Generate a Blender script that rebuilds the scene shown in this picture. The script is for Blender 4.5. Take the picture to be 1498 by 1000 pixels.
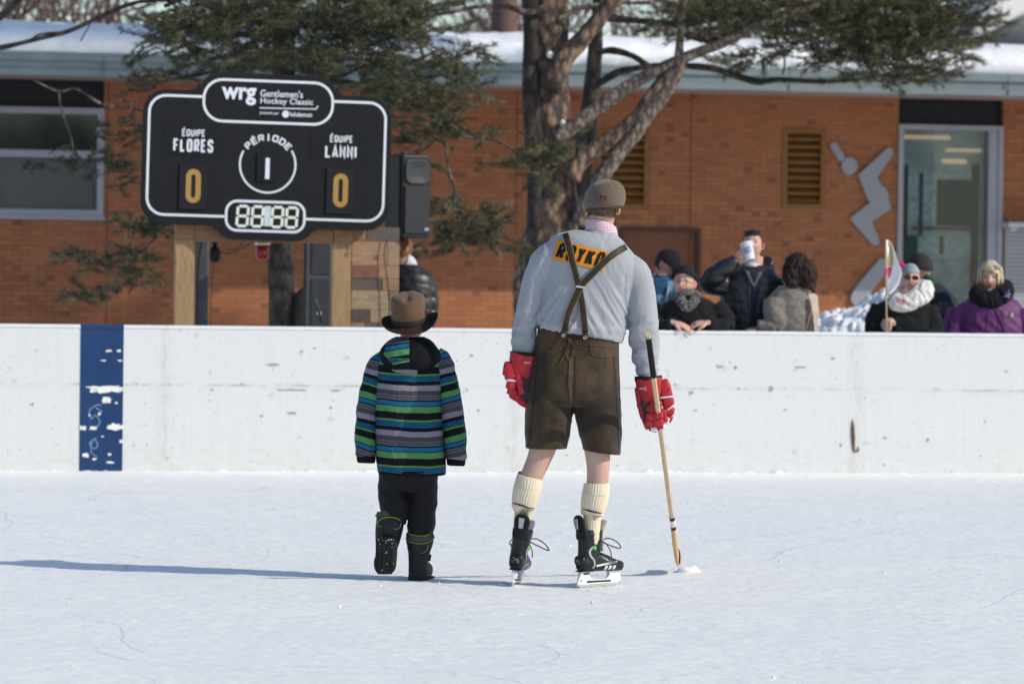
import bpy, math, random
import numpy as np
from mathutils import Vector, Matrix, noise
from mathutils.bvhtree import BVHTree
R = math.radians
scene = bpy.context.scene
for o in list(bpy.data.objects): bpy.data.objects.remove(o)
# ---------------------------------------------------------------- camera
FPX = 5617.5; PITCH = R(1.05); ROLL = R(0.73); CAM = np.array([0, 0, 1.5])
fw = np.array([0, math.cos(PITCH), -math.sin(PITCH)]); r0 = np.array([1., 0, 0]); u0 = np.array([0, math.sin(PITCH), math.cos(PITCH)])
rt = r0*math.cos(ROLL)+u0*math.sin(ROLL); up = -r0*math.sin(ROLL)+u0*math.cos(ROLL)
cam = bpy.data.cameras.new('camera'); camo = bpy.data.objects.new('camera', cam); scene.collection.objects.link(camo)
M = Matrix(((rt[0], up[0], -fw[0], 0), (rt[1], up[1], -fw[1], 0), (rt[2], up[2], -fw[2], 1.5), (0, 0, 0, 1)))
camo.matrix_world = M
cam.lens = 135; cam.sensor_width = 36; cam.clip_end = 2000; cam.clip_start = .1
cam.dof.use_dof = True; cam.dof.focus_distance = 18.2; cam.dof.aperture_fstop = 4.9
scene.camera = camo
# ---------------------------------------------------------------- light
SUN_EL = 32.0; TO_SUN = Vector(((.937)*math.cos(R(SUN_EL)), -.349*math.cos(R(SUN_EL)), math.sin(R(SUN_EL))))
w = bpy.data.worlds.new('World'); scene.world = w; w.use_nodes = True
nt = w.node_tree; bg = nt.nodes['Background']; sky = nt.nodes.new('ShaderNodeTexSky')
sky.sky_type = 'NISHITA'; sky.sun_disc = False; sky.sun_elevation = R(SUN_EL)
sky.sun_rotation = math.atan2(TO_SUN.x, TO_SUN.y)
sky.air_density = 1.0; sky.dust_density = .5; sky.ozone_density = 1.6
nt.links.new(sky.outputs[0], bg.inputs[0]); bg.inputs[1].default_value = .145
sl = bpy.data.lights.new('sun', 'SUN'); sl.energy = 3.5; sl.angle = R(.5); sl.color = (1, .93, .80)
so = bpy.data.objects.new('sun', sl); scene.collection.objects.link(so); so.rotation_euler = (-TO_SUN).to_track_quat('-Z', 'Y').to_euler()
scene.view_settings.view_transform = 'Standard'; scene.view_settings.look = 'None'; scene.view_settings.exposure = 0
# ---------------------------------------------------------------- helpers
def W(px, py, d):
    return CAM+fw*d+rt*((px-749)/FPX*d)+up*((500-py)/FPX*d)
def G(px, py, z=0.):
    v = fw+rt*((px-749)/FPX)+up*((500-py)/FPX); t = (z-1.5)/v[2]; return CAM+v*t
YAW = R(10.6); E = np.array([math.cos(YAW), math.sin(YAW), 0]); N = np.array([math.sin(YAW), -math.cos(YAW), 0])  # along / toward the camera
class Plane:                       # an upright plane turned by YAW, given by its depth on the view axis
    def __init__(s, d, yaw=YAW):
        s.o = np.array([0, d, 0.]); s.yaw = yaw; s.E = np.array([math.cos(yaw), math.sin(yaw), 0]); s.N = np.array([math.sin(yaw), -math.cos(yaw), 0])
    def hit(s, px, py, t=0.):      # local (s, z) of the photo point on the plane shifted t toward the camera
        v = fw+rt*((px-749)/FPX)+up*((500-py)/FPX); o = s.o+s.N*t
        k = np.dot(o-CAM, s.N)/np.dot(v, s.N); p = CAM+v*k
        return float(np.dot(p-s.o, s.E)), float(p[2])
    def w(s, a, t, z): return s.o+s.E*a+s.N*t+np.array([0, 0, z])
def link(o): scene.collection.objects.link(o); return o
def tag(o, label=None, cat=None, group=None, kind=None):
    if label: o['label'] = label
    if cat: o['category'] = cat
    if group: o['group'] = group
    if kind: o['kind'] = kind
    return o
def thing(name, loc, label, cat, group=None, yaw=0.):
    o = link(bpy.data.objects.new(name, None)); o.location = loc; o.rotation_euler = (0, 0, yaw); o.empty_display_size = .1
    return tag(o, label, cat, group)
def rootof(o):
    while o.parent: o = o.parent
    return o
class MB:
    def __init__(s): s.V = []; s.F = []; s.n = 0; s.M = []; s.mi = 0
    def add(s, V, F):
        V = np.asarray(V, float).reshape(-1, 3); s.V.append(V)
        n = s.n
        s.F += [tuple(i+n for i in f) for f in F]; s.M += [s.mi]*len(F); s.n += len(V); return s
    def verts(s): return np.concatenate(s.V) if s.V else np.zeros((0, 3))
def obj(name, mb, m, parent=None, smooth=True, bevel=0., flat=False, label=None):
    me = bpy.data.meshes.new(name); V = mb.verts()
    root = rootof(parent) if parent else None
    if root is not None:
        c, s = math.cos(-root.rotation_euler.z), math.sin(-root.rotation_euler.z)
        V = V-np.array(root.location)
        V = np.stack([V[:, 0]*c-V[:, 1]*s, V[:, 0]*s+V[:, 1]*c, V[:, 2]], 1)
    me.from_pydata(V.tolist(), [], mb.F)
    for mm in (m if isinstance(m, (list, tuple)) else [m]): me.materials.append(mm)
    if isinstance(m, (list, tuple)): me.polygons.foreach_set('material_index', mb.M)
    if not flat:
        import bmesh
        b = bmesh.new(); b.from_mesh(me); bmesh.ops.recalc_face_normals(b, faces=b.faces); b.to_mesh(me); b.free()
    me.polygons.foreach_set('use_smooth', [smooth]*len(me.polygons))
    o = link(bpy.data.objects.new(name, me))
    if parent: o.parent = parent
    if bevel:
        bv = o.modifiers.new('bevel', 'BEVEL'); bv.width = bevel; bv.segments = 2; bv.limit_method = 'ANGLE'; bv.angle_limit = R(40)
    if label: o['label'] = label
    return o
def bake(o):
    dg = bpy.context.evaluated_depsgraph_get(); dg.update()
    me = bpy.data.meshes.new_from_object(o.evaluated_get(dg)); old = o.data
    o.modifiers.clear(); o.data = me; me.name = o.name; bpy.data.meshes.remove(old); return o
def remesh(o, vox=.006, it=5, fac=.5):
    mats = [m for m in o.data.materials]
    md = o.modifiers.new('r', 'REMESH'); md.mode = 'VOXEL'; md.voxel_size = vox; md.use_smooth_shade = True
    if it: sm = o.modifiers.new('s', 'SMOOTH'); sm.iterations = it; sm.factor = fac
    bake(o)
    if not len(o.data.materials):
        for m in mats: o.data.materials.append(m)
    o.data.polygons.foreach_set('use_smooth', [True]*len(o.data.polygons)); return o
def coords(me):
    a = np.empty(len(me.vertices)*3, np.float32); me.vertices.foreach_get('co', a); return a.reshape(-1, 3).astype(float)
def setco(me, V): me.vertices.foreach_set('co', V.astype(np.float32).ravel()); me.update()
def normals(me):
    a = np.empty(len(me.vertices)*3, np.float32); me.vertex_normals.foreach_get('vector', a); return a.reshape(-1, 3).astype(float)
def displace(o, fn):
    """fn(world-ish co relative to root) -> metres along the normal"""
    V = coords(o.data); Nn = normals(o.data)
    d = np.array([fn(v) for v in V]); setco(o.data, V+Nn*d[:, None]); return o
def nz(x, y, z): return noise.noise(Vector((x, y, z)))
def fattr(o, name, arr):
    a = o.data.attributes.new(name, 'FLOAT', 'POINT'); a.data.foreach_set('value', np.asarray(arr, np.float32))
def cattr(o, name, arr):
    a = o.data.color_attributes.new(name, 'FLOAT_COLOR', 'POINT'); a.data.foreach_set('color', np.concatenate([arr, np.ones((len(arr), 1))], 1).astype(np.float32).ravel())
def bvh(o):
    me = o.data; root = rootof(o); V = coords(me)
    c, s = math.cos(root.rotation_euler.z), math.sin(root.rotation_euler.z)
    V = np.stack([V[:, 0]*c-V[:, 1]*s, V[:, 0]*s+V[:, 1]*c, V[:, 2]], 1)+np.array(root.location)
    return BVHTree.FromPolygons([Vector(v) for v in V], [tuple(p.vertices) for p in me.polygons])
def cr(rows, n):
    P = np.asarray(rows, float); m = len(P); out = []
    Q = np.vstack([2*P[0]-P[1], P, 2*P[-1]-P[-2]])
    for i in range(m-1):
        a, b, c, d = Q[i], Q[i+1], Q[i+2], Q[i+3]
        for k in range(n):
            t = k/n; out.append(.5*((2*b)+(-a+c)*t+(2*a-5*b+4*c-d)*t*t+(-a+3*b-3*c+d)*t**3))
    out.append(P[-1]); return np.array(out)
def ringmesh(rings, cap=True, closed_u=True):
    m, s = len(rings), len(rings[0]); V = np.concatenate(rings); F = []
    for i in range(m-1):
        for j in range(s if closed_u else s-1):
            k = (j+1) % s; F.append((i*s+j, i*s+k, (i+1)*s+k, (i+1)*s+j))
    if cap and closed_u:
        n = len(V); V = np.vstack([V, rings[0].mean(0), rings[-1].mean(0)])
        for j in range(s):
            k = (j+1) % s; F.append((n, k, j)); F.append((n+1, (m-1)*s+j, (m-1)*s+k))
    return V, F
def loft(C, ru, rv, seg=32, ex=2.0, ref=(0, 1, 0), cap=True, mod=None, T=None):
    C = np.asarray(C, float); m = len(C); ref = np.array(ref, float)
    if T is None: T = np.gradient(C, axis=0)
    T = T/np.linalg.norm(T, axis=1)[:, None]
    ex = np.broadcast_to(ex, (m,)); th = np.linspace(0, 2*math.pi, seg, endpoint=False); c, s = np.cos(th), np.sin(th); rings = []
    for i in range(m):
        v = ref-np.dot(ref, T[i])*T[i]; v /= np.linalg.norm(v); u = np.cross(v, T[i])
        if abs(u[0]) > .3 and u[0] < 0: u = -u
        e = 2/ex[i]; cc = np.sign(c)*np.abs(c)**e; ss = np.sign(s)*np.abs(s)**e
        k = 1. if mod is None else mod(i/(m-1), th)
        rings.append(C[i]+np.outer(cc*ru[i]*k, u)+np.outer(ss*rv[i]*k, v))
    return ringmesh(rings, cap)
def tube(P, r, seg=6, cap=True):
    P = np.asarray(P, float); m = len(P); r = np.broadcast_to(r, (m,)); T = np.gradient(P, axis=0); T /= (np.linalg.norm(T, axis=1)[:, None]+1e-12)
    a = np.array([0, 0, 1.]) if abs(T[0][2]) < .9 else np.array([1., 0, 0]); th = np.linspace(0, 2*math.pi, seg, endpoint=False); rings = []
    for i in range(m):
        a = a-np.dot(a, T[i])*T[i]; a /= np.linalg.norm(a); b = np.cross(T[i], a)
        rings.append(P[i]+r[i]*(np.outer(np.cos(th), a)+np.outer(np.sin(th), b)))
    return ringmesh(rings, cap)
def blob(c, rad, Rm=None, ex=2.0, nu=20, nv=12):
    e = 2/ex; th = np.linspace(0, 2*math.pi, nu, endpoint=False); ph = np.linspace(-math.pi/2, math.pi/2, nv+1)[1:-1]
    f = lambda x: np.sign(x)*np.abs(x)**e
    rings = [np.stack([rad[0]*f(np.cos(p))*f(np.cos(th)), rad[1]*f(np.cos(p))*f(np.sin(th)), np.full(nu, rad[2]*f(np.sin(p)))], 1) for p in ph]
    V, F = ringmesh(rings, True); V[-2] = (0, 0, -rad[2]); V[-1] = (0, 0, rad[2])
    if Rm is not None: V = V@np.asarray(Rm).T
    return V+np.asarray(c), F
def box(c, h, Rm=None):
    V = np.array([[x, y, z] for x in (-1, 1) for y in (-1, 1) for z in (-1, 1)], float)*np.asarray(h)
    if Rm is not None: V = V@np.asarray(Rm).T
    return V+np.asarray(c), [(0, 1, 3, 2), (4, 6, 7, 5), (0, 4, 5, 1), (2, 3, 7, 6), (0, 2, 6, 4), (1, 5, 7, 3)]
def prism(poly, fn, h0, h1):
    n = len(poly); V = [fn(a, b, h0) for a, b in poly]+[fn(a, b, h1) for a, b in poly]
    return V, [tuple(range(n)), tuple(range(2*n-1, n-1, -1))]+[(i, (i+1) % n, n+(i+1) % n, n+i) for i in range(n)]
def rotm(ax, a): return np.array(Matrix.Rotation(a, 3, ax))
def pbox(pl, x0, x1, y0, y1, t0, t1, ref=0.):      # box on a plane from photo edges (measured at the mid), t = proud of the plane
    xm, ym = (x0+x1)/2, (y0+y1)/2
    a0 = pl.hit(x0, ym, ref)[0]; a1 = pl.hit(x1, ym, ref)[0]; z1 = pl.hit(xm, y0, ref)[1]; z0 = pl.hit(xm, y1, ref)[1]
    return lbox(pl, a0, a1, t0, t1, z0, z1)
def lbox(pl, a0, a1, t0, t1, z0, z1):
    V = np.array([pl.w(a, t, z) for a in (a0, a1) for t in (t0, t1) for z in (z0, z1)])
    return V, [(0, 1, 3, 2), (4, 6, 7, 5), (0, 4, 5, 1), (2, 3, 7, 6), (0, 2, 6, 4), (1, 5, 7, 3)]
# 2D ribbons and stroke lettering
def ribbon(P, w, closed=False):
    P = np.asarray(P, float); keep = [0]
    for i in range(1, len(P)):
        if np.linalg.norm(P[i]-P[keep[-1]]) > 1e-4: keep.append(i)
    if closed and np.linalg.norm(P[keep[-1]]-P[0]) < 1e-4: keep.pop()
    P = P[keep]; n = len(P); L = []; Rr = []
    for i in range(n):
        a = P[i-1] if (i > 0 or closed) else 2*P[0]-P[1]; b = P[i]; c = P[(i+1) % n] if (i < n-1 or closed) else 2*P[-1]-P[-2]
        d1 = (b-a)/(np.linalg.norm(b-a)+1e-9); d2 = (c-b)/(np.linalg.norm(c-b)+1e-9); n1 = np.array([-d1[1], d1[0]]); n2 = np.array([-d2[1], d2[0]])
        m = n1+n2; m /= (np.linalg.norm(m)+1e-9); k = w/2/max(.4, np.dot(m, n1)); L.append(b+m*k); Rr.append(b-m*k)
    V = np.array(L+Rr); F = [(i, (i+1) % n, n+(i+1) % n, n+i) for i in range(n if closed else n-1)]
    return V, F
def rrect(u0_, v0, u1, v1, r, k=8):
    out = []
    for cx, cy, a in ((u1-r, v1-r, 0), (u0_+r, v1-r, 90), (u0_+r, v0+r, 180), (u1-r, v0+r, 270)):
        for i in range(k+1): t = R(a+90*i/k); out.append((cx+r*math.cos(t), cy+r*math.sin(t)))
    return out
c_ = .22
OCT = [(c_, 0), (0, c_*.7), (0, 1-c_*.7), (c_, 1), (1-c_, 1), (1, 1-c_*.7), (1, c_*.7), (1-c_, 0)]
BOWL = [(0, 1), (1-c_, 1), (1, 1-c_*.7), (1, .5+c_*.6), (1-c_, .48), (0, .48)]
GL = {'O': [('c', OCT)], '0': [('c', OCT)], 'F': [[(1, 1), (0, 1), (0, 0)], [(0, .52), (.85, .52)]], 'L': [[(0, 1), (0, 0), (1, 0)]],
 'E': [[(1, 1), (0, 1), (0, 0), (1, 0)], [(0, .52), (.85, .52)]], 'R': [[(0, 0), (0, 1)], BOWL, [(.45, .48), (1, 0)]], 'P': [[(0, 0), (0, 1)], BOWL],
 'S': [[(1, .75), (1, 1-c_*.7), (1-c_, 1), (c_, 1), (0, 1-c_*.7), (0, .65), (1, .38), (1, c_*.7), (1-c_, 0), (c_, 0), (0, c_*.7), (0, .27)]],
 'Q': [('c', OCT), [(.6, .25), (1.05, -.06)]], 'U': [[(0, 1), (0, c_*.7), (c_, 0), (1-c_, 0), (1, c_*.7), (1, 1)]], 'I': [[(.5, 0), (.5, 1)]],
 'A': [[(0, 0), (.5, 1.02), (1, 0)], [(.2, .27), (.8, .27)]], 'N': [[(0, 0), (0, 1), (1, 0), (1, 1)]],
 'D': [('c', [(0, 0), (0, 1), (1-c_, 1), (1, 1-c_), (1, c_), (1-c_, 0)])], 'Y': [[(0, 1), (.5, .48), (1, 1)], [(.5, .5), (.5, 0)]],
 'K': [[(0, 0), (0, 1)], [(1, 1), (.08, .42)], [(.38, .6), (1, 0)]], '7': [[(0, 1), (1, 1), (.35, 0)]], 'V': [[(0, 1), (.5, 0), (1, 1)]]}
def word(txt, w, h, st, gap=.35):
    """stroke lettering filling a w x h box centred on 0, as 2D (V, F)"""
    aw = [.1 if ch == 'I' else .9 if ch in 'LFE' else 1. for ch in txt]; n_ = len(txt); sc = (w-st-(n_-1)*st*(1+gap))/sum(aw); xs = []; x = 0.
    for a in aw: xs.append((x, a)); x += a+st*(1+gap)/sc
    V = []; F = []; n = 0
    for (x, a), ch in zip(xs, txt):
        base = 'E' if ch == 'É' else ch
        gl = list(GL[base])
        if ch == 'É': gl = gl+[[(.4, 1.2), (.75, 1.42)]]
        for g in gl:
            cl = isinstance(g, tuple); P = np.array(g[1] if cl else g, float)
            P = np.stack([(x+P[:, 0]*a)*sc-(w-st)/2, P[:, 1]*(h-st)-(h-st)/2], 1)
            v, f = ribbon(P, st, cl); V.append(v); F += [tuple(i+n for i in q) for q in f]; n += len(v)
    return np.concatenate(V), F
_tc = {}
def ftext(txt, off=0.):
    cu = bpy.data.curves.new('t', 'FONT'); cu.body = txt; cu.offset = off; cu.resolution_u = 3
    o = link(bpy.data.objects.new('t', cu)); dg = bpy.context.evaluated_depsgraph_get(); dg.update(); me = bpy.data.meshes.new_from_object(o.evaluated_get(dg))
    V = coords(me)[:, :2]; F = [tuple(p.vertices) for p in me.polygons]; bpy.data.objects.remove(o); bpy.data.curves.remove(cu); bpy.data.meshes.remove(me)
    lo, hi = V.min(0), V.max(0); return (V-lo)/(hi-lo), F, (hi-lo)
def shapeadd(mb, VF, fn): V, F = VF; mb.add([fn(a, b) for a, b in V], F)
def sub2(VF, n=1):
    """split faces of a 2D shape so that it can follow a curved surface"""
    import bmesh
    V, F = VF; b = bmesh.new(); vs = [b.verts.new((a, c, 0)) for a, c in V]
    for f in F:
        try: b.faces.new([vs[i] for i in f])
        except ValueError: pass
    bmesh.ops.subdivide_edges(b, edges=b.edges, cuts=n, use_grid_fill=True); b.verts.ensure_lookup_table()
    b.verts.index_update(); V2 = [(v.co.x, v.co.y) for v in b.verts]; F2 = [tuple(v.index for v in f.verts) for f in b.faces]; b.free(); return V2, F2
# ---------------------------------------------------------------- materials
def newmat(name):
    m = bpy.data.materials.new(name); m.use_nodes = True; return m, m.node_tree, m.node_tree.nodes['Principled BSDF']
def nd(nt, t, **k):
    n = nt.nodes.new(t)
    for a, b in k.items():
        if a.startswith('i_'): n.inputs[int(a[2:])].default_value = b
        else: setattr(n, a, b)
    return n
def ramp(nt, fac, stops, interp='LINEAR'):
    r = nt.nodes.new('ShaderNodeValToRGB'); e = r.color_ramp.elements; r.color_ramp.interpolation = interp
    while len(e) < len(stops): e.new(1)
    for el, (p, c) in zip(e, stops): el.position = p; el.color = (c if isinstance(c, tuple) else (c, c, c))+(1,)
    nt.links.new(fac, r.inputs[0]); return r.outputs[0]
def mixc(nt, f, a, b, mode='MIX'):
    n = nt.nodes.new('ShaderNodeMix'); n.data_type = 'RGBA'; n.blend_type = mode
    for i, v in ((0, f), (6, a), (7, b)):
        if hasattr(v, 'links') or hasattr(v, 'is_linked'): nt.links.new(v, n.inputs[i])
        else: n.inputs[i].default_value = v if i == 0 else tuple(v)+(1,)
    return n.outputs[2]
def mth(nt, op, a, b=0., c=None):
    n = nt.nodes.new('ShaderNodeMath'); n.operation = op
    for i, v in enumerate((a, b) if c is None else (a, b, c)):
        if hasattr(v, 'is_linked'): nt.links.new(v, n.inputs[i])
        else: n.inputs[i].default_value = v
    return n.outputs[0]
def objco(nt, sc=(1, 1, 1), rot=(0, 0, 0), loc=(0, 0, 0)):
    tc = nt.nodes.new('ShaderNodeTexCoord'); mp = nt.nodes.new('ShaderNodeMapping'); mp.inputs[3].default_value = sc; mp.inputs[2].default_value = rot; mp.inputs[1].default_value = loc
    nt.links.new(tc.outputs['Object'], mp.inputs[0]); return mp.outputs[0]
def nzt(nt, co, s, det=4, rough=.6, dist=0.):
    n = nt.nodes.new('ShaderNodeTexNoise'); nt.links.new(co, n.inputs['Vector']); n.inputs['Scale'].default_value = s; n.inputs['Detail'].default_value = det; n.inputs['Roughness'].default_value = rough; n.inputs['Distortion'].default_value = dist; return n.outputs[0]
def bump(nt, bs, h, st, dist=.01):
    b = nt.nodes.new('ShaderNodeBump'); b.inputs['Strength'].default_value = st; b.inputs['Distance'].default_value = dist; nt.links.new(h, b.inputs['Height']); nt.links.new(b.outputs[0], bs.inputs['Normal']); return b
def mk(name, col, rough=.8, var=.15, vs=12, bp=.3, bs_=60, spec=.3, metal=0., sheen=0., sc=(1, 1, 1), dist=.003, coat=0.):
    m, nt, b = newmat(name); co = objco(nt, sc)
    n = nzt(nt, co, vs, 5); lo = tuple(max(0, c*(1-var)) for c in col); hi = tuple(min(1, c*(1+var)) for c in col)
    nt.links.new(ramp(nt, n, [(.3, lo), (.7, hi)]), b.inputs['Base Color'])
    b.inputs['Roughness'].default_value = rough; b.inputs['Specular IOR Level'].default_value = spec; b.inputs['Metallic'].default_value = metal
    if sheen: b.inputs['Sheen Weight'].default_value = sheen; b.inputs['Sheen Roughness'].default_value = .5
    if coat: b.inputs['Coat Weight'].default_value = coat
    if bp: bump(nt, b, nzt(nt, co, bs_, 4), bp, dist)
    return m
rng = random.Random(7); nr = np.random.RandomState(3)
# ================================================================ ICE AND SNOW GROUND
BP = Plane(28.70)      # rink boards, front face
PB = Plane(53.0)       # brick wall
def ice_mat():
    m, nt, b = newmat('ice'); co = objco(nt); big = nzt(nt, co, 1.1, 6, .65); st = nzt(nt, objco(nt, (.35, 2.2, 1)), 3, 6, .7); fine = nzt(nt, co, 85, 5, .8); mid = nzt(nt, objco(nt, (.8, 1.6, 1)), 11, 6, .75)
    c = ramp(nt, st, [(.3, (.91, .90, .875)), (.55, (.95, .94, .91)), (.8, (.98, .97, .94))])
    c = mixc(nt, mth(nt, 'MULTIPLY', ramp(nt, big, [(.35, .0), (.65, .7)]), .6), c, (.88, .875, .86))
    c = mixc(nt, mth(nt, 'MULTIPLY', ramp(nt, nzt(nt, co, 130, 3, .8), [(.44, 1.), (.52, 0.)]), .32), c, (.68, .70, .74))
    # skate cuts: thin arcs
    sep = nd(nt, 'ShaderNodeSeparateXYZ'); wob = nd(nt, 'ShaderNodeVectorMath', operation='ADD')
    nn = nd(nt, 'ShaderNodeTexNoise'); nn.inputs['Scale'].default_value = .8; nt.links.new(co, nn.inputs['Vector'])
    sc = nd(nt, 'ShaderNodeVectorMath', operation='SCALE'); nt.links.new(nn.outputs['Color'], sc.inputs[0]); sc.inputs[3].default_value = .35
    nt.links.new(co, wob.inputs[0]); nt.links.new(sc.outputs[0], wob.inputs[1])
    acc = None; rr = random.Random(5)
    for i in range(46):
        y = rr.uniform(14, 26); x = rr.uniform(-3.5, 3.5); r = rr.choice([.5, .9, 1.6, 3, 5, 8]); a = rr.uniform(0, 6.28)
        cx, cy = x+r*math.cos(a), y+r*math.sin(a)
        dd = nd(nt, 'ShaderNodeVectorMath', operation='DISTANCE'); nt.links.new(wob.outputs[0], dd.inputs[0]); dd.inputs[1].default_value = (cx+.17, cy+.17, 0)
        v = mth(nt, 'LESS_THAN', mth(nt, 'ABSOLUTE', mth(nt, 'SUBTRACT', dd.outputs[1], r)), rr.uniform(.004, .009))
        # only a part of each circle
        d2 = nd(nt, 'ShaderNodeVectorMath', operation='DISTANCE'); nt.links.new(co, d2.inputs[0]); d2.inputs[1].default_value = (x, y, 0)
        v = mth(nt, 'MULTIPLY', v, mth(nt, 'LESS_THAN', d2.outputs[1], rr.uniform(.5, 1.6)))
        acc = v if acc is None else mth(nt, 'MAXIMUM', acc, v)
    acc = mth(nt, 'MULTIPLY', acc, ramp(nt, mid, [(.28, 0.), (.46, 1.)]))
    c = mixc(nt, mth(nt, 'MULTIPLY', acc, .5), c, (.50, .56, .63))
    # scraped streaks of snow against glazed ice
    sk1 = nzt(nt, objco(nt, (.9, 5, 1), (0, 0, R(8))), 4, 6, .75, .4); sk2 = nzt(nt, objco(nt, (4, 9, 1), (0, 0, R(-20))), 6, 5, .8)
    c = mixc(nt, mth(nt, 'MULTIPLY', ramp(nt, mth(nt, 'MULTIPLY', sk1, mth(nt, 'ADD', sk2, .5)), [(.36, 1.), (.50, 0.)]), .26), c, (.76, .775, .78))
    nt.links.new(c, b.inputs['Base Color']); nt.links.new(ramp(nt, big, [(.4, .6), (.6, .85)]), b.inputs['Roughness']); b.inputs['Specular IOR Level'].default_value = .18
    h = mth(nt, 'ADD', mth(nt, 'MULTIPLY', fine, .8), mth(nt, 'ADD', mth(nt, 'MULTIPLY', mid, .6), mth(nt, 'MULTIPLY', acc, -.5)))
    bump(nt, b, h, .42, .016); return m
def snow_mat(name='snow', bs=25, st=.6):
    m, nt, b = newmat(name); co = objco(nt)
    nt.links.new(ramp(nt, nzt(nt, co, 5, 5), [(.3, (.84, .85, .87)), (.65, (.93, .93, .94))]), b.inputs['Base Color']); b.inputs['Roughness'].default_value = .75
    bump(nt, b, nzt(nt, co, bs, 6, .7), st, .03); return m
M_ice = ice_mat(); M_snow = snow_mat()
# the ice: fine grid where it is near, coarse beyond
def icez(x, y): return .007*nz(x*1.3, y*1.7, 0)+.003*nz(x*6, y*9, 3)+.004*max(0, nz(x*14, y*24, 7))+.0035*nz(x*34, y*40, 2)*(.5+max(0, nz(x*1.1, y*2, 9)))
mb = MB(); xs = np.linspace(-4.6, 4.6, 640); ys = np.concatenate([np.linspace(13, 21.5, 680), np.linspace(21.52, 30.2, 340)])
yy, xx = np.meshgrid(ys, xs, indexing='ij'); V = np.stack([xx, yy, np.zeros_like(xx)], 2).reshape(-1, 3)
V[:, 2] = [icez(x, y) for x, y in V[:, :2]]
edge = (np.abs(V[:, 0]) > 4.59) | (V[:, 1] < 13.001) | (V[:, 1] > 30.19); V[edge, 2] = -.03
m_, s_ = len(ys), len(xs); F = [(i*s_+j, i*s_+j+1, (i+1)*s_+j+1, (i+1)*s_+j) for i in range(m_-1) for j in range(s_-1)]
mb.add(V, F); tag(obj('ice', mb, M_ice), kind='structure')
mb = MB(); mb.add([(-400, -60, -.02), (400, -60, -.02), (400, 900, -.02), (-400, 900, -.02)], [(0, 1, 2, 3)])
tag(obj('snowy_ground', mb, M_snow), kind='structure')
# ridge of scraped snow at the foot of the boards and loose crumbs on the ice
mb = MB(); n = 420; rings = []
for i in range(n):
    a = -4.6+9.6*i/(n-1); h = .006+.030*abs(nz(a*2.1, 1, 0))+.03*max(0, nz(a*9, 5, 0))+.02*max(0, nz(a*26, 5, 3)); wd = .06+.10*abs(nz(a*3, 9, 2))+.03*nz(a*11, 2, 2)
    rings.append([BP.w(a, wd*c+.0, h*s-.012) for c, s in ((1, 0), (.8, .45+.2*nz(a*20, 3, 1)), (.5, .8), (.25, 1), (.02, 1.05))])
rings = [np.array(r) for r in rings]; V, F = ringmesh(rings, False, False); mb.add(V, F)
tag(obj('snow_ridge', mb, M_snow), kind='structure')
mb = MB()
for i in range(260):
    px, py = rng.uniform(0, 1498), rng.choice([rng.uniform(700, 1000), rng.uniform(820, 870), rng.uniform(690, 760)]); p = G(px, py); r = rng.uniform(.0012, .0038)*(2.2 if rng.random() < .12 else 1)
    V, F = blob(p+np.array([0, 0, r*.2]), (r*1.4, r, r*.7), rotm('Z', rng.uniform(0, 3)), 2, 7, 5); V += nr.normal(0, r*.12, V.shape); mb.add(V, F)
tag(obj('snow_crumbs', mb, M_snow), kind='stuff')
def lump(name, px, py, wd, ht, label):
    p = G(px, py); mb = MB(); V, F = blob((0, 0, 0), (wd, wd*.7, ht), None, 2, 40, 24)
    V = V*(1+.35*np.array([nz(v[0]*18, v[1]*18, v[2]*22+px) for v in V]))[:, None]+p; mb.add(V, F)
    return tag(obj(name, mb, M_snow), label, 'snow lump')
lump('snow_chunk', 949, 690, .075, .075, 'white chunk of snow lying against the boards, left of the hockey stick')
lump('snow_chunk', 1008, 836, .06, .035, 'low scraped heap of snow on the ice just right of the stick blade')
# snow bank behind the boards
t_p = W(1262, 470, 33.5); mb = MB(); n, k = 200, 150; V = []
for i in range(n):
    for j in range(k):
        a = -1.5+3.0*i/(n-1); t = -1.2+2.4*j/(k-1)
        base = (1.40-.34*max(0, .25-a))*min(1, max(0, (.62-a)/.32))
        h = base*min(1, max(0, (1.45-abs(a))/.5))**.7*max(0, 1-(abs(t)/1.25)**2.6)
        h += .06*nz(a*3, t*3, 0)+.04*nz(a*8, t*8, 4)+.035*nz(a*17, t*17, 2)+.025*nz(a*36, t*36, 2)
        V.append((t_p[0]+a+.05*nz(a*8, t*8, 8), t_p[1]+t+.1*nz(a*5, t*5, h*5), h-.05))
F = [(i*k+j, (i+1)*k+j, (i+1)*k+j+1, i*k+j+1) for i in range(n-1) for j in range(k-1)]
mb.add(V, F); tag(obj('snow_pile', mb, snow_mat('lumpy_snow', 14, 1.)), 'heaped pile of shovelled lumpy snow behind the boards below the wall figure', 'snow pile')
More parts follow.
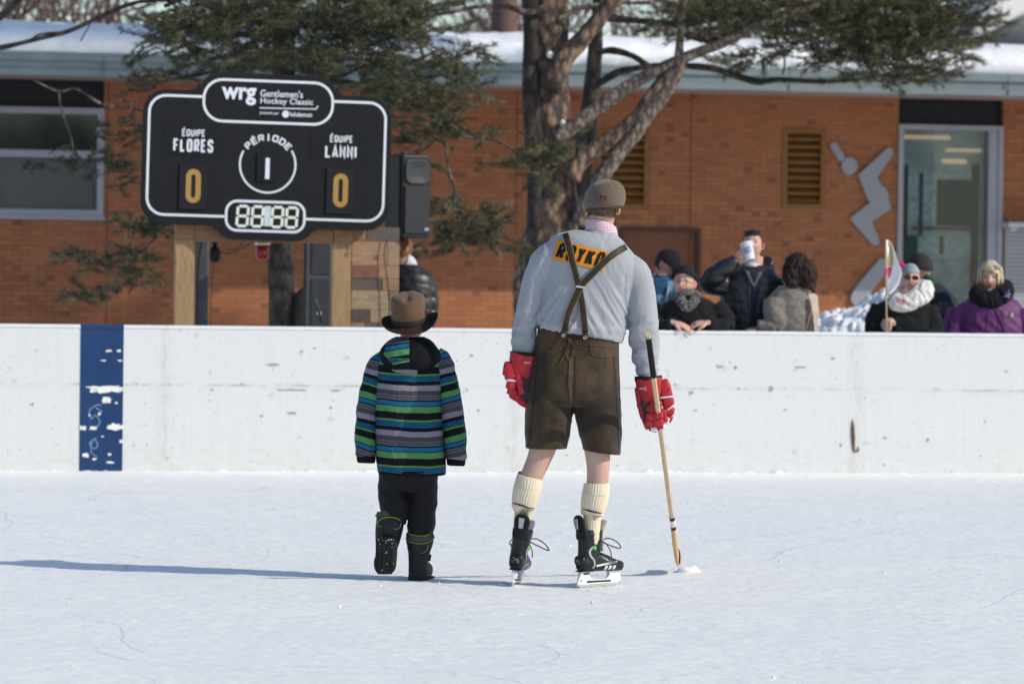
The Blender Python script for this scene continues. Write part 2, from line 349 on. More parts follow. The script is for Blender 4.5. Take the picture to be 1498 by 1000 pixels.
# ================================================================ BOARDS
def board_mat(name, base, stripe=False):
    m, nt, b = newmat(name); co = objco(nt); c = base
    fl = nzt(nt, objco(nt, (60, 1, 1.2)), 1.2, 3, .6); big = nzt(nt, co, 2.2, 5, .6)
    if not stripe:
        c = mixc(nt, mth(nt, 'MULTIPLY', ramp(nt, fl, [(.4, 0.), (.7, 1.)]), .35), base, tuple(x*.86 for x in base))
        c = mixc(nt, mth(nt, 'MULTIPLY', ramp(nt, big, [(.45, 0.), (.75, 1.)]), .35), c, (.70, .70, .66))
        sp = nd(nt, 'ShaderNodeSeparateXYZ'); nt.links.new(co, sp.inputs[0]); z = sp.outputs[2]
        low = nd(nt, 'ShaderNodeMapRange'); nt.links.new(z, low.inputs[0]); low.inputs[1].default_value = .35; low.inputs[2].default_value = 0.; low.inputs[3].default_value = 0; low.inputs[4].default_value = .5
        c = mixc(nt, mth(nt, 'MULTIPLY', low.outputs[0], ramp(nt, nzt(nt, objco(nt, (1, 1, 2.5)), 9, 5), [(.4, 0.), (.65, 1.)])), c, (.58, .56, .50))
        # worn scuffs at puck height, in a wavering horizontal band
        bandd = mth(nt, 'ABSOLUTE', mth(nt, 'SUBTRACT', z, mth(nt, 'ADD', .625, mth(nt, 'MULTIPLY', nzt(nt, objco(nt, (1, 1, .01)), 3, 3), .02))))
        bm = mth(nt, 'MULTIPLY', mth(nt, 'LESS_THAN', bandd, .008), ramp(nt, nzt(nt, objco(nt, (1, 1, .2)), 2.3, 4, .7), [(.48, 0.), (.6, .75)]))
        c = mixc(nt, bm, c, (.36, .38, .38))
    if not stripe:
        sx = sp.outputs[0]; jm = None
        for jx in JX:
            q = mth(nt, 'SUBTRACT', 1., mth(nt, 'MULTIPLY', mth(nt, 'ABSOLUTE', mth(nt, 'SUBTRACT', sx, jx)), 11.)); q = mth(nt, 'MAXIMUM', q, 0.); jm = q if jm is None else mth(nt, 'MAXIMUM', jm, q)
        c = mixc(nt, mth(nt, 'MULTIPLY', jm, ramp(nt, nzt(nt, objco(nt, (3, 1, 1)), 7, 5, .7), [(.42, 0.), (.62, .55)])), c, (.50, .47, .42))
        sm = mth(nt, 'MAXIMUM', mth(nt, 'SUBTRACT', 1., mth(nt, 'MULTIPLY', bandd, 28.)), 0.); c = mixc(nt, mth(nt, 'MULTIPLY', sm, ramp(nt, nzt(nt, objco(nt, (2, 1, 9)), 3, 5, .7), [(.45, 0.), (.65, .6)])), c, (.55, .52, .47))
        c = mixc(nt, ramp(nt, nzt(nt, objco(nt, (1, 1, 1.6)), 6, 6, .8), [(.58, 0.), (.68, .30)]), c, (.56, .54, .50))
    def chips(scale, thr, thr2, col, amt, seedloc):
        nonlocal c
        v = nd(nt, 'ShaderNodeTexVoronoi'); v.inputs['Scale'].default_value = scale; v.inputs['Randomness'].default_value = 1
        dd = nd(nt, 'ShaderNodeVectorMath', operation='ADD'); nn = nd(nt, 'ShaderNodeTexNoise'); nn.inputs['Scale'].default_value = 30; cc = objco(nt, (1, 1, 1.3), loc=seedloc); nt.links.new(cc, nn.inputs['Vector'])
        s = nd(nt, 'ShaderNodeVectorMath', operation='SCALE'); nt.links.new(nn.outputs['Color'], s.inputs[0]); s.inputs[3].default_value = .05
        nt.links.new(cc, dd.inputs[0]); nt.links.new(s.outputs[0], dd.inputs[1]); nt.links.new(dd.outputs[0], v.inputs['Vector'])
        sz = nd(nt, 'ShaderNodeSeparateColor'); nt.links.new(v.outputs['Color'], sz.inputs[0])
        m1 = mth(nt, 'LESS_THAN', v.outputs['Distance'], mth(nt, 'MULTIPLY', mth(nt, 'SUBTRACT', sz.outputs[0], thr2), thr))
        c = mixc(nt, mth(nt, 'MULTIPLY', m1, amt), c, col)
    if not stripe:
        chips(7, .36, .68, (.30, .29, .25), .8, (3, 0, 1)); chips(13, .46, .68, (.20, .28, .32), .8, (9, 0, 4)); chips(6, .26, .5, (.60, .50, .30), .6, (1, 0, 7)); chips(9, .7, .62, (.52, .52, .49), .55, (5, 0, 2))
        chips(24, .46, .58, (.36, .36, .34), .55, (2, 0, 11))
    if stripe: c = mixc(nt, ramp(nt, big, [(.4, 0.), (.7, .3)]), c, (.02, .08, .2))
    nt.links.new(c, b.inputs['Base Color']); b.inputs['Roughness'].default_value = .5; b.inputs['Specular IOR Level'].default_value = .35
    bump(nt, b, mth(nt, 'ADD', fl, big), .25, .004); return m
JX = [BP.hit(x, 580)[0] for x in (240, 752, 1252)]
M_bw = board_mat('board_paint', (.70, .70, .705)); M_bb = board_mat('blue_paint', (.006, .036, .125), True); M_cap = mk('cap_paint', (.74, .76, .78), .5, .04)
M_chipw = mk('bare_patch', (.80, .79, .76), .8, .1, 40, .5)
root = thing('rink_boards', BP.w(0, 0, 0), 'white painted hockey rink boards with a blue line stripe, scuffed and chipped', 'rink boards', yaw=YAW)
joints = [-4.7]+[BP.hit(x, 580)[0] for x in (242, 752, 1252)]+[4.9]
for i in range(4):
    a0, a1 = joints[i]+.0001, joints[i+1]-.0001; mb = MB(); off = 0.
    mb.add(*lbox(BP, a0, a1, -.045+off, off, -.02, 1.045)); obj('board_panel', mb, M_bw, root, smooth=False)
    mb = MB(); mb.add(*lbox(BP, a0, a1, -.085, .006+off, 1.046, 1.072)); obj('top_rail', mb, M_cap, root, smooth=False, bevel=.006)
s0, s1 = BP.hit(117, 580)[0], BP.hit(180, 580)[0]
mb = MB(); mb.add(*lbox(BP, s0, s1, .0, .0035, -.01, 1.045)); mb.add(*lbox(BP, s0, s1, -.087, .0085, 1.044, 1.0745)); st = obj('blue_stripe', mb, M_bb, root, smooth=False)
def ragged(px, py, wp, hp, seed):
    a, z = BP.hit(px, py); n = 40; w_, h_ = wp/196/2, hp/196/2
    P = []
    for i in range(n):
        t = 2*math.pi*i/n; k = 1+.6*nz(math.cos(t)*2.5, math.sin(t)*2.5, seed)+.6*nz(math.cos(t)*7, math.sin(t)*8, seed)
        P.append((a+w_*k*math.copysign(abs(math.cos(t))**.7, math.cos(t)), z+h_*k*math.copysign(abs(math.sin(t))**.7, math.sin(t))))
    return P
for i, q in enumerate([(155, 569, 50, 9), (137, 571, 12, 6), (156, 585, 11, 9), (168, 624, 20, 8), (137, 626, 9, 5), (121, 626, 10, 6), (126, 665, 9, 6), (145, 605, 4, 4), (160, 513, 9, 3), (174, 513, 6, 3), (151, 527, 7, 2), (175, 527, 7, 2),
        (177, 645, 5, 5), (138, 671, 6, 3), (160, 664, 5, 3), (161, 676, 10, 3), (150, 638, 4, 2), (131, 607, 3, 3), (170, 589, 4, 3)]):
    mb = MB(); mb.add(*prism(ragged(*q, i*3.7), lambda a, b, h: BP.w(a, h, b), .004, .0055)); obj('bare_patch', mb, M_chipw, st, smooth=False)
mb = MB()  # faint scribble on the stripe
P = [(148, 593), (142, 592), (131, 600), (133, 612), (140, 607), (146, 617), (140, 627)]; Q = [(140, 596), (150, 602)]; S = [(141, 640), (131, 648), (137, 656), (143, 650), (136, 642), (133, 660), (142, 668)]
for L in (P, Q, S):
    shapeadd(mb, ribbon([BP.hit(*p) for p in cr(L, 4)[:, :2]], .009), lambda a, b: BP.w(a, .0048, b))
obj('scribble', mb, mk('grey_ink', (.16, .24, .38), .7), st, smooth=False)
mb = MB(); P = [(1247, 613), (1249, 622), (1250.5, 640), (1250, 655), (1252, 662), (1248, 660), (1245.5, 645), (1245, 628)]
mb.add(*prism([BP.hit(*p) for p in P], lambda a, b, h: BP.w(a, h, b), .003, .0075)); P = [(1255, 652), (1256.5, 660), (1253.5, 661)]
mb.add(*prism([BP.hit(*p) for p in P], lambda a, b, h: BP.w(a, h, b), .003, .006)); obj('split_wood', mb, mk('torn_wood', (.13, .065, .04), .9, .5, 90), root, smooth=False)
M_scuff = mk('scuff', (.34, .36, .36), .8, .4, 60); rr = random.Random(11)      # scuffs and gouges that have a shape of their own
for (px, py, wp, hp) in [(1053, 536, 12, 5), (1076, 537, 6, 6), (1128, 569, 7, 10), (1171, 537, 18, 3), (1219, 524, 7, 4), (1011, 574, 8, 6), (1357, 643, 5, 6), (1472, 543, 5, 4), (399, 533, 18, 4), (427, 570, 50, 3), (492, 571, 14, 4), (310, 570, 6, 3), (442, 514, 6, 4), (383, 608, 5, 4), (484, 596, 6, 3), (428, 604, 14, 4), (690, 520, 5, 4), (620, 660, 6, 3), (1230, 651, 4, 5), (700, 600, 4, 4), (1018, 600, 5, 3), (1295, 640, 8, 3)]:
    mb = MB(); mb.add(*prism(ragged(px, py, wp*.8, hp*.8, px*.37), lambda a, b, h: BP.w(a, h, b), .0, .0032)); obj('scuff_mark', mb, M_scuff, root, smooth=False)
# ================================================================ BUILDING
def brick_mat():
    m, nt, b = newmat('brick'); tc = objco(nt); sp = nd(nt, 'ShaderNodeSeparateXYZ'); nt.links.new(tc, sp.inputs[0]); cb = nd(nt, 'ShaderNodeCombineXYZ')
    nt.links.new(sp.outputs[0], cb.inputs[0]); nt.links.new(sp.outputs[2], cb.inputs[1])
    br = nd(nt, 'ShaderNodeTexBrick'); nt.links.new(cb.outputs[0], br.inputs['Vector']); br.inputs['Scale'].default_value = 1; br.inputs['Brick Width'].default_value = .225; br.inputs['Row Height'].default_value = .068; br.inputs['Mortar Size'].default_value = .006
    br.inputs['Color1'].default_value = (.40, .150, .062, 1); br.inputs['Color2'].default_value = (.27, .098, .042, 1); br.inputs['Mortar'].default_value = (.14, .065, .035, 1); br.inputs['Bias'].default_value = -.15; br.inputs['Mortar Smooth'].default_value = .3
    c = mixc(nt, ramp(nt, nzt(nt, tc, .7, 4), [(.35, 0.), (.7, .5)]), br.outputs[0], (.36, .135, .06))
    v = nd(nt, 'ShaderNodeTexWhiteNoise'); fl = nd(nt, 'ShaderNodeVectorMath', operation='FLOOR'); dv = nd(nt, 'ShaderNodeVectorMath', operation='DIVIDE'); nt.links.new(cb.outputs[0], dv.inputs[0]); dv.inputs[1].default_value = (.1125, .068, 1); nt.links.new(dv.outputs[0], fl.inputs[0]); nt.links.new(fl.outputs[0], v.inputs['Vector'])
    c = mixc(nt, ramp(nt, v.outputs['Value'], [(.955, 0.), (.965, .55)]), c, (.10, .05, .035))
    nt.links.new(c, b.inputs['Base Color']); b.inputs['Roughness'].default_value = .85; bump(nt, b, br.outputs['Fac'], -.5, .006); return m
M_brick = brick_mat(); M_fascia = mk('fascia_metal', (.20, .235, .245), .55, .06, 3, .05); M_soffit = mk('soffit', (.34, .26, .24), .8, .05)
M_alu = mk('aluminium_frame', (.32, .33, .37), .45, .05, 5, .05, metal=.2); M_dark = mk('dark_grille', (.012, .013, .018), .5)
def glass(name, col, rough=.08):
    m, nt, b = newmat(name); co = objco(nt)
    nt.links.new(ramp(nt, nzt(nt, objco(nt, (1, 1, .6)), 1.3, 4, .6, .6), [(.35, tuple(c*.55 for c in col)), (.7, tuple(c*1.5 for c in col))]), b.inputs['Base Color'])
    b.inputs['Roughness'].default_value = rough; b.inputs['Specular IOR Level'].default_value = .9; return m
M_gl = glass('dark_glass', (.018, .028, .026)); M_gl2 = glass('lobby_glass', (.055, .11, .12))
bld = thing('brick_building', PB.w(0, 0, 0), 'long low orange brick building with a snowy overhanging roof', 'building', yaw=YAW)
def hz(py, px=749, t=0.): return PB.hit(px, py, t)[1]
eave_t = 2.2; zs = PB.hit(749, 131, 0)[1]           # soffit height at the wall
zf0 = PB.hit(749, 122, eave_t)[1]; zf1 = PB.hit(749, 93, eave_t)[1]; zsnow = PB.hit(749, 55, eave_t)[1]
zs = zf0+.02
# openings in the brick: left window block, vents, brown door, right lobby window
OP = [(-60., None)]
def rng_px(x0, x1, y0, y1): xm, ym = (x0+x1)/2, (y0+y1)/2; return PB.hit(x0, ym)[0], PB.hit(x1, ym)[0], PB.hit(xm, y1)[1], PB.hit(xm, y0)[1]
lw = rng_px(-260, 152, 118, 314); v1 = rng_px(872, 950, 188, 306); v2 = rng_px(1144, 1208, 188, 306); dr = rng_px(903, 1023, 332, 700); rw = rng_px(1311, 1464, 147, 700)
dr = (dr[0], dr[1], 0., dr[3]); rw = (rw[0], rw[1], 0., zs); lw = (lw[0], lw[1], lw[2], zs)
holes = [lw, v1, v2, dr, rw]
mb = MB(); xsn = sorted({-16., 16.}|{h[0] for h in holes}|{h[1] for h in holes}); zn = sorted({-.02, zs-.002}|{h[2] for h in holes if h[2] > 0}|{h[3] for h in holes if h[3] < zs})
for i in range(len(xsn)-1):
    for j in range(len(zn)-1):
        xc, zc = (xsn[i]+xsn[i+1])/2, (zn[j]+zn[j+1])/2
        if any(h[0] < xc < h[1] and h[2] < zc < h[3] for h in holes): continue
        mb.add([PB.w(xsn[i], 0, zn[j]), PB.w(xsn[i+1], 0, zn[j]), PB.w(xsn[i+1], 0, zn[j+1]), PB.w(xsn[i], 0, zn[j+1])], [(0, 1, 2, 3)])
for h in holes:   # reveals
    for (a, b_) in (((h[0], h[2]), (h[0], h[3])), ((h[1], h[2]), (h[1], h[3])), ((h[0], h[2]), (h[1], h[2])), ((h[0], h[3]), (h[1], h[3]))):
        mb.add([PB.w(a[0], 0, a[1]), PB.w(b_[0], 0, b_[1]), PB.w(b_[0], -.2, b_[1]), PB.w(a[0], -.2, a[1])], [(0, 1, 2, 3)])
mb.add(*lbox(PB, -16, 16, -9, -.35, -.02, zs-.01))
obj('wall', mb, M_brick, bld, smooth=False, flat=True)
mb = MB(); mb.add(*lbox(PB, -16.2, 16.2, -.3, eave_t-.02, zs, zs+.04)); obj('soffit', mb, M_soffit, bld, smooth=False)
for px in (1080, 1405):
    a, z = PB.hit(px, 140, 1.4); mb = MB(); mb.add(*lbox(PB, a-.55, a+.55, 1.3, 1.5, zs-.012, zs-.002)); obj('soffit_vent', mb, mk('vent_grey', (.08, .06, .06), .8), bld, smooth=False)
mb = MB()
H_ = zf1-zf0
mb.add(*lbox(PB, -16.3, 16.3, eave_t, eave_t+.05, zf0-.03, zf0+.06)); mb.add(*lbox(PB, -16.25, 16.25, eave_t-.05, eave_t+.02, zf0+.06, zf0+H_*.62)); mb.add(*lbox(PB, -16.3, 16.3, eave_t-.05, eave_t+.06, zf0+H_*.62, zf1))
obj('fascia', mb, M_fascia, bld, smooth=False, bevel=.006)
mb = MB()
for a in np.arange(-15, 15.1, 3.05): mb.add(*lbox(PB, a, a+.012, eave_t+.045, eave_t+.064, zf0-.02, zf1-.01))
obj('fascia_joint', mb, mk('joint', (.10, .12, .13), .7), bld, smooth=False)
# roof deck and the snow on it (sloping gently up to the ridge)
mb = MB(); P = [(eave_t-.02, zf1-.02), (eave_t-.02, zf1), (-6.5, zf1+.45), (-6.5, zf1-.4)]
mb.add([PB.w(a, t, z) for a in (-16.3, 16.3) for t, z in P], [(0, 1, 2, 3), (7, 6, 5, 4), (0, 4, 5, 1), (1, 5, 6, 2), (2, 6, 7, 3), (3, 7, 4, 0)])
roof = obj('roof', mb, M_fascia, bld, smooth=False)
n = 400; rings = []
for i in range(n):
    a = -16.2+32.4*i/(n-1); f = 1+.1*nz(a*.9, 0, 0)+.07*nz(a*4, 2, 0); hh = (zsnow-zf1)
    prof = [(eave_t+.02+.04*nz(a*5, 0, 4), zf1+.005), (eave_t+.09+.03*nz(a*6, 1, 1), zf1+.25*hh), (eave_t+.07+.04*nz(a*4, 4, 1), zf1+.6*hh*f), (eave_t-.06, zf1+.88*hh*f), (eave_t-.4, zf1+hh*f+.04)]
    for j in range(14): t = eave_t-.9-.55*j; prof.append((t, zf1+hh*f+.06+.055*(eave_t-t)+.05*nz(a*1.2, t*1.2, 0)+.02*nz(a*5, t*5, 0)))
    prof.append((-6.6, zf1)); rings.append(np.array([PB.w(a, t, z) for t, z in prof]))
V, F = ringmesh(rings, False, False); mb = MB(); mb.add(V, F); obj('roof_snow', mb, snow_mat('roof_snow', 9, .8), roof)
# windows, grilles
def frame(mb, h, wd, t0, t1):
    a0, a1, z0, z1 = h
    mb.add(*lbox(PB, a0, a0+wd, t0, t1, z0, z1)); mb.add(*lbox(PB, a1-wd, a1, t0, t1, z0, z1)); mb.add(*lbox(PB, a0+wd, a1-wd, t0, t1, z1-wd, z1)); mb.add(*lbox(PB, a0+wd, a1-wd, t0, t1, z0, z0+wd))
zt = PB.hit(75, 157)[1]; zm = PB.hit(75, 224)[1]
mb = MB(); mb.add(*lbox(PB, lw[0], lw[1], -.12, -.1, zt, zs-.001)); g = obj('grille', mb, M_dark, bld, smooth=False)
mb = MB()
for a in np.arange(lw[0]+.1, lw[1]-.05, .19): mb.add(*lbox(PB, a, a+.012, -.098, -.09, zt+.03, zs-.02))
for z in np.linspace(zt+.05, zs-.08, 4): mb.add(*lbox(PB, lw[0], lw[1], -.098, -.092, z, z+.01))
obj('grille_bar', mb, mk('bar_brown', (.03, .028, .03), .6), g, smooth=False)
mb = MB(); h = (lw[0], lw[1], lw[2], zt); frame(mb, h, .09, -.14, .03); mb.add(*lbox(PB, lw[0]+.09, lw[1]-.09, -.13, .02, zm-.06, zm+.04)); mb.add(*lbox(PB, PB.hit(-70, 200)[0], PB.hit(-70, 200)[0]+.09, -.13, .021, lw[2]+.09, zt-.09)); mb.add(*lbox(PB, lw[0]-.02, lw[1]+.02, -.05, .07, lw[2]-.05, lw[2]+.002))
wn = obj('window', mb, M_alu, bld, smooth=False, bevel=.004)
mb = MB(); mb.add(*lbox(PB, lw[0]+.08, lw[1]-.08, -.09, -.08, zm+.03, zt-.08)); obj('pane', mb, M_gl, wn, smooth=False)
mb = MB(); mb.add(*lbox(PB, lw[0]+.08, lw[1]-.08, -.09, -.08, lw[2]+.08, zm-.05)); obj('pane', mb, glass('grey_blind', (.035, .035, .04), .3), wn, smooth=False)
M_vent = mk('vent_paint', (.23, .105, .028), .55, .1)
for h in (v1, v2):
    mb = MB(); frame(mb, h, .075, -.1, .02); vt = obj('vent', mb, M_vent, bld, smooth=False, bevel=.004)
    mb = MB(); n_ = 9; st_ = (h[3]-h[2]-.15)/n_
    for i in range(n_):
        z = h[2]+.075+st_*(i+.5); V, F = box((0, 0, 0), ((h[1]-h[0])/2-.07, .045, .018), rotm('X', R(38)))
        mb.add([PB.w((h[0]+h[1])/2+v[0], -.05-v[1], z+v[2]) for v in V], F)
    obj('slat', mb, M_vent, vt, smooth=False)
    mb = MB(); mb.add(*lbox(PB, h[0]+.07, h[1]-.07, -.19, -.17, h[2]+.07, h[3]-.07)); obj('duct', mb, M_dark, vt, smooth=False)
mb = MB(); h = dr; frame(mb, (h[0], h[1], -.1, h[3]), .06, -.12, .015); db = obj('door_frame', mb, mk('door_frame_brown', (.07, .03, .02), .5), bld, smooth=False, bevel=.003)
mb = MB(); mb.add(*lbox(PB, h[0]+.06, h[1]-.06, -.1, -.05, .0, h[3]-.06)); obj('door', mb, mk('door_brown', (.17, .062, .030), .5, .06), bld, smooth=False)
# lobby window at the right
zt = PB.hit(1388, 183)[1]
mb = MB(); mb.add(*lbox(PB, rw[0], rw[1], -.12, -.1, zt, zs-.001)); g = obj('grille', mb, M_dark, bld, smooth=False)
mb = MB()
for a in np.linspace(rw[0]+.1, rw[1]-.1, 7): mb.add(*lbox(PB, a, a+.012, -.098, -.09, zt+.02, zs-.02))
for z in np.linspace(zt+.05, zs-.08, 4): mb.add(*lbox(PB, rw[0], rw[1], -.098, -.092, z, z+.01))
obj('grille_bar', mb, mk('bar_brown2', (.03, .028, .03), .6), g, smooth=False)
mb = MB(); h = (rw[0], rw[1], 0., zt); frame(mb, h, .075, -.14, .035); mb.add(*lbox(PB, rw[1]-.21, rw[1]-.08, -.14, .02, .075, zt-.076)); mb.add(*lbox(PB, rw[0]+.07, rw[1]-.2, -.13, .01, .72, .78)); wn = obj('window', mb, M_alu, bld, smooth=False, bevel=.004)
M_clr, nt, b = newmat('clear_glass'); b.inputs['Base Color'].default_value = (.06, .10, .10, 1); b.inputs['Roughness'].default_value = .03; b.inputs['Alpha'].default_value = .3; b.inputs['Specular IOR Level'].default_value = .8  # teal base colour stands in for reflections in the pane
mb = MB(); mb.add(*lbox(PB, rw[0]+.07, rw[1]-.2, -.09, -.08, .07, zt-.07)); obj('pane', mb, M_clr, wn, smooth=False)
# what shows of the lobby behind the glass: back wall, far window, ceiling lamps, red rail
mb = MB(); mb.add(*lbox(PB, rw[0]-.3, rw[1]+.3, -.349, -.34, .0, zs)); lob = obj('lobby_wall', mb, mk('teal_wall', (.58, .72, .70), .8, .3, 2), bld, smooth=False)  # wall colour lightened in place of light inside the lobby
M_lamp, nt, b = newmat('ceiling_lamp_glow'); b.inputs['Emission Color'].default_value = (1, .8, .5, 1); b.inputs['Emission Strength'].default_value = .55; b.inputs['Base Color'].default_value = (.5, .4, .3, 1)
for (x0, x1, y0, y1) in ((1318, 1400, 197, 202), (1394, 1446, 217, 221), (1388, 1424, 232, 238)):
    mb = MB(); mb.add(*pbox(PB, x0, x1, y0, y1, -.335, -.32)); obj('ceiling_lamp', mb, M_lamp, bld, smooth=False)
M_fw = mk('far_window', (.30, .38, .38), .4, .6, 14); M_fw.node_tree.nodes['Principled BSDF'].inputs['Emission Color'].default_value = (.6, .9, .9, 1); M_fw.node_tree.nodes['Principled BSDF'].inputs['Emission Strength'].default_value = .12; M_dk2 = mk('lobby_dark', (.02, .028, .03), .7, .4); M_grn = mk('green_board', (.03, .05, .015), .7); M_red = mk('red_rail', (.2, .02, .02), .5)  # far window's faint emission is added to lift the dim interior
for (x0, x1, y0, y1, m_, nm, t) in ((1338, 1440, 252, 322, M_fw, 'far_window', 0), (1318, 1338, 240, 345, M_dk2, 'dark_panel', .004), (1354, 1360, 252, 345, M_dk2, 'dark_panel', .004), (1380, 1441, 262, 330, M_dk2, 'dark_panel', .006), (1430, 1441, 240, 440, M_dk2, 'dark_panel', .009), (1318, 1352, 344, 420, M_grn, 'green_board', .012), (1343, 1440, 345, 372, M_fw, 'far_window', .0), (1343, 1440, 332, 336, M_red, 'red_rail', .014), (1384, 1390, 345, 372, M_dk2, 'dark_panel', .02), (1360, 1441, 380, 440, mk('lobby_teal', (.42, .56, .58), .5, .5, 5), 'counter', .004)):
    mb = MB(); mb.add(*pbox(PB, x0, x1, y0, y1, -.335+t, -.333+t)); obj(nm, mb, m_, bld, smooth=False)
# service hatch at the far right: grey roller shutter under a small awning
a0, z1 = PB.hit(1469, 338); z0 = PB.hit(1480, 470)[1]; mb = MB(); z = z0
while z < z1: mb.add(*lbox(PB, a0, a0+1.6, .01, .045, z, z+.052)); z += .06
sh = obj('roller_shutter', mb, mk('shutter_grey', (.36, .37, .40), .5, .05), bld, smooth=False, bevel=.008)
mb = MB(); mb.add(*lbox(PB, a0-.05, a0+1.7, .0, .35, PB.hit(1469, 333)[1], PB.hit(1469, 325)[1])); mb.add(*lbox(PB, a0, a0+.1, .0, .3, PB.hit(1469, 338)[1], PB.hit(1469, 333)[1]-.003)); obj('awning', mb, mk('awning_grey', (.5, .52, .56), .5), bld, smooth=False, bevel=.02)
M_jd = mk('joint_dark', (.10, .05, .03), .9)
for px in (157, 1010, 755):
    a = PB.hit(px, 250)[0]; mb = MB(); mb.add(*lbox(PB, a, a+.012, .001, .003, .0, zs-.01)); obj('control_joint', mb, M_jd, bld, smooth=False)
# taller wing at the far right behind the low roof, with snow
P2 = Plane(66); a0, z0 = P2.hit(1425, 60); a1 = a0+14
mb = MB(); pts = [(P2.hit(1440, 75)[0], 4.), (P2.hit(1440, 50)[0], P2.hit(1440, 52)[1]), (P2.hit(1520, 10)[0], P2.hit(1520, 8)[1]), (a1, P2.hit(1520, 8)[1]+2), (a1, 4.)]
mb.add(*prism(pts, lambda a, b, h: P2.w(a, h, b), 0, -3)); wing = tag(obj('rear_wing', mb, mk('grey_siding', (.30, .33, .34), .7, .06)), 'grey sided taller wing with a snowy slope behind the low roof, far right', 'building')
mb = MB(); ps = [P2.hit(1405, 60), P2.hit(1425, 20), P2.hit(1450, -8), P2.hit(1520, -45), P2.hit(1520, 6), P2.hit(1470, 32), P2.hit(1440, 48)]
mb.add(*prism(ps, lambda a, b, h: P2.w(a, h, b), .5, -3)); obj('wing_snow', mb, M_snow, wing, smooth=False, bevel=.1)
# ---------------------------------------------------------------- diving figure on the wall
M_fig = mk('figure_grey', (.30, .31, .34), .55, .04)
def capsule(P, wd):
    """rounded band along P"""
    P = [np.array(p, float) for p in P]; L, Rr = [], []
    out = []; r = wd
    d0 = (P[1]-P[0])/np.linalg.norm(P[1]-P[0]); d1 = (P[-1]-P[-2])/np.linalg.norm(P[-1]-P[-2])
    V, F = ribbon(P, 1, False); n = len(P); L = [P[i]+(V[i]-P[i])*r[i]*1. for i in range(n)]; Rr = [P[i]+(V[n+i]-P[i])*r[i] for i in range(n)]
    a1 = math.atan2(*(L[-1]-P[-1])[::-1]); a0 = math.atan2(*(Rr[0]-P[0])[::-1])
    cap1 = [P[-1]+r[-1]/2*np.array([math.cos(a1-math.pi*k/8), math.sin(a1-math.pi*k/8)]) for k in range(1, 8)]
    cap0 = [P[0]+r[0]/2*np.array([math.cos(a0-math.pi*k/8), math.sin(a0-math.pi*k/8)]) for k in range(1, 8)]
    return L+cap1+Rr[::-1]+cap0
figr = thing('wall_figure', PB.w(PB.hit(1260, 300)[0], 0, PB.hit(1260, 300)[1]), 'flat grey diver figure fixed to the brick wall left of the lobby window', 'wall sign', yaw=YAW)
def Ppx(l): return [PB.hit(x, y) for x, y in l]
u = 1/105.
for nm, pl, wd in (('hand', [(1219, 214), (1229, 230)], (11, 11)), ('arm_and_torso', [(1299, 223), (1268, 258), (1281, 285)], (13, 24, 30)), ('leg', [(1284, 284), (1288, 300), (1258, 322), (1279, 352)], (28, 26, 24, 14)), ('lower_leg', [(1290, 388), (1262, 424), (1255, 436)], (20, 24, 24))):
    mb = MB(); P = capsule(Ppx(pl), [x*u for x in wd]); mb.add(*prism(P, lambda a, b, h: PB.w(a, h, b), .01+.003*len(nm)/5, .045+.003*len(nm)/5)); obj(nm, mb, M_fig, figr, smooth=False)
mb = MB(); c = PB.hit(1241.5, 243); mb.add(*prism([(c[0]+12*u*math.cos(t), c[1]+13*u*math.sin(t)) for t in np.linspace(0, 6.2, 28)], lambda a, b, h: PB.w(a, h, b), .01, .045)); obj('head', mb, M_fig, figr, smooth=False)
# ================================================================ SCOREBOARD
SP = Plane(30.3, R(8.5)); ZU = 1/(3.329*FPX/30.6)       # metres per unit of the drawing
c0 = SP.hit(190+667/3.329, 90+465/3.329); TL = R(-1.0)
def sg(t):                        # drawing (u right, v down) -> world, t proud
    def fn(u_, v_):
        x, z = u_*ZU, -v_*ZU; return SP.w(c0[0]+x*math.cos(TL)-z*math.sin(TL), t, c0[1]+x*math.sin(TL)+z*math.cos(TL))
    return fn
def union_outline():
    # main body, top bump and bottom bump with soft inner corners
    P = []
    def arc(cx, cy, r, a0, a1, k=9):
        for i in range(k+1): t = R(a0+(a1-a0)*i/k); P.append((cx+r*math.cos(t), cy+r*math.sin(t)))
    # v up here (negated later)
    arc(485, 195, 110, 0, 90); arc(375, 345, 40, 270, 180); arc(235, 305, 90, 15, 90); arc(-235, 305, 90, 90, 165); arc(-375, 345, 40, 360, 270); arc(-485, 195, 110, 90, 180)
    arc(-485, -225, 110, 180, 270); arc(-262, -365, 30, 90, 30, 5); arc(-150, -315, 82, 205, 270); arc(150, -315, 82, 270, 335); arc(262, -365, 30, 150, 90, 5); arc(485, -225, 110, 270, 360)
    return [(x, -y) for x, y in P]
M_sb = mk('board_black', (.007, .0075, .010), .7, .3, 30, .15); M_wh = mk('sign_white', (.74, .77, .82), .5, .03); M_pl = mk('plate_black', (.006, .006, .007), .35); M_gold = mk('gold_digit', (.42, .24, .07), .5, .05); M_cream = mk('clock_cream', (.78, .80, .70), .5, .03)
sb = thing('scoreboard', SP.w(c0[0], 0, 0), 'black scoreboard with white outlines, gold zeros and a white clock, on a timber frame', 'scoreboard', yaw=SP.yaw)
mb = MB(); mb.add(*prism(union_outline(), lambda a, b, h: sg(h)(a, b), -.05, 0)); face = obj('board', mb, M_sb, sb, smooth=False, bevel=.004)
def paint(name, shapes, m, t=.003, parent=None):
    mb = MB()
    for VF in shapes: shapeadd(mb, VF, sg(t))
    return obj(name, mb, m, parent or sb, smooth=False, flat=True)
def off(VF, u_, v_, sy=-1): V, F = VF; return [(a+u_, b*sy+v_) for a, b in V], F
def ftbox(txt, cu_, cv, wd, ht, bo=0.): V, F, _ = ftext(txt, bo); return [((a-.5)*wd+cu_, -(b-.5)*ht+cv) for a, b in V], F
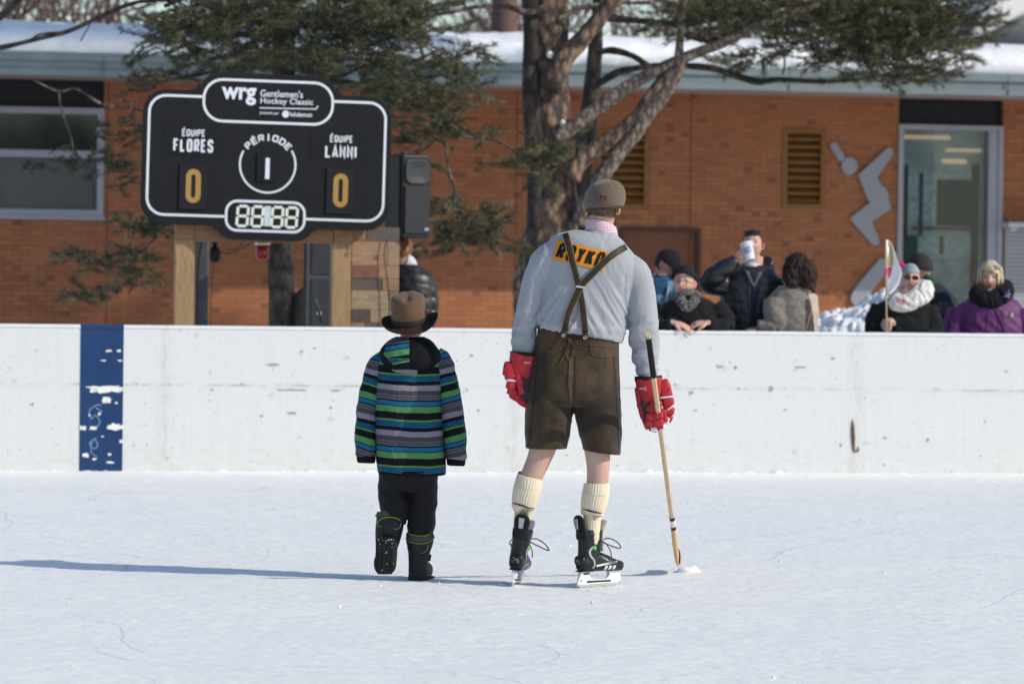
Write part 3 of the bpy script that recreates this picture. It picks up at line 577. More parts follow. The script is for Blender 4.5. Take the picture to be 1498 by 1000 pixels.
# outlines
rr_ = rrect(-565, -278, 565, 290, 80)
main = [(x, y) for x, y in rr_]
def openline(P): return ribbon(P, 12, False)
top_l = [(-308, -278)]+[p for p in rr_ if p[0] < -300 and p[1] < 0]
seq_ = rrect(-565, -276, 565, 290, 80)     # order: bottom-right(v+), bottom-left, top-left, top-right in drawing coords
br_, bl_, tl_, tr_ = seq_[0:9], seq_[9:18], seq_[18:27], seq_[27:36]
lines = [ribbon([(-185, 290)]+bl_+tl_+[(-308, -276)], 12), ribbon([(308, -276)]+tr_+br_+[(190, 290)], 12), ribbon(rrect(-308, -361, 308, -163, 90), 12, True), ribbon(rrect(-186, 214, 188, 354, 52), 12, True)]
paint('outline', lines, M_wh)
paint('logo_lettering', [ftbox('wrg', -142, -285, 165, 84, .03), ftbox("Gentlemen's", 62, -303, 204, 34, .012), ftbox('Hockey Classic', 88, -264, 252, 36, .012), ribbon([(-42, -232), (205, -236), (228, -236), (238, -252)], 5), ftbox('presenté par', 6, -208, 90, 18, .01), ftbox('lululemon', 158, -208, 104, 22, .02), ([(84+17*math.cos(t), -207+17*math.sin(t)) for t in np.linspace(0, 6, 20)], [tuple(range(20))])], M_wh)
paint('name_plate', [([(-497, -145), (-215, -145), (-215, 5), (-497, 5)], [(0, 1, 2, 3)])], M_pl, .002); paint('name_plate', [([(207, -140), (490, -140), (490, 5), (207, 5)], [(0, 1, 2, 3)])], M_pl, .002)
paint('team_lettering', [off(word('ÉQUIPE', 110, 34, 5.6, .6), -352, -102), off(word('FLORES', 190, 62, 10.5, .6), -352, -42)], M_wh, .004)
paint('team_lettering', [off(word('ÉQUIPE', 110, 34, 5.6, .6), 355, -98), off(word('LANNI', 152, 60, 10, .6), 354, -37)], M_wh, .004)
for cu_, cv in ((-345, 150), (357, 148)):
    mb = MB(); mb.add(*prism(rrect(cu_-68, cv-104, cu_+62, cv+112, 4, 2), lambda a, b, h: sg(h)(a, b), .0, .012)); pl_ = obj('score_plate', mb, mk('plate_soft', (.010, .010, .012), .6), sb, smooth=False, bevel=.002)
    paint('score_digit', [ribbon([(x+cu_+(-2 if cu_ < 0 else 0), y+cv) for x, y in rrect(-23, -68, 23, 68, 23)], 25, True)], M_gold, .015, pl_)
mb = MB(); mb.add(*prism(rrect(-46, -15, 46, 118, 3, 2), lambda a, b, h: sg(h)(a, b), .0, .012)); pl_ = obj('period_plate', mb, M_pl, sb, smooth=False, bevel=.002)
paint('period_digit', [ribbon([(4, 5), (4, 105)], 20)], M_wh, .015, pl_)
C = (5, 37); arcp = [(C[0]+133*math.sin(R(a)), C[1]-133*math.cos(R(a))) for a in range(58, 303, 6)]; arcp = arcp; paint('period_ring', [ribbon(arcp, 9)], M_wh)
ls = []
for ch, a in zip('PÉRIODE', (-47, -31, -15.5, 0, 15, 31, 47)):
    V, F = word(ch, 30 if ch != 'I' else 8, 34, 7.5); t = R(a); rr0 = 130
    if ch == 'I': V, F = ribbon([(0, -17), (0, 17)], 8)
    ls.append(([(C[0]+(x)*math.cos(t)+(rr0+y)*math.sin(t), C[1]+x*math.sin(t)-(rr0+y)*math.cos(t)) for x, y in V], F))
paint('period_lettering', ls, M_wh)
def seg8(cx):
    o = []; w2, h2 = 25, 47
    for P in ([(-w2+5, -h2), (w2-5, -h2)], [(-w2+6, 0), (w2-6, 0)], [(-w2+5, h2), (w2-5, h2)], [(-w2, -h2+3), (-w2, -4)], [(w2, -h2+3), (w2, -4)], [(-w2, 4), (-w2, h2-3)], [(w2, 4), (w2, h2-3)]):
        o.append(ribbon([(cx+x-y*.06, 285+y) for x, y in P], 13))
    return o
mb = MB(); mb.add(*prism(rrect(-172, 222, 174, 346, 44), lambda a, b, h: sg(h)(a, b), .0, .004)); ck = obj('clock_panel', mb, M_pl, sb, smooth=False)
for cx_ in (-108, -37, 58, 127): paint('clock_digit', seg8(cx_), M_cream, .008, ck)
paint('clock_filler', [([(-4, 234), (26, 234), (26, 330), (-4, 330)], [(0, 1, 2, 3)])], mk('filler_pale', (.60, .66, .70), .5, .15, 80), .006, ck)
# timber frame
def wood(name, a, b2, sc=(1, 1, 8), knots=True):
    m, nt, b = newmat(name); co = objco(nt, sc); g_ = nzt(nt, co, 6, 5, .6, 1.5)
    c = ramp(nt, g_, [(.3, b2), (.55, a), (.75, tuple(x*1.15 for x in a))])
    if knots:
        v = nd(nt, 'ShaderNodeTexVoronoi'); v.inputs['Scale'].default_value = 5; nt.links.new(objco(nt), v.inputs['Vector']); c = mixc(nt, ramp(nt, v.outputs['Distance'], [(.0, .8), (.1, .5), (.14, 0.)]), c, tuple(x*.45 for x in b2))
    nt.links.new(c, b.inputs['Base Color']); b.inputs['Roughness'].default_value = .75; bump(nt, b, g_, .3, .003); return m
WV = wood('timber_vertical', (.40, .25, .125), (.27, .16, .075), (8, 8, .8)); WH = wood('timber_horizontal', (.36, .18, .09), (.24, .12, .06), (.8, 8, 8))
SP2 = Plane(30.42, R(8.5))
tf = thing('timber_frame', SP2.w(SP2.hit(385, 460)[0], 0, 0), 'pale timber post and beam frame carrying the scoreboard behind the boards', 'sign frame', yaw=SP2.yaw)
for x0, x1 in ((256, 284), (486, 513)):
    a0, a1 = SP2.hit(x0, 410)[0], SP2.hit(x1, 410)[0]; mb = MB(); mb.add(*lbox(SP2, a0, a1, -.14, 0, -.02, SP2.hit(x0, 350)[1])); obj('post', mb, WV, tf, smooth=False, bevel=.004)
mb = MB(); mb.add(*pbox(SP2, 284.5, 487.5, 328, 355, -.10, .01)); obj('beam', mb, WH, tf, smooth=False, bevel=.004)
for x0, x1 in ((257, 284), (488, 516)):
    mb = MB(); mb.add(*pbox(SP2, x0, x1, 329, 349 if x0 < 300 else 356, -.10, .014)); obj('beam_end', mb, WH, tf, smooth=False, bevel=.004)
# plank wall of reclaimed boards right of the frame
pw = thing('plank_screen', SP2.w(SP2.hit(545, 460)[0], 0, 0), 'screen of mixed reclaimed planks right of the scoreboard frame', 'wooden screen', yaw=SP2.yaw)
cols = [(.30, .17, .09), (.40, .23, .13), (.24, .10, .065), (.13, .10, .08), (.38, .27, .16), (.10, .075, .06), (.34, .2, .1), (.2, .13, .09), (.36, .24, .15), (.16, .1, .07), (.3, .2, .12), (.22, .15, .1)]
z = SP2.hit(540, 332)[1]; i = 0; a0, a1 = SP2.hit(514.5, 410)[0], SP2.hit(584, 410)[0]
while z > 0:
    hh = (.115, .19, .10, .095, .15, .1)[i % 6]; mb = MB(); sp_ = a0+(a1-a0)*(.3, .75, .55, .65, .8, .4)[i % 6]
    mb.add(*lbox(SP2, a0, sp_-.002, -.05, -.02+.004*(i % 3), z-hh+.003, z)); cA = cols[i % 12]; obj('plank', mb, wood('plank_wood', cA, tuple(x*.55 for x in cA), (1.5, 8, 10)), pw, smooth=False, bevel=.003)
    mb = MB(); mb.add(*lbox(SP2, sp_+.001, a1, -.05, -.017+.003*(i % 2), z-hh+.003, z)); cA = cols[(i*5+3) % 12]; obj('plank', mb, wood('plank_wood', cA, tuple(x*.6 for x in cA), (1.5, 8, 10)), pw, smooth=False, bevel=.003)
    z -= hh; i += 1
# dark clip-on things under the beam
M_blk = mk('black_plastic', (.012, .012, .013), .45, .2); M_chr = mk('chrome', (.6, .62, .65), .25, .05, metal=.9); M_redg = mk('red_glass', (.30, .008, .012), .2, .2, coat=.5)
p = W(384, 368, 30.35); gl = thing('goal_lamp', p+np.array([0, 0, -.07]), 'red goal lamp with a bright metal cap hanging under the beam', 'lamp')
mb = MB(); k = 1/184; mb.add(*loft([p+np.array([0, 0, z]) for z in (.05, .045, -.045, -.06, -.063)], [.050, .056, .052, .045, .02], [.05, .056, .052, .045, .02], 24, cap=True)); obj('red_lens', mb, M_redg, gl)
mb = MB(); mb.add(*loft([p+np.array([0, 0, z]) for z in (.052, .058, .085, .088)], [.062, .064, .062, .05], [.062, .064, .062, .05], 24)); obj('cap', mb, M_chr, gl)
mb = MB(); mb.add(*tube([p+np.array([0, 0, z]) for z in (.086, .15)], .012, 8)); obj('hanger', mb, M_blk, gl)
p = W(314, 371, 30.35); bl = thing('hanging_speaker', p, 'small black rounded horn hanging from the beam beside the left post', 'horn')
mb = MB(); mb.add(*loft([p+np.array([0, 0, z]) for z in (.055, .05, .02, -.03, -.06, -.075)], [.02, .035, .045, .047, .035, .01], [.02, .035, .05, .05, .035, .01], 20)); obj('body', mb, M_blk, bl)
mb = MB(); mb.add(*loft([p+np.array([0, 0, z]) for z in (.11, .1, .055)], [.02, .028, .016], [.02, .028, .016], 14)); obj('bracket', mb, M_blk, bl)
mb = MB(); pp = [(296, 352, 0), (291, 375, 0), (289, 400, 0), (288, 440, 0), (287, 475, 0)]; mb.add(*tube([W(x, y, 30.42) for x, y, _ in pp], .006, 6)); mb.add(*tube([W(x, y, 30.4) for x, y in cr([(330, 365), (345, 364), (360, 352), (372, 345)], 4)[:, :2]], .004, 5)); mb.add(*tube([W(x, y, 30.4) for x, y in ((313, 384), (309, 420), (308, 475))], .003, 5)); mb.add(*tube([W(x, y, 30.4) for x, y in cr([(318, 368), (335, 371), (350, 365), (374, 352)], 4)[:, :2]], .004, 5))
tag(obj('cable', mb, M_blk), 'thin black cables hanging down beside the left timber post', 'cable')
mb = MB(); p0 = W(296, 352, 31.6); rib = [];
mb.add(*box((p0[0], p0[1], .88), (.05, .06, .88)));
for i in range(40): mb.add(*box((p0[0]-.02, p0[1]-.062, .5+i*.031), (.022, .006, .008)))
tag(obj('metal_post', mb, mk('post_grey', (.085, .088, .10), .5), smooth=False, bevel=.004), 'grey slotted metal post right behind the left timber post', 'post')
p0 = W(468, 355, 31.8); cab = thing('metal_cabinet', (p0[0], p0[1], 0), 'tall grey metal cabinet with panelled door beside the right timber post', 'cabinet')
mb = MB(); mb.add(*box((p0[0], p0[1], .885), (.105, .15, .885))); obj('case', mb, mk('cab_grey', (.12, .12, .135), .5), cab, smooth=False, bevel=.006)
mb = MB()
for zc, hz_ in ((1.60, .14), (1.16, .26), (.6, .26)): mb.add(*box((p0[0]+.02, p0[1]-.153, zc), (.075, .006, hz_)))
obj('door_panel', mb, mk('cab_dark', (.075, .075, .085), .5), cab, smooth=False, bevel=.003)
mb = MB(); mb.add(*box((p0[0]-.115, p0[1]-.12, .88), (.008, .02, .88))); obj('edge_strip', mb, mk('strip_brown', (.15, .07, .04), .6), cab, smooth=False)
p = W(434, 470, 30.9); mb = MB(); mb.add(*loft([p+np.array([x, 0, z]) for x, z in ((.055, .28), (.045, .25), (.01, .19), (-.005, .08), (-.01, -.1), (-.01, -1.05))], [.008, .022, .06, .07, .08, .09], [.05, .1, .14, .16, .17, .18], 28)); remesh(obj('covered_amplifier', mb, mk('black_cloth', (.008, .008, .009), .9, .3, 8, .4)), .01, 6)
tag(bpy.data.objects['covered_amplifier'], 'black cloth covered equipment behind the boards, left of the grey cabinet', 'equipment cover')
# microphone on stand
p = W(466, 455, 30.25); ms = thing('microphone_stand', (p[0], p[1], 0), 'thin black microphone stand with its mic tilted in front of the grey cabinet', 'microphone stand')
mb = MB(); mb.add(*tube([(p[0], p[1], 0), (p[0], p[1], 1.05)], .009, 8)); mb.add(*tube([(p[0], p[1], .02), (p[0]-.16, p[1]-.14, 0)], .008, 6)); mb.add(*tube([(p[0], p[1], .02), (p[0]+.16, p[1]-.14, 0)], .008, 6)); mb.add(*tube([(p[0], p[1], .02), (p[0], p[1]+.2, 0)], .008, 6)); obj('pole', mb, M_blk, ms)
mb = MB(); q = W(468, 470, 30.25); mb.add(*tube([W(470, 472, 30.25), W(466, 452, 30.2), W(459, 437, 30.15)], [.012, .013, .016], 10)); obj('microphone', mb, mk('mic_grey', (.05, .06, .07), .5), ms)
mb = MB(); mb.add(*box(W(467, 458, 30.22), (.02, .012, .012))); obj('clip', mb, M_chr, ms, smooth=False, bevel=.003)
# loudspeaker on its pole
p = W(594, 288, 31.0); sk = thing('loudspeaker', p, 'black PA loudspeaker with horn facing right, on a pole beside the scoreboard', 'loudspeaker')
yw = R(38); Rz = rotm('Z', yw)
def spk(v): return p+Rz@np.array(v)
prof = rrect(-.15, -.17, .15, .17, .05, 5); prof = [(-.09, .15), (-.155, .07), (-.155, -.12), (-.13, -.145), (.13, -.145), (.155, -.12), (.155, .07), (.09, .15)]
mb = MB(); mb.add([spk((a, b, z)) for z in (-.335, .335) for a, b in prof], [tuple(range(8)), tuple(range(15, 7, -1))]+[(i, (i+1) % 8, 8+(i+1) % 8, 8+i) for i in range(8)]); obj('cabinet', mb, M_blk, sk, smooth=False, bevel=.015)
mb = MB(); mb.add(*box(spk((0, -.150, -.11)), (.125, .008, .19), Rz)); obj('grille', mb, mk('grille_black', (.02, .021, .024), .55, .3, 200, .8, 300), sk, smooth=False, bevel=.01)
mb = MB(); rings = [np.array([spk((.115*s*math.copysign(abs(math.cos(t))**.5, math.cos(t)), y, .20+.095*s*math.copysign(abs(math.sin(t))**.5, math.sin(t)))) for t in np.linspace(0, 2*math.pi, 28, endpoint=False)]) for s, y in ((1.05, -.14), (1.05, -.158), (.95, -.158), (.5, -.146), (.3, -.1455))]; V, F = ringmesh(rings, True); mb.add(V, F); obj('horn', mb, mk('horn_grey', (.035, .038, .043), .4), sk)
mb = MB(); mb.add(*box(spk((.09, -.160, -.26)), (.02, .004, .012), Rz)); obj('badge', mb, mk('badge_blue', (.25, .3, .5), .4), sk, smooth=False)
mb = MB(); mb.add(*box(spk((-.05, .152, .12)), (.03, .02, .012), Rz)); mb.add(*box(spk((0, 0, .35)), (.05, .02, .012), Rz)); obj('carry_handle', mb, M_blk, sk, smooth=False, bevel=.005)
pb = W(575, 352, 31.0); pt_ = thing('speaker_stand', (pb[0], pb[1], 0), 'black pole stand holding up the loudspeaker beside the plank screen', 'speaker stand')
mb = MB(); mb.add(*tube([(pb[0], pb[1], .05), (pb[0], pb[1], .9)], .022, 10)); mb.add(*tube([(pb[0], pb[1], .9), (pb[0], pb[1], pb[2]+.03)], .017, 10)); obj('pole', mb, M_blk, pt_)
mb = MB(); mb.add(*box((pb[0], pb[1], 1.42), (.03, .03, .03))); mb.add(*tube([(pb[0]-.05, pb[1]-.04, 1.42), (pb[0]+.01, pb[1], 1.42)], .01, 8)); obj('collar', mb, M_blk, pt_, smooth=False, bevel=.005)
for a in (20, 140, 260):
    mb = MB(); mb.add(*tube([(pb[0], pb[1], .75), (pb[0]+.4*math.cos(R(a)), pb[1]+.4*math.sin(R(a)), .01)], .011, 8)); obj('leg', mb, M_blk, pt_)
mb = MB(); mb.add(*tube([W(x, y, 30.25) for x, y in cr([(566, 349), (562, 372), (566, 405), (569, 440), (570, 480)], 4)[:, :2]], .004, 6)); tag(obj('speaker_cable', mb, M_blk), 'thin black cable hanging down from the loudspeaker beside its pole', 'cable')
# ================================================================ TREES
def bark_mat(name, a, b2, c2, s=9):
    m, nt, b = newmat(name); co = objco(nt, (1, 1, .55)); v = nd(nt, 'ShaderNodeTexVoronoi'); v.inputs['Scale'].default_value = s*1.3; nt.links.new(co, v.inputs['Vector'])
    n1 = nzt(nt, co, s, 6, .7, 1.); n2 = nzt(nt, co, s*.35, 4)
    c = ramp(nt, n1, [(.32, c2), (.5, b2), (.68, a)]); c = mixc(nt, ramp(nt, n2, [(.4, 0.), (.65, .8)]), c, a)
    c = mixc(nt, ramp(nt, v.outputs['Distance'], [(.3, 0.), (.62, .9)]), c, c2)
    nt.links.new(c, b.inputs['Base Color']); b.inputs['Roughness'].default_value = .9; bump(nt, b, mth(nt, 'SUBTRACT', n1, v.outputs['Distance']), 1., .03); return m
M_bk1 = bark_mat('pine_bark', (.38, .235, .15), (.20, .13, .095), (.045, .034, .030), 11); M_bk2 = bark_mat('dark_bark', (.085, .065, .05), (.055, .042, .035), (.02, .017, .015)); M_bk3 = bark_mat('branch_bark', (.36, .29, .23), (.20, .15, .12), (.08, .06, .05), 16)
M_bk4 = bark_mat('twig_bark', (.22, .16, .12), (.12, .085, .06), (.05, .04, .03), 20)
def leafm(name, a, b2):
    m, nt, b = newmat(name); oi = nd(nt, 'ShaderNodeAttribute', attribute_name='v'); nt.links.new(ramp(nt, oi.outputs['Fac'], [(0., b2), (1., a)]), b.inputs['Base Color']); b.inputs['Roughness'].default_value = .6; b.inputs['Specular IOR Level'].default_value = .3
    b.inputs['Subsurface Weight'].default_value = .0; return m
M_needle = leafm('pine_needles', (.17, .158, .065), (.02, .028, .018)); M_needle2 = leafm('shaded_needles', (.15, .148, .07), (.016, .026, .017))  # second set a little darker: the left pine's shade put in the colour
class Needles:
    """thin needle triangles in tufts; numpy arrays"""
    def __init__(s): s.V = []; s.a = []
    def tuft(s, p, d, n=16, L=.08, wd=.0035, sp=.75):
        d = np.asarray(d, float); d /= np.linalg.norm(d)+1e-9
        r = nr.normal(0, 1, (n, 3)); dirs = d*1.0+r*sp*.6; dirs /= np.linalg.norm(dirs, axis=1)[:, None]
        base = p+nr.normal(0, .010, (n, 3))-d*nr.uniform(0, .05, (n, 1)); ll = L*nr.uniform(.7, 1.15, (n, 1)); side = np.cross(dirs, nr.normal(0, 1, (n, 3))); side /= np.linalg.norm(side, axis=1)[:, None]
        T = np.stack([base-side*wd, base+side*wd, base+dirs*ll], 1).reshape(-1, 3); s.V.append(T); sh = np.clip(nr.normal(.42, .28)+nr.normal(0, .18, n), 0, 1); s.a.append(np.repeat(sh, 3))  # wide tone spread per tuft; pale tufts stand in for sunlit ones
    def make(s, name, m, parent):
        V = np.concatenate(s.V)-np.array(parent.location); n = len(V)//3; me = bpy.data.meshes.new(name); me.vertices.add(len(V)); me.vertices.foreach_set('co', V.astype(np.float32).ravel())
        me.loops.add(len(V)); me.loops.foreach_set('vertex_index', np.arange(len(V), dtype=np.int32)); me.polygons.add(n); me.polygons.foreach_set('loop_start', np.arange(n, dtype=np.int32)*3); me.update(); me.validate()
        me.materials.append(m); o = link(bpy.data.objects.new(name, me)); o.parent = parent; fattr(o, 'v', np.concatenate(s.a)); return o
def barktube(mb, P, r, seg=14, amp=.07, n=6):
    """P rows of world points; r radii"""
    Q = cr(np.hstack([np.asarray(P, float), np.asarray(r, float)[:, None]]), n); V, F = tube(Q[:, :3], Q[:, 3], seg)
    rr0 = np.repeat(Q[:, 3], seg); cen = np.repeat(Q[:, :3], seg, 0); k = len(cen); d = V[:k]-cen
    f = np.array([1+amp*2.2*nz(v[0]*7, v[1]*7, v[2]*2.5)+amp*nz(v[0]*22, v[1]*22, v[2]*9) for v in V[:k]]); V[:k] = cen+d*f[:, None]; mb.add(V, F)
def foliage(nd_, tb, cx, cy, rx, ry, d, n, dd=.8, droop=.25, L=.09, nn=15, twl=(.22, .45), wd=.0035, tuftstep=.05):
    """n twigs with tufts spread in an ellipse of the photo at depth d"""
    for i in range(n):
        for _ in range(20):
            a, b = nr.uniform(-1, 1), nr.uniform(-1, 1)
            if a*a+b*b < 1: break
        p = W(cx+a*rx, cy+b*ry, d+nr.uniform(-dd, dd)); az = nr.uniform(0, 6.28); dr_ = np.array([math.cos(az), math.sin(az)*.6, nr.uniform(-.4, .5)]); dr_ /= np.linalg.norm(dr_); l = nr.uniform(*twl)
        pts = []; q = p.copy()
        st_ = 5
        for k in range(st_+1):
            pts.append(q.copy()); q = q+dr_*l/st_; dr_ = dr_+np.array([nr.normal(0, .12), nr.normal(0, .12), nr.normal(0, .1)+(.12 if k > 2 else -.06)]); dr_ /= np.linalg.norm(dr_)
        pts = np.array(pts); tb.add(*tube(pts, np.linspace(.007, .003, len(pts)), 4))
        m_ = max(3, int(l/tuftstep))
        for k in range(m_):
            t = (.25+.75*k/(m_-1))*st_; i0 = min(int(t), st_-1); pp = pts[i0]+(pts[i0+1]-pts[i0])*(t-i0); dv = pts[i0+1]-pts[i0]
            nd_.tuft(pp+nr.normal(0, .012, 3), dv/np.linalg.norm(dv)+nr.normal(0, .35, 3), nn, L, wd)
def pxs(rows, d): return [W(r[0], r[1], d+(r[3] if len(r) > 3 else 0)) for r in rows], [r[2]*d/FPX for r in rows]
def limb(mb, rows, d, **k): P, r = pxs(rows, d); barktube(mb, P, r, **k)
def todown(mb, px, py, r, d, flare=1.25, **k):
    """trunk from a photo point straight down to the ground"""
    p = W(px, py, d); g = np.array([p[0], p[1], -.1]); rr0 = r*d/FPX; barktube(mb, [p, p*.5+g*.5, g+np.array([0, 0, .25]), g], [rr0, rr0*1.05, rr0*1.15, rr0*flare*1.2], **k)
# -- main pine
D = 38.; g0 = W(805, 470, D); T1 = thing('pine_tree', (g0[0], g0[1], 0), 'stout orange-barked pine with forking limbs, right behind the skating man', 'tree')
mb = MB(); limb(mb, [(812, -330, 26), (806, -160, 28), (803, -40, 30), (802, 60, 29), (803, 140, 29), (806, 220, 31), (808, 290, 35), (806, 350, 43), (806, 420, 52), (808, 480, 55)], D, seg=26, n=10, amp=.05); todown(mb, 808, 478, 55, D, seg=22)
tr1 = obj('trunk', mb, M_bk1, T1)
mb = MB(); limb(mb, [(768, -200, 11), (774, -60, 12), (777, 60, 12), (777, 130, 13), (782, 210, 14), (786, 280, 15), (786, 360, 16)], D-.15, seg=14, amp=.07); obj('trunk', mb, M_bk2, T1)
BR1 = [([(808, 130, 17), (822, 90, 15), (850, 58, 13), (880, 22, 12), (905, -10, 11), (950, -70, 9)], 0),
       ([(815, 205, 15), (832, 190, 12), (866, 165, 10), (900, 140, 10), (935, 117, 9), (985, 92, 8), (1020, 77, 7.5), (1060, 62, 7), (1110, 38, 6.5), (1150, 22, 6), (1190, 10, 5), (1230, -15, 4)], 1),
       ([(835, 262, 15), (848, 238, 12), (880, 213, 11), (905, 195, 10), (935, 165, 10), (960, 130, 9), (985, 100, 9)], 0),
       ([(850, 330, 14), (862, 290, 14), (880, 258, 12), (903, 228, 11), (925, 200, 11), (950, 165, 11), (972, 135, 11), (992, 100, 10), (994, 70, 6), (997, 30, 6), (1001, -20, 5)], 1),
       ([(800, 12, 6), (770, 18, 5), (740, 10, 4), (700, 10, 3), (660, 18, 3), (610, 26, 2)], 0),
       ([(816, 30, 5), (850, 12, 4), (900, 5, 3), (960, 4, 3)], 1)]
for rows, k in BR1:
    mb = MB(); limb(mb, rows, D-.25, seg=12, amp=.08); obj('limb', mb, (M_bk1, M_bk3)[k], T1)
# snow caught in the forks
mb = MB()
for (x, y, r) in ((805, 80, 5), (824, 181, 4.5)):
    V, F = blob((0, 0, 0), (r*.0068*.8, .035, r*.0068), None, 2, 22, 14); V = V*np.array([1+.9*nz(v[0]*30, v[1]*30, v[2]*30+x) for v in V])[:, None]+W(x, y, D-.22); mb = MB(); mb.add(V, F); obj('caught_snow', mb, M_snow, T1)
nd1 = Needles(); tb = MB(); mb = MB()
for rows in ([(655, 172, 2), (680, 200, 2.3), (710, 203, 2), (735, 210, 2), (780, 238, 2)],): limb(mb, rows, D-1.2, seg=6, n=4)
for q in ((800, 228, 30, 16, 20), (765, 240, 14, 10, 7), (790, 250, 16, 14, 8), (765, 368, 20, 8, 8)): foliage(nd1, tb, *q[:4], D-1.3, q[4], .25)
foliage(nd1, tb, 880, -90, 240, 70, D, 90, 2.)
nd1.make('needles', M_needle, T1); V_, F_ = None, None
mb.V += tb.V; n0 = mb.n; mb.F += [tuple(i+n0 for i in f) for f in tb.F]; mb.M += tb.M; mb.n += tb.n; tag(obj('twigs', mb, M_bk4, T1), kind='stuff')
# -- dark trunk behind with the big crown spreading right
D = 39.6; g0 = W(845, 470, D); T2 = thing('pine_tree', (g0[0], g0[1], 0), 'slimmer dark-trunked pine behind the stout one, its green crown spreading right over the roof', 'tree')
mb = MB(); limb(mb, [(882, -260, 9), (878, -60, 9), (874, 20, 9), (870, 80, 11), (864, 140, 12), (858, 200, 14), (850, 280, 16), (842, 360, 20), (838, 470, 24)], D, seg=16); todown(mb, 838, 468, 24, D); obj('trunk', mb, M_bk2, T2)
for rows, k in (([(870, 78, 5), (895, 74, 5), (925, 82, 5), (950, 98, 4.5)], 1), ([(864, 130, 5), (900, 108, 6), (930, 100, 5), (965, 96, 4)], 1), ([(985, 95, 5), (1040, 100, 5), (1080, 112, 5), (1110, 120, 4.5), (1140, 117, 3.5), (1200, 120, 3), (1255, 117, 2)], 1), ([(1190, 5, 4), (1160, 22, 3), (1185, 40, 3), (1215, 52, 3), (1250, 70, 3), (1275, 85, 2.5), (1295, 105, 2)], 0),
               ([(876, 25, 6), (930, 30, 5), (1000, 35, 5), (1080, 20, 4.5), (1180, 5, 4), (1300, 5, 3), (1400, 30, 2)], 1), ([(1130, 45, 2), (1142, 70, 2), (1148, 90, 1.6), (1145, 110, 1.4)], 0), ([(1140, 22, 3), (1142, 40, 2.2), (1155, 35, 1.8)], 0), ([(1250, 70, 2.5), (1330, 60, 2), (1420, 50, 1.5)], 0), ([(1085, 40, 4), (1040, 60, 4), (1000, 52, 3)], 1), ([(875, -40, 8), (960, -55, 7), (1100, -30, 6), (1250, -35, 5), (1370, -10, 3)], 1), ([(1215, 52, 2), (1235, 30, 2), (1290, 10, 2)], 0)):
    mb = MB(); limb(mb, rows, D-1.0, seg=8, amp=.1); obj('limb', mb, (M_bk3, M_bk2)[k], T2)
nd2 = Needles(); tb = MB()
for q in ((1050, 12, 60, 22, 55), (1130, 20, 60, 26, 60), (1210, 28, 60, 34, 95), (1290, 30, 60, 45, 130), (1360, 28, 55, 36, 95), (1240, 65, 55, 24, 50), (1320, 82, 42, 22, 48), (1400, 40, 40, 14, 22), (1395, 72, 26, 12, 20), (1430, 32, 12, 8, 8), (1340, 108, 30, 9, 16), (1165, 78, 26, 12, 16), (1105, 78, 18, 14, 14), (1068, 100, 14, 10, 9), (1290, 112, 18, 9, 8), (1215, 92, 18, 9, 8), (1030, 55, 22, 10, 12), (1060, 38, 30, 10, 12), (1220, 118, 10, 4, 4), (985, 20, 30, 18, 14), (1200, -40, 200, 30, 90), (1380, 100, 24, 8, 10), (1400, 8, 40, 10, 20)):
    foliage(nd2, tb, q[0], q[1], q[2], q[3], D-1.2, int(q[4]*.95), .8)
nd2.make('needles', M_needle, T2); tag(obj('twigs', tb, M_bk4, T2), kind='stuff')
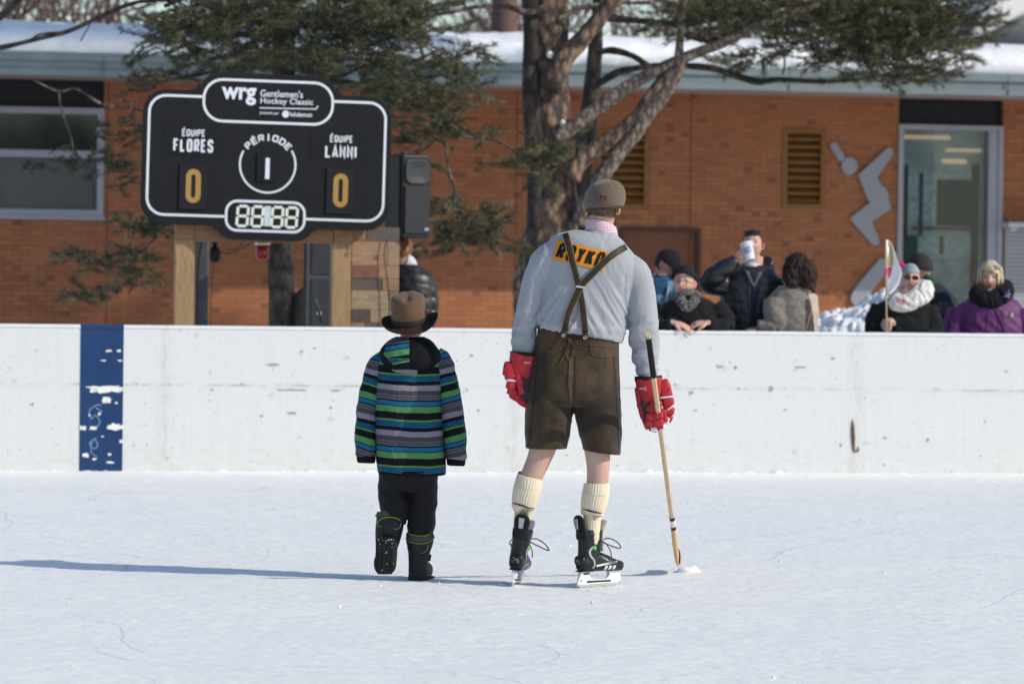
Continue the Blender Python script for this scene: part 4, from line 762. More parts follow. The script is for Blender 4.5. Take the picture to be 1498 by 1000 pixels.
# -- left pine
D = 35.5; g0 = W(412, 470, D); T3 = thing('pine_tree', (g0[0], g0[1], 0), 'dark pine rising behind the scoreboard with drooping green branches on both sides', 'tree')
mb = MB(); limb(mb, [(420, -300, 13), (416, -60, 15), (415, 60, 16), (414, 160, 17), (410, 260, 18), (408, 350, 18), (412, 420, 19), (414, 470, 20)], D, seg=16); todown(mb, 414, 468, 20, D); obj('trunk', mb, M_bk2, T3)
lim3 = [([(418, 60, 5), (440, 88, 5), (470, 100, 5), (500, 118, 4), (530, 150, 4)], 0), ([(410, 105, 4), (385, 85, 3.5), (350, 95, 3), (300, 108, 3), (240, 118, 2)], 1), ([(418, -20, 6), (500, -10, 5), (560, 20, 4), (610, 60, 3), (620, 95, 2.5)], 1), ([(414, 30, 5), (360, 50, 4), (300, 55, 3.5), (240, 80, 3)], 1), ([(415, -60, 5), (330, -30, 4), (240, 10, 3)], 1),
        ([(420, 130, 5), (500, 120, 4.5), (570, 140, 4), (620, 158, 3), (665, 180, 2.6), (700, 203, 2.2)], 1), ([(648, 168, 2), (652, 210, 2), (657, 250, 2), (668, 283, 2), (660, 300, 1.8), (640, 330, 1.5), (632, 360, 1.2)], 0), ([(662, 262, 2), (672, 300, 2), (680, 330, 1.6), (678, 345, 1)], 0), ([(570, 228, 1.6), (600, 224, 1.6), (622, 218, 1.8), (636, 205, 1.6)], 0), ([(640, 240, 1.4), (655, 255, 1.4), (665, 290, 1.4)], 0),
        ([(405, 330, 4), (330, 320, 3), (260, 328, 2.6), (238, 332, 2.4), (225, 352, 2.3), (205, 372, 2.2), (185, 382, 2), (150, 386, 1.8), (115, 380, 1.3)], 0), ([(215, 360, 1.8), (198, 385, 1.6), (175, 408, 1.5), (150, 425, 1.2)], 0), ([(400, 170, 4), (300, 165, 3), (225, 165, 2.4), (190, 158, 2.2), (150, 153, 2), (112, 130, 1.8), (86, 134, 1.7), (50, 118, 1.2)], 0), ([(86, 134, 1.7), (90, 160, 1.5), (97, 182, 1.6), (104, 200, 1.4), (108, 222, 1)], 0), ([(104, 212, 1.2), (88, 216, 1.1), (70, 226, 1)], 0), ([(216, 190, 1.6), (200, 178, 1.5), (190, 150, 1.5), (165, 147, 1)], 0), ([(215, 175, 1), (190, 176, 1.2), (172, 170, .8)], 0), ([(180, 10, 3.2), (140, 28, 3.4), (100, 46, 3.5), (60, 56, 3.6), (0, 70, 4), (-60, 74, 4)], 1), ([(260, 0, 3), (210, 2, 3), (180, 10, 3.2)], 1), ([(100, 47, 2), (60, 50, 1.5), (45, 58, 1)], 1), ([(-40, 50, 6), (0, 26, 5), (18, 10, 4.5), (36, -8, 4)], 1), ([(20, 8, 1.5), (28, 2, 1), (28, 28, .8)], 1), ([(135, 30, 1), (118, 60, 1)], 1),
        ([(500, 112, 3), (540, 95, 3), (600, 90, 2), (650, 70, 2)], 1)]
for rows, k in lim3:
    mb = MB(); limb(mb, rows, D-.4, seg=7, amp=.08, n=4); obj('limb', mb, (M_bk3, M_bk2)[k], T3)
nd3 = Needles(); tb = MB()
for q in ((300, 22, 75, 30, 90), (255, 55, 45, 22, 40), (370, 40, 60, 36, 60), (340, 85, 70, 20, 55), (460, 30, 60, 34, 90), (545, 30, 55, 34, 85), (500, 80, 70, 26, 75), (600, 20, 45, 20, 40), (240, 112, 26, 10, 12), (560, 110, 40, 22, 36), (640, 95, 50, 12, 26), (700, 80, 26, 9, 9), (610, 55, 36, 14, 18), (620, 130, 50, 16, 32), (600, 165, 40, 22, 34), (650, 190, 42, 18, 30), (590, 200, 18, 14, 12), (700, 135, 28, 8, 9), (720, 195, 18, 8, 6), (440, 90, 40, 18, 22), (400, -40, 220, 40, 100),
          (640, 300, 14, 20, 12), (690, 330, 45, 18, 34), (660, 350, 30, 20, 24), (715, 348, 18, 10, 8), (600, 368, 20, 12, 12), (690, 305, 24, 8, 8), (610, 240, 12, 10, 5),
          (205, 325, 26, 14, 16), (222, 340, 18, 16, 10), (190, 380, 24, 16, 18), (205, 405, 18, 14, 12), (130, 380, 12, 7, 5), (105, 375, 12, 12, 8), (150, 385, 22, 7, 8), (125, 430, 20, 8, 10), (150, 425, 16, 8, 6), (235, 330, 12, 12, 6), (65, 235, 12, 7, 5), (118, 235, 26, 7, 8), (150, 245, 12, 8, 5), (165, 240, 16, 14, 8), (160, 190, 22, 10, 7), (190, 200, 18, 24, 10), (175, 270, 14, 10, 5)):
    small = q[1] > 180
    foliage(nd3, tb, q[0], q[1], q[2], q[3], D-.5, int(q[4]*(1. if small else .92)), .25 if small else .9, L=.085, twl=(.12, .26) if small else (.22, .45))
nd3.make('needles', M_needle2, T3); tag(obj('twigs', tb, M_bk4, T3), kind='stuff')
# -- off to the right: the tall pines whose shade falls across the roof and the left of the wall
def shade_tree(x, y, h, seed, lab):
    t = thing('pine_tree', (x, y, 0), lab, 'tree'); mb = MB(); barktube(mb, [(x, y, -.1), (x+.1, y, h*.4), (x, y, h*.8), (x, y, h)], [.3, .25, .12, .03], seg=10); obj('trunk', mb, M_bk2, t)
    nd_ = Needles(); tb = MB()
    for i in range(150):
        z = h*nr.uniform(.38, 1); rr0 = (1-z/h)*3.2+.6; a = nr.uniform(0, 6.28); q = np.array([x, y, z]); l = rr0*nr.uniform(.6, 1); e = q+np.array([math.cos(a)*l, math.sin(a)*l, nr.uniform(-.3, .2)]); tb.add(*tube([q, (q+e)/2+np.array([0, 0, .1]), e], [.04, .025, .01], 5))
        for k in range(26):
            f = nr.uniform(.25, 1); nd_.tuft(q+(e-q)*f+nr.normal(0, .16, 3), (e-q), 8, .26, .022, 1.)
    nd_.make('needles', M_needle, t); obj('limbs', tb, M_bk2, t)
shade_tree(14.0, 42.8, 22, 1, 'tall pine out of view to the right, the middle of three')
shade_tree(17.6, 43.0, 22, 2, 'tall pine out of view to the right, the farthest right of three')
shade_tree(11.2, 43.3, 20.5, 3, 'pine out of view to the right, the nearest of three')
# -- bare trees beyond the roof
M_bare = mk('bare_bark', (.13, .085, .075), .9, .3); 
def bare(x, d, h, seed, r=.2):
    rr_ = random.Random(seed); segs = []
    def grow(p, v, l, r_, dep):
        q = p+v*l; segs.append((p, q, r_, r_*.72))
        if dep == 0: return
        for k in range(rr_.choice([2, 3, 3])):
            nv = v+np.array([rr_.gauss(0, .42), rr_.gauss(0, .42), rr_.gauss(.05, .25)]); nv /= np.linalg.norm(nv); grow(q, nv, l*rr_.uniform(.68, .88), r_*.66, dep-1)
    p = np.array([x, d, 0.]); grow(p, np.array([0, 0, 1.]), h, r, 6)
    return segs
rb = random.Random(21)
for i in range(15):
    px = (-30, 45, 120, 190, 262, 480, 600, 668, 730, 800, 905, 965, 1035, 1110, 1440)[i]; d = rb.uniform(70, 84); p = W(px, 50, d)
    t = thing('bare_tree', (p[0], p[1], 0), 'leafless brown tree beyond the snowy roof', 'tree', 'bare trees beyond the roof'); segs = bare(p[0], p[1], rb.uniform(1.8, 2.6), i, .16 if i != 8 else .3)
    mb = MB(); mc = MB()
    for a, b, r1, r2 in segs: (mb if r1 > .06 else mc).add(*tube([a, b], [r1, r2], 5 if r1 > .06 else 3, cap=False))
    obj('trunk', mb, M_bare, t); obj('crown', mc, M_bare, t)
mb = MB(); P_ = W(735, 20, 62); barktube(mb, [(P_[0], P_[1], -.1), (P_[0], P_[1], 4), (P_[0]+.1, P_[1], 9)], [.28, .24, .18]); t = thing('bare_tree', (P_[0], P_[1], 0), 'thick dark trunk beyond the roof, left of the stout pine', 'tree'); obj('trunk', mb, M_bare, t)
mb = MB(); mb.add(*tube([(P_[0]+.05, P_[1], 8), (P_[0]+1, P_[1], 10)], .09)); obj('limb', mb, M_bare, t)
# ================================================================ FIGURE TOOLS
def skin_mat():
    m, nt, b = newmat('skin'); a = nd(nt, 'ShaderNodeVertexColor', layer_name='Col'); co = objco(nt); n = nzt(nt, co, 25, 4)
    nt.links.new(mixc(nt, mth(nt, 'MULTIPLY', n, .25), a.outputs[0], (.5, .25, .2)), b.inputs['Base Color']); b.inputs['Roughness'].default_value = .5; b.inputs['Subsurface Weight'].default_value = .12; b.inputs['Subsurface Radius'].default_value = (.01, .004, .002); b.inputs['Subsurface Scale'].default_value = .5
    bump(nt, b, nzt(nt, co, 120, 4), .35, .003); return m
M_skin = skin_mat()
def gs(x, s): return math.exp(-(x/s)**2)
def icoverts():
    import bmesh
    b = bmesh.new(); bmesh.ops.create_icosphere(b, subdivisions=5, radius=1); V = np.array([v.co[:] for v in b.verts]); F = [tuple(v.index for v in f.verts) for f in b.faces]; b.free(); return V, F
ICO = icoverts()
class Head:
    def __init__(s, c, yaw=0., pitch=0., roll=0., k=1., fat=1., ear=0.): # yaw 0 faces the camera (-y); + turns to image right
        s.c = np.asarray(c, float); s.R = rotm('Z', yaw)@rotm('X', pitch)@rotm('Y', roll); s.k = k; s.fat = fat; s.ear = ear
    def w(s, v): return s.c+s.R@(np.asarray(v, float)*s.k)
    def loc(s, P): return ((P-s.c)@s.R)/s.k
    def add(s, mb):
        V = ICO[0].copy(); out = np.empty_like(V)
        for i, (x, y, z) in enumerate(V):
            X, Y, Z = x*.076*s.fat, y*.096, z*.114
            if z < 0:
                j = min(1, -z); X *= 1-.24*j**1.5; Y = Y*(1-.12*j) if y < 0 else Y*(1-.45*j)
                if y < 0: Y -= .010*j
            f = -y
            if f > .1:
                w_ = min(1, (f-.1)*2.2)
                d = .026*gs(X, .011)*gs(Z+.020, .015)+.012*gs(X, .010)*gs(Z-.005, .024)+.006*(gs(X-.027, .022)+gs(X+.027, .022))*gs(Z-.030, .009)
                d -= .011*(gs(X-.031, .016)+gs(X+.031, .016))*gs(Z-.010, .013); d += .006*gs(X, .02)*(gs(Z+.047, .006)+gs(Z+.058, .006))-.002*gs(X, .022)*gs(Z+.0525, .003)
                d += .011*gs(X, .02)*gs(Z+.088, .016)+.005*(gs(X-.042, .02)+gs(X+.042, .02))*gs(Z+.022, .022); Y -= d*w_
            out[i] = (X, Y, Z)
        mb.add(out@(s.R.T*s.k)+s.c, ICO[1])
        for sx in (-1, 1):
            V_, F_ = blob((0, 0, 0), (.008*s.k, .018*s.k, .031*s.k), s.R@rotm('Z', sx*R(-25))@rotm('X', R(-12)), 2, 14, 10); mb.add(V_+s.w((sx*(.079+s.ear)*s.fat, .012, -.008-s.ear)), F_)
    def paint(s, P, col, base, lip=(.42, .13, .11), brow=(.06, .04, .03), iris=(.05, .035, .03), eyes=True):
        Q = s.loc(P)
        for i, (x, y, z) in enumerate(Q):
            if not (-.15 < y < .09 and abs(x) < .11 and -.13 < z < .12): continue
            if abs(x) > .074 and abs(z+.012) < .040 and abs(y-.012) < .03: col[i] = col[i]*.35+np.array([.5, .14, .11])*.65
            if y > -.04: continue
            c = col[i]; k = .5*gs(x, .016)*gs(z+.022, .014)+.35*(gs(x-.042, .02)+gs(x+.042, .02))*gs(z+.025, .02); c = c*(1-k)+np.array([.55, .2, .16])*k
            if abs(x) < .025 and abs(z+.0525) < .0095*(1-(x/.026)**2)+.001: c = np.array(lip)
            if abs(z+.0525) < .0014 and abs(x) < .024: c = np.array(lip)*.4
            for sx in (-1, 1):
                ax = x*sx
                if abs(z-.031-.004*math.cos((ax-.03)*60)) < .0045 and .010 < ax < .048: c = c*.25+np.array(brow)*.75
                if eyes:
                    e = ((ax-.031)/.0145)**2+((z-.010)/.0062)**2
                    if e < 1: c = np.array([.34, .30, .28])
                    if e < 1 and (ax-.031)**2+(z-.010)**2 < .0075**2: c = np.array(iris)
                    if 1 <= e < 1.7 and z > .010: c = c*.35
                if (ax-.008)**2+(z+.036)**2 < .0035**2: c = c*.35
            col[i] = c
def hand(mb, w, fd, bk, side=1, curl=.5, k=1., fingers=None, thumb=.6):
    """w wrist; fd finger direction; bk direction out of the back of the hand; side +1: thumb toward fd x bk"""
    fd = np.asarray(fd, float); fd /= np.linalg.norm(fd); bk = np.asarray(bk, float); bk -= np.dot(bk, fd)*fd; bk /= np.linalg.norm(bk); sd = np.cross(fd, bk)*side
    Rm = np.stack([sd, bk, fd], 1); w = np.asarray(w, float)
    V, F = blob(w+fd*.050*k, (.041*k, .014*k, .050*k), Rm, 2.8, 20, 12); mb.add(V, F)
    V, F = loft([w-fd*.03*k, w, w+fd*.03*k], [.027*k, .027*k, .034*k], [.020*k, .019*k, .015*k], 16, ref=bk); mb.add(V, F)
    for i in range(4):
        o = (.030, .010, -.010, -.029)[i]; L = (.040, .044, .041, .032)[i]*k; r = (.0086, .0088, .0084, .0074)[i]*k; c = curl if fingers is None else fingers[i]
        p = w+fd*(.088-(.004 if i in (0, 3) else 0))*k+sd*o*k; pts = [p-fd*.02*k, p]; a = 0.
        for j, s_ in enumerate((1, .68, .55)):
            a += c*(1.0, 1.25, .8)[j]; d = fd*math.cos(a)-bk*math.sin(a)+sd*(.06*(1.5-i)); p = p+d*L*s_; pts.append(p)
        mb.add(*tube(cr(pts, 3), np.linspace(r*1.08, r*.86, (len(pts)-1)*3+1), 10))
    p = w+fd*.018*k+sd*.026*k; a1 = thumb; d1 = fd*.62+sd*.78; d2 = fd*(.8)+sd*(.55-a1*.5)-bk*a1*.6; d2 /= np.linalg.norm(d2); d3 = fd*.8+sd*(.25-a1*.5)-bk*a1*.8; d3 /= np.linalg.norm(d3)
    pts = [p, p+d1*.034*k, p+d1*.034*k+d2*.030*k, p+d1*.034*k+d2*.030*k+d3*.024*k]; mb.add(*tube(cr(pts, 3), np.linspace(.0125*k, .0085*k, 10), 10))
class Fig:
    def __init__(s, name, px, py, d, label, cat='person', group=None, z0=0.):
        s.d = d; s.k = d/FPX; p = W(px, py, d); s.root = thing(name, (p[0], p[1], z0), label, cat, group)
    def p(s, x, y, dd=0.): return W(x, y, s.d+dd)
    def lf(s, rows, n=5, seg=36, ex=2.2, vert=False, **kw):
        """rows (px, py, depth offset m, half width px, half depth px)"""
        Q = cr(np.array([r[:5] for r in rows], float), n); C = np.array([s.p(q[0], q[1], q[2]) for q in Q])
        if vert: kw['T'] = np.tile([[vert if vert is not True else 0., 0, -1.]], (len(C), 1))
        return loft(C, Q[:, 3]*s.k, Q[:, 4]*s.k, seg, ex, **kw)
    def tb(s, rows, n=5, seg=16):
        Q = cr(np.array([r[:4] for r in rows], float), n); return tube([s.p(q[0], q[1], q[2]) for q in Q], Q[:, 3]*s.k, seg)
    def body(s, lofts, head, base, vox=.005, hands=(), it=3, extra=None, paint=True, hr=0., **kw):
        mb = MB()
        for l in lofts: mb.add(*l)
        if head is not None: head.add(mb)
        for h in hands: hand(mb, *h[0], **h[1])
        o = remesh(obj('body', mb, M_skin, s.root), vox, it, .4); P = coords(o.data)+np.array(s.root.location); col = np.tile(np.array(base, float), (len(P), 1))
        n_ = np.array([nz(*(v*9)) for v in P]); col = np.clip(col*(1+.12*n_[:, None]*np.array([1, 1.4, 1.5])), 0, 1)
        if head is not None: head.paint(P, col, base, **kw)
        if extra: extra(P, col)
        cattr(o, 'Col', col); return o
def cloth_mat(name, col, rough=.8, bs=160, bp=.25, var=.12, spec=.25, sheen=.1, fold=.25, fs=14, fsc=(1, 1, .6)):
    m, nt, b = newmat(name); co = objco(nt); co2 = objco(nt, fsc); n = nzt(nt, co, 7, 4)
    nt.links.new(ramp(nt, n, [(.3, tuple(c*(1-var) for c in col)), (.7, tuple(min(1, c*(1+var)) for c in col))]), b.inputs['Base Color']); b.inputs['Roughness'].default_value = rough; b.inputs['Specular IOR Level'].default_value = spec; b.inputs['Sheen Weight'].default_value = sheen*(.25 if max(col) < .06 else 1)
    h = mth(nt, 'ADD', mth(nt, 'MULTIPLY', nzt(nt, co, bs, 3), .12*bp/.25), mth(nt, 'MULTIPLY', nzt(nt, co2, fs, 3, .5, 1.2), fold*4)); bump(nt, b, h, .5, .012); return m
def folds(o, amp=.004, f=(9, 9, 16), seed=0., fn=None):
    rt_ = np.array(rootof(o).location)
    def g(v):
        a = nz(v[0]*f[0]+seed, v[1]*f[1], v[2]*f[2]+v[0]*6); b = nz(v[0]*f[0]*2.3, v[1]*f[1]*2.3+seed, v[2]*f[2]*2.1-v[0]*14); return amp*((1-abs(a)*2.6)*.9+.5*b)*(1 if fn is None else fn(v+rt_))
    return displace(o, g)
# ================================================================ THE MAN IN LEATHER SHORTS
DM = 18.34
man = Fig('person', 845, 860, DM, 'man seen from behind in leather shorts, grey shirt, flat cap and ice skates')
k = man.k; lf = man.lf; SKN = (.52, .33, .265)
hd = Head(man.p(883, 300, -.0), yaw=R(180-24), pitch=R(4), roll=R(-4), k=.97, ear=.010)
L = [lf([(883, 312, .02, 17, 18), (881, 330, .02, 19, 20), (879, 345, .02, 26, 24), (870, 372, .01, 60, 32), (862, 400, .0, 62, 33), (855, 440, 0, 56, 32), (846, 490, 0, 52, 32), (841, 540, 0, 58, 34), (838, 590, 0, 56, 32)]),
     lf([(812, 385, 0, 18, 18), (795, 400, 0, 17, 17), (780, 440, 0, 14, 15), (772, 470, 0, 13, 14), (768, 505, -.01, 11, 11), (767, 530, -.02, 9, 8)]),
     lf([(925, 400, 0, 18, 18), (934, 425, 0, 17, 17), (938, 470, 0, 14, 15), (941, 510, 0, 13, 13), (946, 545, -.02, 10, 10), (950, 565, -.03, 9, 8)]),
     lf([(812, 560, 0, 30, 32), (803, 610, .0, 26, 29), (795, 650, .0, 20.5, 23), (788, 672, 0, 17.5, 20), (780, 690, -.0, 16.5, 19), (773, 708, -.0, 15.5, 17), (767, 735, .02, 12.5, 14), (762, 768, .05, 8.5, 9), (759, 790, .06, 8, 8), (758, 808, .07, 8, 8), (757, 818, .10, 8, 8), (758, 820, .17, 8, 7)], seg=28),
     lf([(868, 560, 0, 30, 32), (873, 620, .0, 25, 29), (874, 655, .0, 20, 22), (875, 680, 0, 17, 20), (874, 703, -.0, 16, 18), (871, 725, -.0, 15, 17), (867, 755, 0, 10.5, 12), (864, 785, .0, 8.5, 9), (862, 805, .01, 8, 8), (866, 818, .03, 8, 8), (878, 822, .07, 8, 6)], seg=28)]
def blotch(P, col):
    for i, v in enumerate(P):
        if v[2] < .85: q = nz(v[0]*16, v[1]*16, v[2]*9)+.5*nz(v[0]*45, v[1]*45, v[2]*30); col[i] = np.clip(col[i]*np.array([1+.04*q, 1-.20*q, 1-.24*q]), 0, 1)
body = man.body(L, hd, SKN, .0055, extra=blotch, hands=[((man.p(767, 532, -.02), (.08, 0, -1), (-1, -.3, 0)), dict(side=1, curl=.45)), ((man.p(950, 566, -.03), (.05, -.05, -1), (1, -.5, 0)), dict(side=-1, curl=1.0))])
# hair: short, clipped toward the neck
mb = MB(); V = ICO[0].copy()*np.array([.0775, .098, .116]); 
for i, v in enumerate(V):
    if v[2] < 0: V[i, 0] *= 1-.20*min(1, -v[2]/.11)**1.5; V[i, 1] *= (1-.36*min(1, -v[2]/.11)) if v[1] > 0 else .9
F = [f for f in ICO[1] if V[list(f)].mean(0)[1] > -.012+.05*max(0, -V[list(f)].mean(0)[2])/.1 and V[list(f)].mean(0)[2] > -.048+.014*abs(nz(V[f[0]][0]*60, 0, 0))]
V = np.array([v*(1.015+.012*abs(nz(v[0]*140, v[1]*140, v[2]*35))) for v in V]); mb.add(V@(hd.R.T*hd.k)+hd.c, F)
M_hair = mk('short_hair', (.13, .075, .045), .75, .45, 70, .8, 260, sc=(1, 1, .35)); obj('hair', mb, M_hair, man.root)
mb = MB()       # short stubble of hair ends along the nape and beard at the right jaw
for i in range(900):
    a = nr.uniform(-1.5, 1.5); z = nr.uniform(-.055, -.03); p = hd.w((.068*math.sin(a)*(1.06+.3*z), .086*math.cos(a)*(1-.5*max(0, -z)/.1*.6), z)); d = hd.R@np.array([math.sin(a)*.2, math.cos(a)*.25, -1]); s_ = np.array([.0012, 0, 0]); mb.add([p-s_, p+s_, p+d*.012], [(0, 1, 2)])
for i in range(700):
    z = nr.uniform(-.10, -.03); a = R(nr.uniform(95, 150)); p = hd.w((-.066*math.sin(a)*(1+2.0*(z+.03))*1.03, .088*math.cos(a), z)); d = hd.R@np.array([-.4, -.3, -1]); s_ = np.array([.0012, 0, .0]); mb.add([p-s_, p+s_, p+d*.012], [(0, 1, 2)])
obj('stubble', mb, mk('stubble', (.15, .085, .05), .8, .4, 90, 0), man.root, flat=True)
# flat cap
def tweed():
    m, nt, b = newmat('tweed'); co = objco(nt); n1 = nzt(nt, co, 260, 3, .8); n2 = nzt(nt, co, 30, 3)
    nt.links.new(mixc(nt, mth(nt, 'MULTIPLY', n2, .5), ramp(nt, n1, [(.35, (.045, .030, .020)), (.5, (.115, .080, .054)), (.66, (.22, .168, .125))]), (.11, .078, .052)), b.inputs['Base Color']); b.inputs['Roughness'].default_value = .95; b.inputs['Sheen Weight'].default_value = .2; bump(nt, b, n1, .5, .004); return m
M_tweed = tweed()
def capmod(t, th): return 1-.018*np.exp(-((np.mod(th*6/(2*math.pi)+.5, 1)-.5)/.045)**2)*math.sin(math.pi*min(1, t*1.1))
mb = MB(); mb.add(*lf([(884, 305, -.005, 26.5, 30), (884, 302, -.005, 29, 34), (884.3, 296, -.005, 30.6, 36.5), (885, 287, -.005, 30.4, 37), (885.5, 277, -.005, 27.5, 34), (886, 269.5, -.005, 21.5, 28), (886.3, 265, -.005, 13.5, 18), (886.5, 262.6, -.005, 4, 5)], n=7, seg=96, ex=2.0, vert=.10, mod=capmod))
cap = obj('flat_cap', mb, M_tweed, man.root); displace(cap, lambda v: .0016*nz(v[0]*40, v[1]*40, v[2]*40))
mb = MB(); mb.add(*lf([(884, 307, -.005, 26.2, 30), (884, 304.5, -.005, 27.6, 31.8), (884, 302, -.005, 27.8, 32.4)], n=3, seg=72, vert=.10)); obj('cap_band', mb, mk('cap_band', (.06, .045, .035), .95, .3, 120), cap)
mb = MB(); V, F = blob(hd.w((0, -.115, .045)), (.062, .055, .008), hd.R@rotm('X', R(-14)), 2.4, 30, 10); mb.add(V, F); obj('peak', mb, M_tweed, cap)
bc = bvh(cap)
def proj(b, x, y, off=.003, d0=17.0):
    o = CAM; v = fw+rt*((x-749)/FPX)+up*((500-y)/FPX); ln = np.linalg.norm(v); h = b.ray_cast(Vector(o), Vector(v/ln))
    if h[0] is None: return None
    return np.array(h[0])-v/ln*off
def onto(name, b, VF, m, parent, off=.003, thick=False, xy=None, fallback=DM):
    V, F = VF; P = []
    for a, c in V:
        x, y = xy(a, c) if xy else (a, c); q = proj(b, x, y, off); P.append(q if q is not None else W(x, y, fallback))
    mb = MB(); mb.add(P, F); return obj(name, mb, m, parent, flat=True)
def rot2(cx, cy, a):
    c, s_ = math.cos(a), math.sin(a); return lambda u_, v_: (cx+u_*c+v_*s_, cy+u_*s_-v_*c)
sv = word('77', 11, 8.5, 1.4, 1.0); onto('cap_numerals', bc, sub2(sv, 2), mk('maroon_thread', (.06, .008, .010), .8), cap, .0012, xy=rot2(881.5, 291, R(4)))
# shirt
def shirt_mat():
    m, nt, b = newmat('grey_jersey'); co = objco(nt); n = nzt(nt, co, 5, 3)
    nt.links.new(ramp(nt, n, [(.3, (.30, .31, .335)), (.7, (.345, .355, .38))]), b.inputs['Base Color']); b.inputs['Roughness'].default_value = .75; b.inputs['Sheen Weight'].default_value = .25
    h = mth(nt, 'ADD', mth(nt, 'MULTIPLY', nzt(nt, co, 500, 2), .04), mth(nt, 'MULTIPLY', nzt(nt, objco(nt, (1, 1, .4), (0, R(28), 0)), 14, 3, .5, 1.6), .8)); bump(nt, b, h, .42, .013); return m
M_shirt = shirt_mat()
mb = MB()
mb.add(*lf([(883, 334, .02, 21, 22), (881, 341, .02, 25, 25), (879, 350, .02, 39, 31), (875.5, 361, .01, 58, 36), (871, 374, .0, 71, 40), (866, 392, -.0, 74, 42), (859, 422, -.0, 69, 42), (853, 452, -.0, 65, 42), (849, 472, -.0, 65, 44), (848, 481, -.0, 66, 47), (846.5, 487, -.0, 64, 46.5), (846, 489.5, -.0, 61, 44)], n=6, seg=64))
mb.add(*lf([(818, 372, 0, 22, 26), (802, 381, 0, 23.5, 27), (789, 402, 0, 21.5, 24), (781, 430, -.0, 20, 22), (774, 455, -.0, 18.5, 20), (769, 480, -.0, 17, 18), (767, 500, -.01, 17, 16.5), (767, 515, -.015, 15.5, 14.5), (767.5, 526, -.02, 13, 12), (768, 532, -.02, 12, 11)], n=6, seg=40))
mb.add(*lf([(906, 384, 0, 20, 26), (926, 400, 0, 24, 27), (935, 422, 0, 22.5, 25), (939, 448, 0, 21.5, 23), (941, 475, 0, 21, 21), (942, 498, 0, 20.5, 19), (944, 520, -.01, 18, 16), (947, 540, -.02, 14.5, 14), (949, 556, -.03, 12, 12), (950, 566, -.03, 11, 11)], n=6, seg=40))
shirt = remesh(obj('shirt', mb, M_shirt, man.root), .0055, 5, .5)
def shf(P):
    """broad fold weights: sleeves crease across, lower back creases along diagonals"""
    out = np.zeros(len(P))
    for i, v in enumerate(P):
        dx, z = v[0], v[2]; px = 749+dx/k; py = 397+(1.5-z)/k
        arm = px < 788-(py-400)*.12 or px > 917-(py-400)*.03; f = 0.
        if arm:
            w_ = min(1, max(.15, (py-430)/70)); f += w_*.0115*(1-2.3*abs(nz(px*.02, v[1]*6, py*.075+px*.03))); f += w_*.003*nz(px*.08, v[1]*20, py*.2); f += .003*(1-w_)*nz(px*.06, 0, py*.02)
        else:
            w_ = min(1, max(.12, (py-395)/70)); s_ = 1 if px > 850 else -1
            q = (px-848)*.052*s_-(py-480)*.030; f += w_*.014*(1-2.2*abs(nz(q*1.35, py*.006, s_*4.)))+w_*.005*nz(q*3, py*.02, s_*8.); f *= min(1, max(.12, (489-py)/12))
            f += .0035*gs(py-481, 12)*nz(px*.11, 0, 3); f -= .003*gs(px-(889-(py-330)*.2), 3)*(py < 350)
            f -= .004*gs(px-(793+max(0, 400-py)*.1), 3)*(375 < py < 480)+.004*gs(px-(912), 3)*(400 < py < 470)
        out[i] = f
    return out
P = coords(shirt.data)+np.array(man.root.location); Nn = normals(shirt.data); setco(shirt.data, coords(shirt.data)+Nn*shf(P)[:, None])
bs_ = bvh(shirt)
# collar of the checked shirt beneath
def check_mat():
    m, nt, b = newmat('pink_check'); sp = nd(nt, 'ShaderNodeSeparateXYZ'); nt.links.new(objco(nt), sp.inputs[0])
    a = mth(nt, 'GREATER_THAN', mth(nt, 'SINE', mth(nt, 'MULTIPLY', sp.outputs[0], 900)), 0.); c = mth(nt, 'GREATER_THAN', mth(nt, 'SINE', mth(nt, 'MULTIPLY', sp.outputs[2], 900)), 0.)
    nt.links.new(ramp(nt, mth(nt, 'MULTIPLY', mth(nt, 'ADD', a, c), .5), [(.0, (.74, .70, .74)), (.5, (.62, .42, .50)), (1., (.42, .16, .26))], 'CONSTANT'), b.inputs['Base Color']); b.inputs['Roughness'].default_value = .8; return m
mb = MB()
th = np.linspace(0, 2*math.pi, 60, endpoint=False); rings = []
for (dz, rx, ry) in ((-.02, .070, .072), (.006, .071, .073), (.030, .066, .067), (.033, .063, .064), (.0, .060, .062)):
    c0_ = man.p(879, 336, .012); rings.append(np.array([c0_+np.array([rx*1.08*math.cos(t)+.004, ry*math.sin(t), dz-.28*rx*math.cos(t)*1.0+.018*math.sin(t)*-1-.006]) for t in th]))
mb.add(*ringmesh(rings, False)); obj('collar', mb, check_mat(), man.root)
# name patch
M_or = mk('orange_patch', (.72, .25, .012), .75, .06, 60, .3, 300); M_let = mk('black_letter', (.008, .008, .009), .8)
cx, cy, an = 849, 373.5, R(13); hw, hh = 38.5, 14.6; N_ = 30
V = [(-hw+2*hw*i/N_+(.3*(j-5)/5*hh*0), -hh+2*hh*j/10) for i in range(N_+1) for j in range(11)]; F = [(i*11+j, (i+1)*11+j, (i+1)*11+j+1, i*11+j+1) for i in range(N_) for j in range(10)]
pt = onto('name_patch', bs_, (V, F), M_or, shirt, .0035, xy=rot2(cx, cy, an)); 
wd = word('ROYKO', 69, 24, 4.8, .6); wd = ([(a+b*.16, b) for a, b in wd[0]], wd[1]); onto('patch_lettering', bvh(pt), sub2(wd, 3), M_let, pt, .0022, xy=rot2(cx+.5, cy, an))
